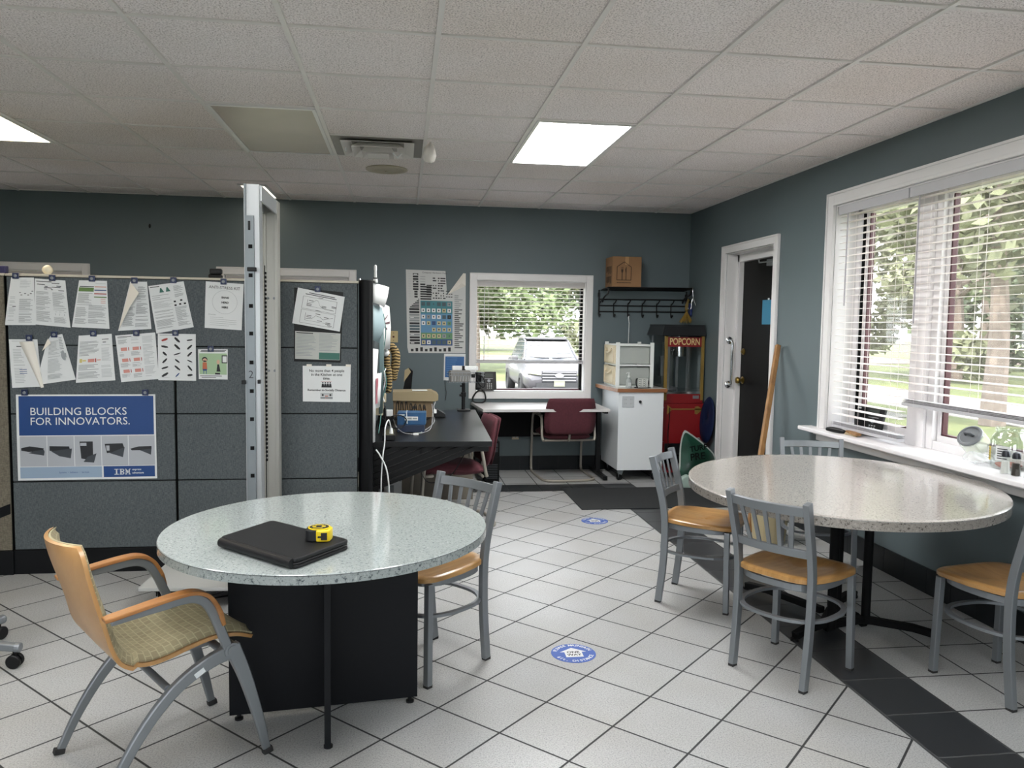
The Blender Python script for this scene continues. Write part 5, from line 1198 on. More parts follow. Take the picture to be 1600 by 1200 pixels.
def make_burg(label, loc, rz):
    t = thing('cantilever_chair', label, 'chair', loc, rz, 'burgundy cantilever office chairs at the desks')
    P = [Vector((p.x, p.y)) for p in bez([(-.20, .42), (-.05, .425), (.12, .44), (.22, .435), (.255, .405)], 4)]
    b = MB(); cushion(b, P, .245, .085); b.build('seat', M_burg, t, smooth='all', world=False)
    P = [Vector((p.x, p.y)) for p in bez([(-.225, .455), (-.245, .54), (-.262, .65), (-.295, .80)], 4)]
    b = MB(); cushion(b, P, .255, .055)
    for v in b.v: v.x += .35*v.y*v.y
    b.build('backrest', M_burg, t, smooth='all', world=False)
    b = MB(); P = [Vector((p.x-.034, p.y)) for p in P]; cushion(b, P, .225, .014)
    for v in b.v: v.x += .35*v.y*v.y
    b.build('back_shell', M_burg, t, smooth='all', world=False)
    b = MB(); pts = []
    for s in (-1, 1):
        w = s*.262
        side = [(-.20, w*.96, .385), (-.185, w, .43), (-.16, w, .56), (-.13, w, .612), (.06, w, .622), (.18, w, .612), (.235, w, .575), (.262, w, .45), (.285, w, .10), (.272, w, .035), (.22, w, .013), (-.18, w*.98, .013), (-.26, w*.85, .013)]
        side = [tuple(p) for p in bez(side, 4)]
        b.tube(side, .0125, n=10); pts.append(side[-1])
    b.tube(bez([pts[0], (-.285, -.14, .013), (-.285, .14, .013), pts[1]], 5), .0125, n=10)
    b.tube([(-.17, -.25, .385), (-.17, .25, .385)], .011, n=8); b.tube([(.2, -.25, .40), (.2, .25, .40)], .011, n=8)
    for s in (-1, 1): b.tube([(.26, s*.262, .40), (.2, s*.25, .40)], .011, n=8)
    b.tube(bez([(-.14, 0, .385), (-.20, 0, .39), (-.225, 0, .45), (-.235, 0, .50)], 4), .012, n=8)
    b.build('tube_frame', M_putty, t, smooth='all', world=False)
    for s in (-1, 1):
        b = MB(); b.tube([(-.13, s*.262, .622), (.06, s*.262, .634), (.17, s*.262, .626)], 1, sect=(.040, .018), up=(0, 0, 1)); b.build('armrest', M_putty, t, bevel=.006, world=False)
    return t
c = make_burg('burgundy cantilever armchair at the white desk, its back to the camera', (1.580, 7.560, 0), math.radians(93))
dup(c, (.385, 5.86, 0), math.radians(187), 'burgundy cantilever chair pushed under the black desk, seen from the side')
# ================================================================ desks
r = thing('black_desk', 'long black desk running from the partition towards the back wall', 'desk', (.2, 5.9, 0))
b = MB(); b.prism([(-.183, 4.99), (.575, 4.985), (.638, 6.87), (-.183, 6.87)], .706, .740, 'z'); b.build('desktop', M_dblack, r, bevel=.002)
b = MB(); b.bb(-.180, .60, 6.60, 6.625, .0, .705); b.build('modesty_panel', mat('tan_laminate', '#6b655b', .6), r)
b = MB(); b.prism([(-.180, .706), (.53, .706), (.53, .690), (.50, .684), (-.180, .415)], 5.03, 5.07, 'y')
for k in range(6):
    o = .030+k*.042
    x0, z0, x1, z1 = -.18, .415+o, min(.50, (.684-.03-.415-o)/.395+.0-.18+.62), 0
    x1 = -.18 + max(.05, (.70-.415-o)/.396); x1 = min(x1, .48); z1 = z0+(x1+.18)*.396
    b.tube([(x0, 5.028, z0), (x1, 5.028, min(z1, .70))], .006, n=6)
b.build('ribbed_bracket', mat('dark_grey_plastic', '#08090b', .45, spec=.3), r)
b = MB(); b.bb(.34, .565, 5.10, 5.42, .655, .705); b.build('under_tray', M_blk, r, bevel=.004)
b = MB(); b.bb(-.18, -.15, 5.1, 6.6, 0, .70); b.build('side_panel', M_dblack, r)
b = MB(); b.tube([(.60, 6.82, .0), (.60, 6.82, .706)], .018, n=8); b.build('leg', M_blk, r, smooth=True)
r = thing('white_desk', 'white topped desk under the window on the back wall', 'desk', (1.34, 7.58, 0))
b = MB(); b.prism([(.745, 7.245), (1.965, 7.255), (1.965, 7.915), (.690, 7.915)], .675, .702, 'z'); b.build('desktop', M_wdesk, r, bevel=.002)
b = MB(); b.bb(.72, 1.96, 7.83, 7.85, .36, .675); b.build('modesty_panel', M_blkm, r)
for x in (.735, 1.945):
    b = MB(); b.bb(x-.02, x+.02, 7.60, 7.66, .04, .675); b.bb(x-.02, x+.02, 7.30, 7.88, .008, .045); b.bb(x-.018, x+.018, 7.32, 7.86, .650, .675); b.build('leg', M_blk, r, bevel=.004)
r = thing('computer_tower', 'black computer tower with grille standing under the left end of the white desk', 'computer', (.84, 7.45, 0))
b = MB(); b.bb(.768, .905, 7.24, 7.66, .012, .40); b.build('case', M_blkm, r, bevel=.004)
b = MB()
for k in range(9): b.bb(.785, .888, 7.236, 7.241, .05+k*.016, .057+k*.016)
for k in range(2): b.bb(.785, .888, 7.236, 7.241, .30+k*.045, .335+k*.045)
b.bb(.785, .888, 7.24, 7.242, .0, .01); b.build('front_grille', mat('grille_grey', '#22262b', .4), r)
b = MB()
for (x, y) in ((.78, 7.26), (.89, 7.26), (.78, 7.64), (.89, 7.64)): b.cyl((x, y, 0), (x, y, .014), .01, n=10)
b.build('feet', M_rub, r)
# ---- on the black desk
r = thing('letter_organizer', 'black wire file rack standing before the beige carton on the black desk', 'file rack', (.10, 6.18, .741))
b = MB()
for k in range(7):
    x = -.045+k*.035; b.tube(bez([(x, 6.10, .745), (x, 6.10, .85+.012*k*(k < 3)), (x+.01, 6.14, .885-.006*k), (x+.02, 6.24, .80), (x+.02, 6.24, .745)], 4), .0038, n=5)
b.tube([(-.06, 6.10, .745), (.20, 6.10, .745)], .003, n=5); b.tube([(-.04, 6.24, .745), (.22, 6.24, .745)], .003, n=5)
b.build('wire_frame', M_blk, r)
M_beige = mat('beige_carton', '#8b7e62', .75)
r = thing('beige_carton', 'beige open carton behind the wire rack on the black desk', 'box', (.10, 6.42, .741))
b = MB(); b.bb(-.07, .245, 6.28, 6.52, .742, .945); b.build('carton_body', mat('tan_brown_carton', '#6f5e46', .8), r, bevel=.003)
b = MB(); b.prism([(-.075, .945), (-.075, .875), (.255, .870), (.285, .88), (.285, .925), (.235, .950)], 6.265, 6.53, 'y'); b.build('lid', M_beige, r, bevel=.002)
b = MB(); b.bb(.08, .20, 6.32, 6.42, .9512, .953); b.build('address_label', M_paper, r)
b = MB(); b.lathe([(.010, 0), (.010, .002), (0, .002)], (.175, 6.28, .82), 12, axis=(0, -1, 0)); b.box((.10, 6.279, .822), (.035, .002, .022)); b.box((.07, 6.279, .80), (.02, .002, .012)); b.build('print', M_ink, r)
r = thing('blue_carton', 'blue printed product box stacked on a darker box on the black desk', 'box', (.055, 5.47, .81))
Rb = Matrix.Rotation(math.radians(-4), 3, 'Z')
b = MB(); b.box((.068, 5.49, .834), (.195, .13, .085), Rb); b.build('carton_body', mat('glossy_blue_box', '#1b4d78', .3, var=.25, vscale=9), r, bevel=.002)
b = MB(); b.box((.063, 5.423, .836), (.09, .002, .026), Rb); b.box((-.002, 5.428, .860), (.04, .002, .008), Rb); b.build('white_label', M_paper, r)
b = MB(); b.box((.046, 5.4225, .836), (.04, .002, .012), Rb); b.box((.087, 5.4195, .836), (.03, .002, .010), Rb)
b.build('label_print', M_ink2, r)
b = MB(); b.tube([(.03, 5.4215, .879), (.035, 5.421, .80)], 1, sect=(.006, .002), up=(0, 1, 0)); b.tube([(.035, 5.555, .8775), (.03, 5.425, .8775)], 1, sect=(.006, .002), up=(0, 0, 1)); b.build('strap', M_paper, r)
b = MB(); b.box((.064, 5.485, .7665), (.185, .14, .050), Rb); tag(b.build('dark_blue_carton', mat('dark_navy_box', '#10223f', .4), bevel=.002), 'flat dark navy box lying beneath the blue printed box', 'box')
r = thing('power_strip', 'black power strip with white plug at the near edge of the black desk', 'power strip', (-.085, 5.10, .741))
b = MB(); b.bb(-.125, -.045, 5.03, 5.30, .742, .775); b.build('strip_body', M_blk, r, bevel=.004)
b = MB(); b.bb(-.115, -.052, 5.04, 5.29, .775, .778); b.build('socket_face', mat('olive_face', '#4c4a34', .4), r)
b = MB(); b.cyl((-.070, 5.10, .778), (-.070, 5.10, .812), .014, .009, n=12); b.build('plug', M_paper, r, smooth=True)
P = bez([(-.070, 5.10, .81), (-.085, 5.06, .87), (-.105, 5.00, .83), (-.108, 4.968, .74), (-.118, 4.95, .66), (-.128, 4.94, .50), (-.125, 4.94, .30), (-.13, 4.96, .02)], 6)
b = MB(); b.tube(P, .0042, n=7); tag(b.build('white_cable', M_paper, smooth='all'), 'white cable rising from the plug and hanging down over the black desk edge', 'cable')
P = bez([(-.160, 4.925, .70), (-.135, 4.935, .66), (-.095, 4.94, .57), (-.078, 4.94, .42), (-.085, 4.94, .25), (-.09, 4.96, .02)], 6)
b = MB(); b.tube(P, .005, n=7); tag(b.build('white_cable', M_paper, smooth='all'), 'thicker white cable hanging in a curve beside the black post', 'cable')
b = MB(); b.tube(bez([(.235, 6.26, .85), (.24, 6.15, .78), (.235, 5.9, .746), (.12, 5.36, .745), (.02, 5.34, .746), (-.04, 5.42, .78), (-.06, 5.5, .82)], 6), .0028, n=6)
b.tube(bez([(.235, 6.12, .80), (.20, 5.55, .75), (.12, 5.32, .745)], 6), .0025, n=6)
tag(b.build('thin_cable', mat('pale_grey_cable', '#9a9da0', .5), smooth='all'), 'thin pale cable looping round the blue box on the black desk', 'cable')
b = MB(); b.tube(bez([(-.12, 5.35, .76), (-.09, 5.3, .85), (-.02, 5.33, .87), (.03, 5.38, .83), (-.01, 5.36, .78), (-.08, 5.3, .80), (-.13, 5.4, .84)], 6), .004, n=6)
tag(b.build('black_cable_coil', M_blk, smooth='all'), 'tangle of black cable left of the blue box', 'cable')
b = MB(); b.box((.093, 5.29, .747), (.035, .02, .013)); b.cyl((.093, 5.29, .747), (.06, 5.30, .745), .003, n=6); tag(b.build('white_connector', M_paper, bevel=.003), 'small white cable connector lying on the black desk', 'connector')
r = thing('card_reader', 'small black stand with a white connector right of the beige carton', 'card reader', (.30, 6.35, .741))
b = MB(); b.prism([(.255, .742), (.345, .742), (.345, .765), (.285, .80), (.262, .80)], 6.30, 6.42, 'y'); b.build('body', M_blk, r, bevel=.003)
b = MB(); b.tube(bez([(.258, 6.29, .80), (.25, 6.28, .83), (.262, 6.28, .865), (.255, 6.27, .89)], 4), .004, n=6); b.box((.262, 6.285, .79), (.022, .015, .03)); b.build('connector', M_paper, r)
b = MB(); b.box((-.105, 6.0, .765), (.09, .08, .045)); c_ = tag(b.build('charger_block', M_blk, bevel=.004), 'black charger block left of the beige carton', 'charger')
b = MB(); b.box((-.095, 5.98, .812), (.05, .045, .048)); tag(b.build('white_adapter', M_paper, bevel=.005), 'white cube adapter on the black charger block', 'adapter')
# dark folded display stand
r = thing('desk_organizer', 'tall black slanted holder with cream papers behind the beige carton', 'organizer', (.03, 6.68, .741))
b = MB(); b.prism([(-.03, .742), (.06, .742), (.088, 1.09), (.055, 1.115), (.02, 1.0)], 6.62, 6.74, 'y'); b.build('holder', M_blkm, r, bevel=.002)
b = MB(); b.prism([(.012, 1.0), (.020, 1.10), (.052, 1.118), (.072, 1.085), (.04, 1.04)], 6.612, 6.618, 'y'); b.build('papers', M_beige, r)
# pole with basket
r = thing('pole_stand', 'black pole stand holding a wire basket at the back of the black desk', 'stand', (.525, 6.80, .741))
b = MB(); b.bb(.47, .585, 6.74, 6.86, .742, .752); b.build('foot_plate', M_blk, r, bevel=.002)
b = MB(); b.cyl((.527, 6.80, .752), (.527, 6.80, 1.10), .016, n=14); b.cyl((.527, 6.80, .86), (.527, 6.80, .90), .024, n=12); b.box((.505, 6.79, .875), (.03, .02, .02)); b.box((.505, 6.79, .955), (.02, .02, .014)); b.tube([(.527, 6.79, .98), (.522, 6.775, 1.13)], 1, sect=(.022, .01), up=(0, 1, 0)); b.build('pole', M_blk, r, smooth=True)
b = MB()
for z in (1.05, 1.075): b.tube([(.385, 6.70, z), (.70, 6.70, z), (.70, 6.81, z), (.385, 6.81, z)], .0022, n=5, closed=True)
for k in range(9): x = .40+k*.036; b.tube([(x, 6.70, 1.075), (x, 6.70, .99), (x, 6.81, .99), (x, 6.81, 1.075)], .0018, n=5)
b.tube([(.385, 6.70, .99), (.70, 6.70, .99), (.70, 6.81, .99), (.385, 6.81, .99)], .0022, n=5, closed=True); b.build('wire_basket', M_steelp, r)
b = MB(); b.prism([(.405, .995), (.570, .995), (.585, 1.08), (.575, 1.092), (.405, 1.092), (.395, 1.08)], 6.715, 6.79, 'y'); o = tag(b.build('grey_book', mat('book_grey', '#777673', .6), bevel=.003), 'grey ribbed book held upright in the wire basket', 'book')
b = MB()
for k in range(7): x = .425+k*.023; b.tube([(x, 6.7135, 1.0), (x+.003, 6.7135, 1.045)], .0015, n=4)
b.build('ribs', M_paper, o)
b = MB(); b.bb(.40, .408, 6.712, 6.792, .996, 1.088); b.build('spine', M_blk, o)
b = MB(); b.bb(.43, .655, 6.82, 6.90, 1.088, 1.125); b.bb(.52, .545, 6.80, 6.86, 1.075, 1.09); tag(b.build('white_router', M_paper, bevel=.005), 'flat white router lying above the wire basket', 'router')
b = MB(); b.tube(bez([(.62, 6.68, 1.08), (.64, 6.67, 1.0), (.68, 6.66, .955), (.70, 6.66, .99), (.67, 6.66, 1.05), (.63, 6.67, 1.06)], 5), .006, n=6); b.box((.645, 6.685, 1.04), (.045, .03, .08)); b.box((.60, 6.69, 1.05), (.03, .02, .03))
tag(b.build('headset', M_blk, smooth='all'), 'black headset and cord hanging from the wire basket', 'headset')
b = MB(); b.tube(bez([(.425, YB-.012, .93), (.43, YB-.014, .85), (.44, YB-.02, .80), (.43, YB-.016, .72)], 5), .0025, n=5); tag(b.build('wall_cable', M_blk, smooth='all'), 'thin black cable running down the wall below the blue sheet', 'cable')
# ---- desk phone
def make_phone(label, loc, rz):
    t = thing('desk_phone', label, 'telephone', loc, rz, 'black desk phones')
    R = Matrix.Rotation(math.radians(-14), 3, 'X')      # face leans back
    def L(x, y, z): return R @ Vector((x, y, z))
    kw = dict(world=False)
    b = MB(); b.box(L(.0, .012, .098)+Vector((0, 0, .004)), (.215, .026, .188), R); b.build('body', M_blk, t, bevel=.008, seg=3, **kw)
    b = MB(); b.prism([(-.005, 0), (.075, 0), (.05, .05), (.03, .11)], -.08, .08, 'x'); b.build('stand', M_blk, t, **kw)
    b = MB(); b.tube([L(-.080, -.012, .022), L(-.080, -.020, .06), L(-.080, -.022, .14), L(-.080, -.012, .182)], [1.2, .8, .8, 1.2], sect=(.042, .022), up=(0, 1, 0)); b.build('handset', M_blk, t, bevel=.006, seg=3, smooth=True, **kw)
    b = MB(); b.box(L(.030, -.003, .150)+Vector((0, 0, .003)), (.085, .003, .042), R); b.build('screen', mat('phone_screen', '#3c4440', .2) if not bpy.data.materials.get('phone_screen') else bpy.data.materials['phone_screen'], t, **kw)
    b = MB()
    for j in range(4):
        for i in range(3): b.box(L(.012+i*.021, -.003, .022+j*.0145)+Vector((0, 0, .002)), (.010, .004, .007), R)
    b.box(L(.030, -.003, .120)+Vector((0, 0, .002)), (.085, .003, .003), R); b.build('keypad', M_ink3, t, **kw)
    b = MB(); b.lathe([(.016, 0), (.016, .003), (.008, .004), (0, .004)], L(.030, -.002, .097)+Vector((0, 0, .002)), 20, axis=R @ Vector((0, -1, 0))); b.build('navigation_ring', M_steelp, t, **kw)
    b = MB(); b.box(L(-.078, -.032, .172), (.030, .003, .010), R); b.build('handset_label', M_ink3, t, **kw)
    return t
ph = make_phone('black desk phone on the sill of the window above the white desk', (.845, 7.915, .822), math.radians(4))
dup(ph, (3.045, 4.80, .795), math.radians(-78), 'black desk phone on the big window sill behind the narrow blind')
b = MB(); b.tube(bez([(.78, 7.90, .83), (.735, 7.885, .80), (.70, 7.84, .745), (.72, 7.82, .712), (.80, 7.82, .710), (.832, 7.85, .74), (.825, 7.885, .80), (.80, 7.90, .83)], 7), .0085, n=8)
b.build('handset_cord', M_blk, ph, smooth='all')
# ================================================================ back wall: chart, sheet, rack, carton
class Flat(Sheet):
    def P(s, u, v, off=0.0):
        a, b_, c, d = s.q
        x = (a[0]*(1-u)+b_[0]*u)*(1-v) + (d[0]*(1-u)+c[0]*u)*v; z = (a[1]*(1-u)+b_[1]*u)*(1-v) + (d[1]*(1-u)+c[1]*u)*v
        return (x, s.y - .003 - off, z)
ch = Flat([(.030, 2.022), (.625, 2.012), (.630, 1.197), (.050, 1.195)], y=YB)
b = MB(); ch.poly(b, [(0, 0), (.66, 0), (.685, .29), (.70, .285), (1, .165), (1, 1), (.02, 1), (.0, .93)])
o = tag(b.build('hardware_chart', mat('chart_paper', '#c3c5c4', .6)), 'large printed computer hardware chart with its top corner torn and folded', 'poster')
b = MB(); fl = [ch.P(.69, .287, .002), ch.P(.955, .02, .03), ch.P(1.0, .02, .004), ch.P(1.0, .17, .004), ch.P(.93, .14, .028)]
b.add(fl, [(0, 4, 1), (4, 3, 2), (4, 2, 1), (0, 3, 4)]); b.v = [v-o.location for v in b.v]; b.build('folded_corner', M_paperw, o, world=False)
PC = [M_ink, M_ink2, M_ink3, mat('chart_teal', '#3f7d86', .6), mat('chart_blue', '#5b8bb0', .6), mat('chart_green', '#5f8a68', .6), mat('chart_navy', '#2d4c7c', .6), mat('chart_cream', '#b9b28d', .6), mat('chart_slate', '#455a62', .6), M_paper]
b = MB(); rnd = random.Random(11); rc = lambda u0, v0, u1, v1, mi: ch.grid(b, u0, u1, v0, v1, .0012, 1, 1, mi)
ch.text(b, 'Computer Hardware Chart', .48, .028, .022, 0, 0)
for k in range(10): rc(.115 if k < 7 else .135, .04+k*.030, .205 if k < 7 else .19, .04+k*.030+.021, 0); rc(.04, .045+k*.03, .08, .049+k*.03, 2)
ch.grid(b, .13, .19, .048, .058, .002, 1, 1, 9); ch.grid(b, .13, .17, .138, .15, .002, 1, 1, 9)
for k in range(6): rc(.20-.028*k, .345+k*.019, .215, .345+k*.019+.012, 0)
for k in range(13):
    v = .46+k*.034; rc(.045, v, .215, v+.024, [0, 0, 1, 1, 1, 0, 8, 8, 0, 1, 0, 0, 0][k])
    if k in (3, 9, 12): ch.grid(b, .06, .12, v+.006, v+.016, .002, 1, 1, 9)
for k in range(10): rc(.235, .075+k*.029, .32 if k < 4 else .42, .075+k*.029+(.006 if k < 3 else .018), 0 if k > 2 else 1); rc(.34, .09+k*.028, .43, .09+k*.028+.014, 0) if 2 < k < 8 else None
for k in range(9):
    v = .085+k*.03
    for i in range(5):
        if rnd.random() < .8: rc(.445+i*.043, v, .445+i*.043+rnd.choice((.018, .030, .042)), v+.014, 0)
for k in range(3):
    for i in range(3): rc(.665+i*.04, .24+k*.034, .695+i*.04, .25+k*.034, 0)
CHIP = [[8, 8, 3, 8, 8, 1], [9, 9, 9, 9, 7, 9], [9, 1, 9, 9, 8, 0], [9, 7, 6, 7, 7, 5], [3, 3, 7, 7, 7, 7], [7, 7, 7, 7, 1, 5], [7, 9, 8, 8, 8, 7]]
rows = [(3, 8), (3, 9), (4, 9), (4, 9), (4, 7), (5, 7), (6, 6)]
for j, (bg, fg) in enumerate(rows):
    v = .365+j*.0775; rc(.235, v, .775, v+.0775, bg)
    for i in range(6):
        u = .25+i*.088
        if (j == 4 and i < 2): continue
        ch.grid(b, u, u+.062, v+.016, v+.062, .0019, 1, 1, CHIP[j][i]); ch.grid(b, u+.020, u+.040, v+.030, v+.048, .0026, 1, 1, 0 if CHIP[j][i] in (7, 9) else 8)
for k in range(27): rc(.81, .29+k*.0245, .81+rnd.uniform(.06, .16), .29+k*.0245+.011, 0 if k > 6 else 1)
for k in range(9): rc(.06+k*.080, .950-.01*(k % 3), .06+k*.080+.045, .980, 0)
b.v = [v-o.location for v in b.v]; b.build('print', PC, o, world=False)
bs = Flat([(.416, 1.190), (.632, 1.190), (.628, .920), (.412, .922)], y=YB)
b = MB(); bs.grid(b, nu=1, nv=1); o = tag(b.build('blue_sheet', M_paper, solid=.0006), 'blue printed sheet hanging below the hardware chart', 'paper')
b = MB(); bs.grid(b, .06, .94, .10, .88, .001, 1, 1, 0)
for k in range(9): bs.grid(b, .12, .12+rnd.uniform(.4, .7), .14+k*.08, .155+k*.08, .002, 1, 1, 1)
b.v = [v-o.location for v in b.v]; b.build('print', [mat('sheet_blue', '#2a5d94', .5), mat('sheet_light_blue', '#5b8ab8', .5)], o, world=False)
# coat rack
r = thing('coat_rack', 'black metal wall shelf with a row of coat hooks beside the window', 'coat rack', (2.46, 7.8, 1.6))
b = MB(); ya = YB-.018
for x in (1.997, 2.930): b.tube([(x, ya, 1.86), (x, ya, 1.60)], .009, n=8); b.bb(x-.012, x+.012, ya, YB-.001, 1.79, 1.83)
for z in (1.765, 1.700, 1.640): b.tube([(1.997, ya, z), (2.930, ya, z+.008)], .0065, n=8)
b.build('wall_grid', M_blk, r, smooth=True)
b = MB()
for (y, z) in ((7.66, 1.874), (7.74, 1.870), (7.82, 1.866), (7.91, 1.860)): b.tube([(2.02, y, z), (2.905, y, z+.008)], .0075, n=8)
b.tube([(2.022, 7.66, 1.873), (2.022, 7.925, 1.859)], .008, n=8); b.tube([(2.903, 7.66, 1.881), (2.903, 7.925, 1.868)], .008, n=8); b.build('shelf_rods', M_blk, r, smooth=True)
for x in (2.035, 2.89):
    b = MB(); b.tube(bez([(x, 7.68, 1.865), (x, 7.70, 1.82), (x, 7.80, 1.80), (x, 7.88, 1.775), (x, 7.92, 1.74)], 5), .009, n=8); b.build('bracket', M_blk, r, smooth=True)
for x in (1.997, 2.153, 2.303, 2.455, 2.611, 2.765, 2.930):
    b = MB(); b.tube(bez([(x+.014, YB-.065, 1.755), (x+.004, YB-.045, 1.728), (x, YB-.022, 1.722), (x, YB-.018, 1.64), (x, YB-.024, 1.598), (x, YB-.045, 1.588), (x, YB-.062, 1.604)], 5), .006, n=7)
    b.sphere((x, YB-.062, 1.606), .011, 10, 6); b.sphere((x+.014, YB-.066, 1.757), .008, 8, 6); b.build('hook', M_blk, r, smooth=True)
r = thing('meal_carton', 'brown cardboard box printed with a fork and knife in a house on the coat rack', 'box', (2.20, 7.78, 1.88))
b = MB(); b.bb(2.060, 2.358, 7.655, 7.92, 1.884, 2.182); b.build('carton_body', M_card, r, bevel=.003)
b = MB(); yf = 7.6535
def stroke(P, w=.0032, y=yf):
    for a, c in zip(P, P[1:]):
        a = Vector(a); c = Vector(c); n = (c-a).normalized(); n = Vector((-n.y, n.x))*w
        b.add([(a.x+n.x, y, a.y+n.y), (c.x+n.x, y, c.y+n.y), (c.x-n.x, y, c.y-n.y), (a.x-n.x, y, a.y-n.y)], [(0, 1, 2, 3)])
ox, oz = 2.072, 1.895
stroke([(ox+.035, oz+.055), (ox+.18, oz+.055), (ox+.18, oz+.185), (ox+.108, oz+.235), (ox+.035, oz+.185), (ox+.035, oz+.053)])
b.bb(ox+.084, ox+.092, yf-.001, yf, oz+.055, oz+.135); b.prism([(ox+.077, oz+.16), (ox+.080, oz+.13), (ox+.096, oz+.13), (ox+.099, oz+.16)], yf-.001, yf, 'y')
for q in (.077, .0865, .096): b.bb(ox+q, ox+q+.003, yf-.001, yf, oz+.15, oz+.185)
b.bb(ox+.124, ox+.131, yf-.001, yf, oz+.055, oz+.13); b.prism([(ox+.122, oz+.13), (ox+.132, oz+.13), (ox+.131, oz+.185), (ox+.127, oz+.185), (ox+.119, oz+.16)], yf-.001, yf, 'y')
for k in range(13): b.bb(ox+.035+k*.0113, ox+.043+k*.0113, yf-.001, yf, oz+.026, oz+.033)
for k in range(9):
    for j in range(2): b.bb(2.0585, 2.0595, 7.69+k*.022, 7.69+k*.022+random.uniform(.006, .018), 1.93+j*.10+random.uniform(-.02, .02), 1.99+j*.10)
b.build('print', mat('brown_print', '#3a2a1c', .8), r)
b = MB(); b.bb(2.19, 2.225, 7.6535, 7.655, 2.10, 2.182); b.build('tape', mat('clear_tape', '#a88257', .3), r)
# hanging things
b = MB(); b.tube([(2.303, YB-.066, 1.60), (2.298, YB-.07, 1.585), (2.306, YB-.07, 1.52), (2.302, YB-.07, 1.32)], .0045, n=6); b.tube([(2.296, YB-.068, 1.585), (2.310, YB-.068, 1.52)], .003, n=5)
tag(b.build('hanging_string', M_paper, smooth='all'), 'thin white cord hanging from a hook behind the plastic drawers', 'cord')
r = thing('wire_hanger', 'silver metal hook hanging at the right end of the coat rack', 'hanger', (2.895, 7.63, 1.6))
b = MB(); b.tube(bez([(2.893, 7.645, 1.895), (2.893, 7.635, 1.84), (2.902, 7.635, 1.77), (2.92, 7.635, 1.73), (2.925, 7.635, 1.71)], 5), .006, n=7); b.tube(bez([(2.896, 7.635, 1.79), (2.882, 7.635, 1.74), (2.88, 7.635, 1.69), (2.868, 7.635, 1.668), (2.85, 7.635, 1.675), (2.848, 7.635, 1.69)], 5), .006, n=7); b.build('hook_wire', M_chrome, r, smooth='all')
r = thing('whisk_broom', 'dried yellow whisk broom with blue handle hanging above the popcorn machine', 'broom', (2.90, 7.80, 1.5))
b = MB()
for k in range(70):
    a = random.uniform(-1, 1); q = random.uniform(-1, 1)
    b.tube([(2.905, 7.83, 1.665), (2.905+a*.035, 7.83+q*.02, 1.60), (2.905+a*.075, 7.83+q*.035, 1.545+random.uniform(-.015, .015))], .0018, n=4)
b.build('bristles', mat('dried_straw', '#8f7430', .8), r)
b = MB(); b.tube(bez([(2.905, 7.83, 1.66), (2.91, 7.84, 1.72), (2.93, 7.85, 1.78)], 4), [.018]*5+[.013]*4, n=8); b.build('handle', mat('straw_binding', '#7d6a35', .7), r, smooth='all')
b = MB(); b.prism([(2.925, 1.735), (2.955, 1.735), (2.956, 1.66), (2.952, 1.60), (2.93, 1.62)], 7.80, 7.86, 'y'); tag(b.build('blue_strap', mat('royal_blue_plastic', '#102560', .4), bevel=.006), 'blue plastic piece hanging in the corner above the popcorn machine', 'strap')
# ================================================================ white cabinet on casters
r = thing('rolling_cabinet', 'white rolling cabinet with wood-edged top beside the popcorn machine', 'cabinet', (2.27, 7.58, 0))
b = MB(); b.prism([(2.052, 7.285), (2.500, 7.285), (2.505, 7.905), (2.052, 7.905)], .105, .862, 'z'); b.build('cabinet_body', M_cart, r, bevel=.003)
b = MB(); b.prism([(2.035, 7.262), (2.530, 7.268), (2.530, 7.915), (1.98, 7.915), (1.985, 7.75)], .862, .896, 'z'); b.build('wood_edge', M_cedge, r, bevel=.002)
b = MB(); b.prism([(2.040, 7.268), (2.526, 7.274), (2.526, 7.912), (1.986, 7.912), (1.99, 7.755)], .8955, .898, 'z'); b.build('white_top', M_wdesk, r)
b = MB(); b.bb(2.088, 2.205, 7.277, 7.284, .718, .825); pl = b.build('outlet_plate', mat('outlet_plate_grey', '#b4b9bc', .4), r, bevel=.002)
b = MB()
for x in (2.118, 2.175):
    for z in (.752, .792):
        for d in (-.007, .007): b.bb(x+d-.0015, x+d+.0015, 7.2755, 7.278, z-.006, z+.008)
b.build('socket_slots', M_ink2, pl)
b = MB(); b.lathe([(.010, 0), (.010, .012), (.014, .020), (.010, .03), (0, .032)], (2.262, 7.285, .772), 14, axis=(0, -1, 0)); b.build('knob', M_blk, r, smooth=True)
for (x, y) in ((2.10, 7.34), (2.45, 7.34), (2.12, 7.84), (2.45, 7.84)):
    b = MB(); 
    b.lathe([(.026, -.014), (.033, -.010), (.033, .010), (.026, .014)], (x-.01, y, .033), 20, axis=(1, .5, 0)); w_ = b.build('caster', M_blk, r, smooth=True)
    c = MB(); c.prism([(x-.028, .105), (x+.03, .105), (x+.004, .03), (x-.018, .03)], y-.018, y-.014, 'y'); c.prism([(x-.028, .105), (x+.03, .105), (x+.004, .03), (x-.018, .03)], y+.014, y+.018, 'y'); c.bb(x-.03, x+.03, y-.02, y+.02, .098, .105); c.build('fork', M_steelp, w_)
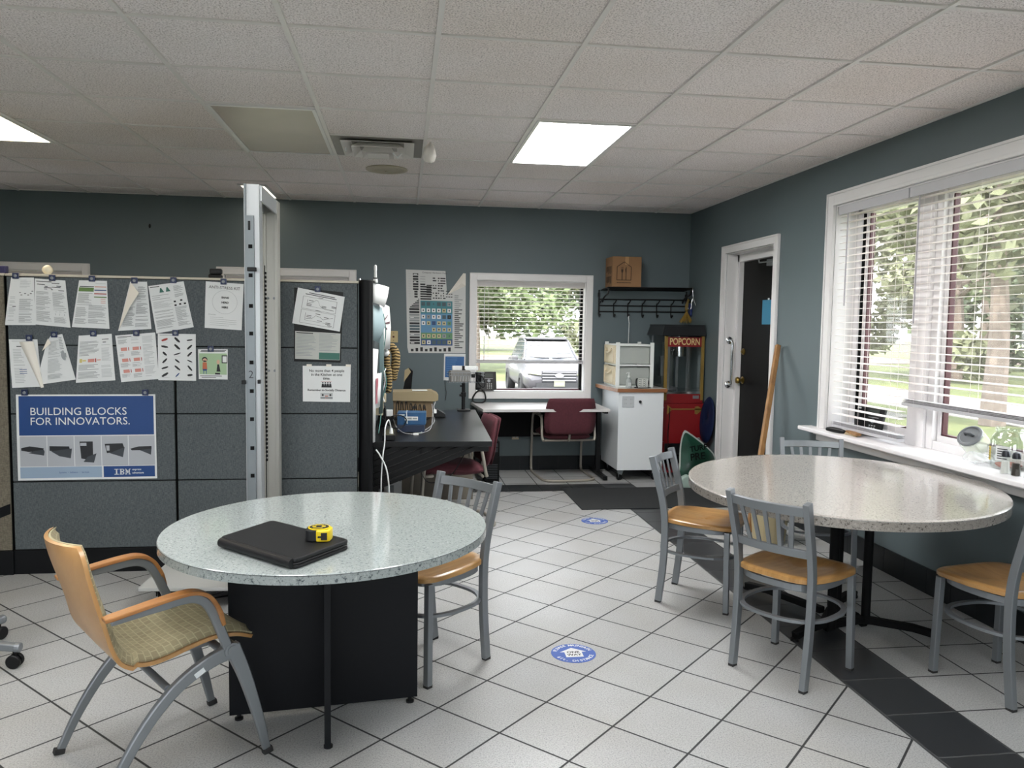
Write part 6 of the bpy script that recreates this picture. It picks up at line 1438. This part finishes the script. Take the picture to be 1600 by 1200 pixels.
# drawers on the cabinet
M_milk = haze_mat('milky_plastic', '#d4dbd6', .62, .25); M_frost = haze_mat('frosted_drawer', '#ccd2ce', .45, .2)
r = thing('storage_tower', 'two tier translucent white plastic drawer unit on the rolling cabinet', 'drawers', (2.22, 7.66, .899))
Rd = 0.0
b = MB()
for z in (.899, 1.105, 1.30):
    h = .016; b.bb(2.062, 2.432, 7.42, 7.44, z, z+h); b.bb(2.062, 2.432, 7.85, 7.87, z, z+h); b.bb(1.935+.13, 2.08, 7.42, 7.87, z, z+h); b.bb(2.412, 2.432, 7.42, 7.87, z, z+h)
for (x, y) in ((2.075, 7.432), (2.418, 7.432), (2.075, 7.858), (2.418, 7.858)): b.bb(x-.018, x+.018, y-.012, y+.012, .899, 1.335)
b.bb(2.062, 2.432, 7.43, 7.87, 1.302, 1.308); b.build('frame', mat('white_plastic', '#e6eae8', .35), r, bevel=.003)
for k in range(2):
    z = .92+k*.205
    b = MB(); b.bb(2.10, 2.398, 7.45, 7.453, z, z+.172); b.bb(2.10, 2.398, 7.835, 7.838, z, z+.172); b.bb(2.10, 2.103, 7.45, 7.838, z, z+.172); b.bb(2.395, 2.398, 7.45, 7.838, z, z+.172); b.bb(2.10, 2.398, 7.45, 7.838, z, z+.003)
    d = b.build('drawer', M_frost, r)
    b = MB(); b.prism([(7.445, z), (7.845, z), (7.845, z+.18), (7.445, z+.18)], 2.046, 2.062, 'x')
    b.tube(bez([(2.046, 7.56, z+.145), (2.030, 7.58, z+.118), (2.026, 7.645, z+.108), (2.030, 7.71, z+.118), (2.046, 7.73, z+.145)], 4), .009, n=7)
    for y in (7.475, 7.815): b.tube([(2.044, y, z+.015), (2.044, y, z+.165)], .006, n=6)
    b.tube([(2.044, 7.475, z+.015), (2.044, 7.815, z+.015)], .006, n=6); b.build('drawer_front', mat('cream_drawer_front', '#cfc3a8', .35) if not bpy.data.materials.get('cream_drawer_front') else bpy.data.materials['cream_drawer_front'], d, bevel=.002)
    if k == 0:
        for (cx_, cz_, rr) in ((2.22, .985, .045), (2.29, .99, .04), (2.34, .97, .035)):
            c = MB(); c.sphere((cx_, 7.60, cz_-.02), rr, 12, 8, (1, 1, .9)); tag(c.build('stored_item', mat('dark_item', '#4a4d4c', .6) if not bpy.data.materials.get('dark_item') else bpy.data.materials['dark_item'], smooth=True), 'dark rounded item inside the lower plastic drawer', 'item', 'dark items inside the lower drawer')
    else:
        c = MB(); c.bb(2.245, 2.285, 7.50, 7.80, 1.13, 1.285); tag(c.build('stored_carton', mat('pale_yellow_box', '#b9b99a', .6)), 'pale yellow box inside the upper plastic drawer', 'box')
r = thing('sanitizer_bottle', 'clear pump sanitizer bottle on the rolling cabinet', 'bottle', (2.165, 7.345, .899))
b = MB(); b.lathe([(.026, 0), (.028, .004), (.028, .075), (.022, .088), (.011, .096), (.011, .104)], (2.165, 7.345, .899), 20); b.build('bottle', haze_mat('clear_gel_plastic', '#c3cccb', .5, .1), r, smooth=True)
b = MB(); b.lathe([(.013, .100), (.013, .116), (.006, .118), (.005, .140), (.008, .142), (.008, .150), (0, .151)], (2.165, 7.345, .899), 16); b.tube([(2.165, 7.345, 1.046), (2.14, 7.335, 1.044), (2.136, 7.333, 1.036)], .004, n=7); b.build('pump', M_paper, r, smooth=True)
b = MB(); b.box((2.165, 7.316, .935), (.030, .001, .035)); b.build('bottle_label', M_ink3, r)
r = thing('tea_sachet_box', 'small box of white wavy sachets in a black holder on the rolling cabinet', 'box', (2.30, 7.36, .899))
b = MB(); b.bb(2.255, 2.355, 7.335, 7.415, .903, .990); b.build('box_body', mat('off_white_card', '#c2c6c2', .6), r, bevel=.002)
b = MB()
for k in range(4):
    for j in range(2):
        x = 2.272+j*.045; z = .918+k*.019; b.tube(bez([(x-.012, 7.3335, z), (x, 7.3335, z+.004), (x+.012, 7.3335, z), (x+.020, 7.3335, z+.003)], 3), .002, n=4)
b.build('print', M_ink, r)
b = MB(); b.bb(2.240, 2.385, 7.325, 7.43, .899, .904); b.tube(bez([(2.248, 7.33, .904), (2.235, 7.33, .94), (2.238, 7.34, .975), (2.25, 7.35, .99)], 4), .007, n=6); b.tube(bez([(2.38, 7.42, .904), (2.385, 7.42, .95), (2.37, 7.42, .985)], 4), .006, n=6); b.build('holder', M_blk, r)
b = MB(); b.tube(bez([(2.22, 7.33, .902), (2.26, 7.30, .902), (2.32, 7.31, .902), (2.36, 7.31, .902)], 4), .004, n=6); b.build('black_pen', M_blk, r)
# ================================================================ popcorn machine
r = thing('popcorn_machine', 'red and gold popcorn machine with glass cabinet in the corner', 'popcorn machine', (2.74, 7.63, 0))
x0, x1, y0, y1 = 2.552, 2.925, 7.41, 7.83
b = MB(); vs = []
for (d, z) in ((.050, 1.405), (.056, 1.412), (.030, 1.495), (.030, 1.515)):
    dl = d
    vs += [(x0-dl, y0-d*.8, z), (x1+d*.25, y0-d*.8, z), (x1+d*.25, y1+d*.4, z), (x0-dl, y1+d*.4, z)]
b.add(vs, [(k*4+i, k*4+(i+1) % 4, (k+1)*4+(i+1) % 4, (k+1)*4+i) for k in range(3) for i in range(4)] + [(3, 2, 1, 0), (12, 13, 14, 15)]); b.build('roof', mat('black_roof', '#16181b', .35), r)
for (x, y) in ((x0, y0), (x1, y0), (x0, y1), (x1, y1)):
    b = MB(); q_ = .014 if y == y0 else .007; b.bb(x-q_, x+q_, y-q_, y+q_, .775, 1.405); b.build('corner_post', M_gold if y == y0 else M_steelp, r, bevel=.001)
b = MB(); b.bb(x0+.014, x1-.014, y0-.006, y0+.004, 1.30, 1.395); sg = b.build('sign_board', M_redp, r)
b = MB(); b.mesh(text_mesh('POPCORN', .080, bold=.0016), frame_mat((0, 0, 0), (1, 0, 0), (0, 0, 1)))
xs = [v.x for v in b.v]; k_ = .305/(max(xs)-min(xs)); mx = (max(xs)+min(xs))/2
b.v = [Vector(((x0+x1)/2+(v.x-mx)*k_, y0-.0075, 1.3475+v.z*1.15)) for v in b.v]; b.build('lettering', mat('sign_cream_gold', '#cdb984', .5), sg)
b = MB(); b.quad((x0+.014, y0, .865), (x1-.014, y0, .865), (x1-.014, y0, 1.298), (x0+.014, y0, 1.298)); b.quad((x0, y0+.014, .865), (x0, y1-.014, .865), (x0, y1-.014, 1.40), (x0, y0+.014, 1.40)); b.quad((x1, y0+.014, .865), (x1, y1-.014, .865), (x1, y1-.014, 1.40), (x1, y0+.014, 1.40)); b.build('glass_pane', M_cglass, r)
b = MB(); b.quad((x0+.014, y1, .86), (x1-.014, y1, .86), (x1-.014, y1, 1.405), (x0+.014, y1, 1.405)); b.build('back_pane', M_cglass, r)
b = MB(); b.bb(x0-.005, x1+.005, y0-.005, y1+.005, .835, .862); b.build('steel_tray', M_chrome, r, bevel=.002)
b = MB(); b.cyl((2.76, 7.62, 1.20), (2.76, 7.62, 1.33), .07, n=28); b.cyl((2.76, 7.62, 1.33), (2.76, 7.62, 1.40), .015, n=10); b.tube([(2.69, 7.62, 1.26), (2.61, 7.60, 1.27), (2.60, 7.60, 1.18)], .009, n=8); b.build('kettle', M_chrome, r, smooth=True)
b = MB(); b.bb(2.60, 2.625, 7.50, 7.53, .87, 1.40); b.bb(2.565, 2.64, 7.60, 7.66, 1.0, 1.2); b.bb(2.795, 2.82, 7.80, 7.815, .87, 1.25); b.build('inner_fittings', M_steel, r)
b = MB(); b.sphere((2.64, 7.60, .875), .085, 18, 8, (1, 1, .35)); b.sphere((2.70, 7.66, .872), .06, 14, 8, (1, 1, .3)); tag(b.build('scoop', M_steelp, smooth=True), 'steel scoop lying inside the popcorn cabinet', 'scoop')
b = MB(); b.bb(x0-.012, x1+.012, y0-.012, y1+.012, .745, .835); b.build('cabinet_skirt', M_redp, r, bevel=.003)
b = MB(); b.bb(2.835, 2.895, y0-.016, y0-.012, .790, .822); b.build('switch_plate', M_steelp, r)
# red cart below
b = MB(); b.bb(2.535, 2.955, y0-.005, y0+.40, .345, .744); b.build('cart_body', M_redp, r, bevel=.004)
for (x, y) in ((2.548, y0+.01), (2.942, y0+.01), (2.548, y0+.38), (2.942, y0+.38)):
    b = MB(); b.bb(x-.014, x+.014, y-.012, y+.012, .06, .345); b.build('leg', M_redp, r, bevel=.002)
b = MB(); b.bb(2.536, 2.954, y0, y0+.39, .055, .075); b.build('bottom_shelf', M_redp, r)
for (x, y) in ((2.548, y0+.01), (2.942, y0+.01), (2.548, y0+.38), (2.942, y0+.38)):
    b = MB(); b.lathe([(.022, -.01), (.027, -.007), (.027, .007), (.022, .01)], (x, y, .028), 16, axis=(1, 0, 0)); b.build('caster', M_blk, r, smooth=True)
b = MB(); yy = y0-.012; z_ = .690
b.prism([(2.61, z_-.010), (2.925, z_-.010), (2.925, z_+.002), (2.61, z_+.002)], yy, yy+.006, 'y'); b.prism([(2.578, z_-.055), (2.622, z_-.014), (2.622, z_+.006), (2.578, z_+.038)], yy, yy+.006, 'y')
b.prism([(2.862, z_-.05), (2.885, z_-.055), (2.925, z_-.016), (2.925, z_+.006), (2.895, z_+.026), (2.862, z_+.020)], yy, yy+.006, 'y'); b.build('arrow_ornament', M_gold, r)
for (x, z) in ((2.545, .70), (2.545, .365), (2.948, .365)): b = MB(); b.lathe([(.005, 0), (.003, .003), (0, .003)], (x, y0-.005, z), 8, axis=(0, -1, 0)); b.build('screw', M_steelp, r)
b = MB(); b.tube(bez([(2.60, y0-.012, .70), (2.603, y0-.012, .60), (2.592, y0-.012, .45), (2.60, y0-.014, .30), (2.61, y0+.02, .12)], 5), .004, n=6); b.build('power_cord', M_blk, r, smooth='all')
# blue bin lid, plastic sack and seed bag in the corner
b = MB(); n = 28; vs = []
for j, (rr, d) in enumerate(((.15, 0), (.165, .01), (.155, .022), (.10, .026), (0, .026))):
    for i in range(n): a = 2*PI*i/n; vs.append((2.905-d+.018*math.sin(a), 7.20+rr*math.cos(a), .60+rr*1.35*math.sin(a)))
b.add(vs, [(j*n+i, j*n+(i+1) % n, (j+1)*n+(i+1) % n, (j+1)*n+i) for j in range(4) for i in range(n)])
for v in b.v: v.x = min(v.x+.03, 2.952); v.y += .03
tag(b.build('blue_tub', mat('dark_blue_plastic', '#081737', .7, spec=.2), solid=.004, smooth=True), 'dark blue round plastic tub standing on edge between popcorn machine and wall', 'tub')
def crumple(b, amp, f, seed):
    for v in b.v:
        q = Vector((seed, seed*2.1, 0)); n_ = noise.noise_vector((v+q)*f); v += n_*amp
b = MB(); b.sphere((2.80, 7.22, .30), .13, 26, 18, (.9, .55, 1.0)); crumple(b, .045, 14, 3)
for v in b.v: v.x = min(v.x, 2.935); v.z = max(v.z, .0)
tag(b.build('plastic_sack', haze_mat('grey_film', '#8b9698', .75, .3), smooth='all'), 'crumpled grey plastic sack behind the green seed bag', 'sack')
r = thing('grass_seed_bag', 'green grass seed bag with white edges slumped beside the popcorn machine', 'bag', (2.70, 7.02, 0))
O = Vector((2.57, 6.99, 0)); U = Vector((1, .10, 0))
def bagp(u, z, d=0): return O + U*u + Vector((0, -d, z))
out = [(0, .02), (.35, .02), (.40, .14), (.365, .285), (.325, .335), (.24, .40), (.16, .465), (.075, .52), (.045, .540), (.025, .525), (.0, .43), (-.010, .30), (.0, .20), (-.02, .12)]
cen = Vector((.16, .24)); b = MB(); rings = [1, .93, .82, .6, .3]; vs = []
for side in (1, -1):
    for j, s in enumerate(rings):
        for (u, z) in out:
            p = cen+(Vector((u, z))-cen)*s; bulge = .07*(1-s**2)*max(.12, min(1, (.55-p.y)*2.4)); q = bagp(p.x, p.y, side*bulge)
            q += noise.noise_vector(q*16)*.013*(1 if s < 1 else .3); vs.append(q)
n = len(out); R5 = len(rings); fs = []; ms = []
for sd in (0, 1):
    o_ = sd*R5*n
    for j in range(R5-1):
        for i in range(n): f = (o_+j*n+i, o_+j*n+(i+1) % n, o_+(j+1)*n+(i+1) % n, o_+(j+1)*n+i); fs.append(f if sd == 0 else f[::-1]); ms.append(1 if j == 0 else 0)
    f = tuple(o_+(R5-1)*n+i for i in range(n)); fs.append(f if sd == 0 else f[::-1]); ms.append(0)
b.v = vs; b.f = [list(f) for f in fs]; b.m = ms; b.build('sack_film', [mat('seed_bag_green', '#1a4032', .28, coat=.4, var=.4, vscale=7), mat('bag_white_edge', '#a9b1ad', .4)], r, smooth='all', sub=1)
b = MB()
for (s_, u, z, sz, ang) in (('TURF', .150, .375, .070, -.16), ('PRE', .145, .295, .090, -.12)):
    R = Matrix.Rotation(ang, 3, 'Y'); x_ = (R @ Vector((1, 0, 0))); y_ = (R @ Vector((0, 0, 1))); me = text_mesh(s_, sz, bold=.002)
    b.add([bagp(u, z, .094) + x_*p.co.x + y_*p.co.y + Vector((0, .006*math.cos(p.co.x*20), 0)) for p in me.vertices], [tuple(f.vertices) for f in me.polygons], 0)
b.build('print', [M_blkm], r)
b = MB(); b.prism([(-.02+2.57, .0), (2.70, .0), (2.76, .05), (2.62, .13), (2.56, .10)], 6.90, 6.97, 'y'); b.build('folded_base', mat('bag_mint_film', '#9fb3ab', .35), r, bevel=.02, seg=3)
# waste basket
r = thing('waste_basket', 'cream ribbed wastebasket against the wall under the big window', 'basket', (2.56, 5.14, 0))
b = MB(); n = 40; vs = []
for (rr, z) in ((.105, .0), (.108, .01), (.135, .29), (.142, .295), (.142, .305), (.130, .305), (.100, .012), (0, .012)):
    for i in range(n): a = 2*PI*i/n; q = rr*(1+.012*(i % 2)); vs.append((2.56+q*math.cos(a), 5.14+q*math.sin(a), z))
b.add(vs, [(j*n+i, j*n+(i+1) % n, (j+1)*n+(i+1) % n, (j+1)*n+i) for j in range(7) for i in range(n)]+[tuple(range(n-1, -1, -1))]); b.build('basket_wall', mat('cream_plastic_bin', '#b3a684', .5), r)
# ================================================================ things on the big sill
SZ = .790
r = thing('dusting_brush', 'black handled brush with pale bristles on the far end of the big sill', 'brush', (2.93, 4.84, SZ))
b = MB(); b.tube(bez([(2.880, 5.00, SZ+.020), (2.895, 4.965, SZ+.022), (2.925, 4.92, SZ+.018), (2.94, 4.88, SZ+.015)], 5), [.012+.006*math.sin(PI*k/15) for k in range(16)], n=8); b.build('handle', M_blk, r, smooth='all')
b = MB(); b.box((2.955, 4.80, SZ+.018), (.04, .17, .016), Matrix.Rotation(-.18, 3, 'Z')); b.build('brush_head', M_stick, r, bevel=.003)
b = MB()
for k in range(40): y = 4.73+.0037*k; b.tube([(2.945+.002*(k % 3), y, SZ+.014), (2.930+random.uniform(-.006, .006), y-.01, SZ+.003)], .002, n=3)
b.build('bristles', mat('pale_bristle', '#b7a98a', .8), r)
def n_axis(): return Vector((-.66, -.18, .58)).normalized()
ax = n_axis(); r = thing('clip_lid_jar', 'clear storage jar with a grey lid tipped over on the big sill', 'jar', (3.09, 3.80, SZ))
Lc = Vector((3.045, 3.845, .925)); X_ = ax.cross(Vector((0, 0, 1))).normalized(); Y_ = ax.cross(X_)
M3 = Matrix((X_, Y_, ax)).transposed()
b = MB(); b.box(Lc-ax*.060, (.108, .108, .115), M3); b.build('jar_body', haze_mat('cloudy_clear_plastic', '#dfe6d2', .38, .08), r, bevel=.018, seg=3)
b = MB(); b.lathe([(.060, -.010), (.066, -.006), (.066, .004), (.060, .008), (.054, .008), (.050, .004), (.0, .004)], Lc, 36, axis=ax); b.build('lid', mat('grey_lid', '#6a6e72', .35), r, smooth=True)
b = MB(); b.lathe([(.067, -.016), (.069, -.012), (.069, -.005), (.066, -.002)], Lc, 36, axis=ax); b.build('lid_seal', M_cglass, r)
b = MB(); b.tube([Lc+ax*.005-X_*.022, Lc+ax*.024-X_*.018, Lc+ax*.024+X_*.018, Lc+ax*.005+X_*.022], .007, n=8); b.build('lid_handle', mat('dark_grey_handle', '#4a4e52', .35), r, smooth='all')
b = MB(); b.sphere((3.02, 3.72, SZ+.028), .075, 26, 14, (.8, 1.2, .36)); crumple(b, .03, 22, 7)
for v in b.v: v.z = max(v.z, SZ+.001); v.x = max(v.x, 2.87)
tag(b.build('clear_plastic_bag', haze_mat('clear_film', '#e3e6e6', .35, .15), smooth='all'), 'crumpled clear plastic bag under the tipped storage jar', 'bag')
r = thing('glass_jar', 'large empty round glass jar with labels on the big sill', 'jar', (3.075, 3.585, SZ))
b = MB(); b.lathe([(.0, .003), (.078, .003), (.090, .012), (.094, .05), (.094, .145), (.085, .170), (.072, .185), (.070, .192), (.076, .196), (.070, .202), (.074, .208), (.072, .216), (.066, .216), (.066, .186), (.082, .165), (.090, .14), (.090, .05), (.086, .014)], (3.075, 3.585, SZ), 40); b.build('glass_wall', M_cglass, r, smooth=True)
def wrap(b, c, rr, a0, a1, z0, z1, n=8):
    vs = []
    for i in range(n+1): a = a0+(a1-a0)*i/n; vs += [(c[0]+rr*math.cos(a), c[1]+rr*math.sin(a), z) for z in (z0, z1)]
    b.add(vs, [(2*i, 2*i+2, 2*i+3, 2*i+1) for i in range(n)])
c_ = (3.075, 3.585)
b = MB(); wrap(b, c_, .0955, 2.42, 2.85, SZ+.045, SZ+.115); b.build('yellow_label', mat('yellow_label_paper', '#c9ad2a', .5), r)
b = MB(); wrap(b, c_, .0955, 3.25, 3.95, SZ+.050, SZ+.125); b.build('facts_label', M_paper, r)
b = MB()
for k in range(5): wrap(b, c_, .0965, 2.48, 2.80, SZ+.053+k*.012, SZ+.056+k*.012); wrap(b, c_, .0965, 3.35, 3.85, SZ+.06+k*.012, SZ+.065+k*.012)
b.build('print', M_ink, r)
b = MB(); b.sphere((3.07, 3.585, SZ+.018), .06, 16, 8, (1, 1, .2)); crumple(b, .012, 30, 2); tag(b.build('candy_remnants', mat('reddish_candy', '#a8604e', .6), smooth='all'), 'reddish leftovers at the bottom of the large glass jar', 'candy')
def make_shaker(label, x, y, fill):
    t = thing('shaker', label, 'shaker', (x, y, SZ), 0, 'glass salt and pepper shakers')
    b = MB(); b.lathe([(.0, .0), (.022, .0), (.023, .004), (.018, .085)], (0, 0, 0), 8); b.build('glass_body', M_cglass, t, world=False)
    b = MB(); b.lathe([(0, .003), (.0195, .003), (.0165, .060), (0, .060)], (0, 0, 0), 8); b.build('contents', fill, t, world=False)
    b = MB(); b.lathe([(.019, .084), (.0195, .100), (.015, .112), (.006, .117), (0, .117)], (0, 0, 0), 20); b.build('metal_cap', mat('dark_shaker_cap', '#3c3d42', .3, .8) if not bpy.data.materials.get('dark_shaker_cap') else bpy.data.materials['dark_shaker_cap'], t, smooth=True, world=False)
make_shaker('glass shaker of white salt left of the pepper on the big sill', 2.955, 3.475, mat('salt_white', '#d8d8d5', .8))
make_shaker('glass shaker of dark pepper in front of the large jar', 2.962, 3.415, mat('pepper_grey', '#3a322c', .9))
make_shaker('glass shaker cut off by the right picture edge on the big sill', 2.975, 3.345, mat('salt_grey', '#c9c9c6', .8))
# ================================================================ things hanging on the return partition
M_teal = mat('pale_teal_paper', '#8fa3a8', .6)
XS = -.188
def hang(name, label, pts, m, cat='paper', group='papers hanging on the side of the return partition', parts=()):
    """pts: list of (x, y, z) rows of two, a strip"""
    b = MB(); vs = []
    rows = len(pts); nn = 6
    for (a, c) in pts:
        for i in range(nn+1):
            t = i/nn; p = Vector(a).lerp(Vector(c), t); p.x += .008*math.sin(PI*t); vs.append(p)
    b.add(vs, [(j*(nn+1)+i, j*(nn+1)+i+1, (j+1)*(nn+1)+i+1, (j+1)*(nn+1)+i) for j in range(rows-1) for i in range(nn)])
    o = tag(b.build(name, m, solid=.0012, smooth='all'), label, cat, group)
    for (nm, mm, q) in parts:
        c = MB()
        for quad in q: c.add([Vector(v)-o.location for v in quad], [(0, 1, 2, 3)])
        c.build(nm, mm, o, world=False)
    return o
hang('hanging_paper', 'curled white paper sticking out at the top of the black post', [((-.182, 4.98, 1.735), (-.085, 5.08, 1.715)), ((-.182, 4.97, 1.67), (-.095, 5.08, 1.65)), ((-.180, 4.96, 1.615), (-.115, 5.06, 1.585))], M_paper)
hang('hanging_paper', 'pale blue folded sheet hanging below the curled white paper', [((-.184, 4.98, 1.60), (-.130, 5.12, 1.585)), ((-.184, 4.97, 1.48), (-.110, 5.12, 1.47)), ((-.184, 4.97, 1.38), (-.150, 5.06, 1.36))], M_teal)
hang('palm_tree_print', 'white sheet with a palm tree drawing hanging on the return partition', [((-.150, 5.28, 1.62), (-.090, 5.45, 1.60)), ((-.150, 5.28, 1.46), (-.078, 5.45, 1.46)), ((-.150, 5.28, 1.31), (-.085, 5.45, 1.31))], M_paper, 'print', None,
     parts=(('palm_print', mat('plum_print', '#5d4248', .7), [[(-.128, 5.262, 1.50), (-.098, 5.36, 1.545), (-.098, 5.36, 1.535), (-.126, 5.262, 1.485)], [(-.118, 5.29, 1.49), (-.085, 5.41, 1.50), (-.085, 5.41, 1.485), (-.118, 5.29, 1.48)], [(-.130, 5.26, 1.49), (-.10, 5.34, 1.45), (-.104, 5.34, 1.44), (-.132, 5.26, 1.48)]]),))
hang('hanging_paper', 'long white sheet hanging low beside the black post', [((-.184, 4.95, 1.33), (-.150, 5.05, 1.32)), ((-.184, 4.95, 1.1), (-.165, 5.05, 1.1)), ((-.184, 4.95, .74), (-.170, 5.02, .74))], M_paper)
hang('photo_card', 'framed photo card with pink print on the return partition', [((-.178, 4.97, 1.17), (-.132, 5.12, 1.17)), ((-.178, 4.97, 1.06), (-.137, 5.12, 1.06)), ((-.178, 4.97, .95), (-.142, 5.12, .95))], M_paper, 'photo', None,
     parts=(('photo_print', mat('pink_print', '#9a5a64', .6), [[(-.163, 4.99, 1.14), (-.146, 5.05, 1.14), (-.150, 5.05, .98), (-.165, 4.99, .98)]]),))
hang('hanging_paper', 'dark green folder strip hanging between the papers', [((-.150, 5.14, 1.56), (-.125, 5.2, 1.55)), ((-.150, 5.14, 1.3), (-.118, 5.2, 1.3)), ((-.150, 5.14, .9), (-.125, 5.2, .9))], mat('folder_green', '#55696a', .6))
b = MB(); b.lathe([(.0, 0), (.013, 0), (.015, .012), (.013, .026), (.009, .030), (.008, .075), (.010, .085), (.009, .105), (.005, .112), (0, .113)], (-.168, 5.0, PT), 16)
o = tag(b.build('white_stylus', M_paper, smooth=True), 'white stylus standing upright on top of the black end of the partition', 'stylus')
b = MB(); b.lathe([(.0135, .026), (.0145, .03), (.0135, .034)], (0, 0, 0), 16); b.build('black_ring', M_blk, o, world=False)
b = MB(); b.cyl((-.20, 4.99, PT), (-.20, 4.99, PT+.012), .03, n=20); b.cyl((-.168, 5.0, PT-.0), (-.168, 5.0, PT+.002), .018, n=16); tag(b.build('stylus_stand', M_blk), 'small black disc under the white stylus', 'stand')
b = MB(); b.lathe([(.006, 0), (.009, .006), (.006, .014), (0, .016)], (-.258, PY+.035, PT+.004), 12); tag(b.build('post_knob', M_chrome, smooth=True), 'small chrome knob at the joint of the grey panel and the black post', 'knob')
def stripe_mat():
    m = bpy.data.materials.new('tiger_stripes'); m.use_nodes = True; t = NT(m); b = t.n['Principled BSDF']
    wv = t.new('ShaderNodeTexWave'); wv.bands_direction = 'Z'; wv.inputs['Scale'].default_value = 16; wv.inputs['Distortion'].default_value = 7; wv.inputs['Detail'].default_value = 2
    t.l.new(t.coord(), wv.inputs['Vector']); t.l.new(t.ramp(wv.outputs[0], [(.35, lin('#2b2318')), (.5, lin('#8b703a')), (.8, lin('#98845a'))]), b.inputs['Base Color']); b.inputs['Roughness'].default_value = .95
    return m
r = thing('tiger_tail_toy', 'tiger striped plush tails hanging from the side of the partition', 'plush toy', (-.09, 5.5, 1.0)); ST = stripe_mat()
for pts, rad in (([(-.115, 5.50, 1.318), (-.128, 5.50, 1.26), (-.122, 5.50, 1.18), (-.112, 5.50, 1.10), (-.115, 5.50, 1.05)], .022), ([(-.10, 5.47, 1.30), (-.105, 5.47, 1.22), (-.092, 5.47, 1.13), (-.092, 5.47, 1.04), (-.10, 5.47, 1.01)], .024),
                 ([(-.11, 5.52, 1.325), (-.070, 5.52, 1.322), (-.045, 5.52, 1.27), (-.048, 5.52, 1.19), (-.060, 5.52, 1.12), (-.055, 5.52, 1.09)], .030)):
    P = bez(pts, 6); b = MB(); b.tube(P, [rad*(.55+.45*math.sin(PI*min(1, (k+1)/(len(P))*1.0))**.5) for k in range(len(P))], n=12)
    for v in b.v: v += noise.noise_vector(v*55)*.004
    b.build('striped_tail', ST, r, smooth='all')
b = MB(); b.sphere((-.112, 5.46, 1.285), .025, 12, 8); b.build('white_tag', M_paper, r, smooth=True)
M_ivp = bpy.data.materials['cream_plastic']
for (x, y, z, sx, sz, lab) in ((-.150, 5.25, .905, .05, .05, 'cream wall plug low on the side of the return partition'), (-.125, 5.35, .985, .035, .06, 'cream plug above the other one on the return partition'), (-.135, 5.30, .945, .022, .07, 'narrow cream connector between the two plugs')):
    b = MB(); b.box((x, y, z), (sx, .04, sz)); tag(b.build('cream_plug', M_ivp, bevel=.004), lab, 'plug')
b = MB(); b.tube(bez([(-.125, 5.3, 1.55), (-.11, 5.3, 1.42), (-.13, 5.3, 1.25), (-.105, 5.3, 1.1), (-.13, 5.28, .98), (-.14, 5.2, .86), (-.15, 5.1, .78)], 6), .0035, n=6); tag(b.build('teal_cable', mat('teal_cable', '#4c7f78', .5), smooth='all'), 'teal cable running down among the hanging papers', 'cable')
b = MB(); b.tube(bez([(-.112, 5.42, 1.18), (-.118, 5.3, 1.17), (-.15, 5.2, 1.168), (-.16, 5.15, 1.165)], 5), .004, n=6); b.tube(bez([(-.118, 5.28, 1.17), (-.114, 5.28, 1.1), (-.13, 5.28, 1.02), (-.118, 5.25, .97)], 5), .004, n=6); tag(b.build('white_cable', M_paper, smooth='all'), 'white cable hooked over the photo card on the return partition', 'cable')
b = MB(); b.bb(-.16, -.10, 6.0, 6.2, .76-.02+.001, .80); b.bb(-.17, -.12, 5.7, 5.85, .741, .88); tag(b.build('black_adapter', M_blkm, bevel=.006), 'black power adapters heaped against the return partition on the desk', 'adapter')
r = thing('white_carton', 'small white carton standing on the floor under the black desk', 'box', (-.06, 6.1, 0))
b = MB(); b.bb(-.135, .0, 6.02, 6.2, .0, .28); b.build('carton_body', M_paper, r, bevel=.003)
b = MB(); b.bb(-.10, -.06, 6.018, 6.02, .15, .25); b.build('print', M_ink2, r)
b = MB(); b.tube(bez([(.12, 5.0, .68), (.13, 5.2, .50), (.20, 5.35, .40), (.35, 5.5, .43), (.46, 5.55, .60)], 6), .0035, n=6); tag(b.build('black_cable', M_blk, smooth='all'), 'black cable sagging under the black desk beside the burgundy seat', 'cable')
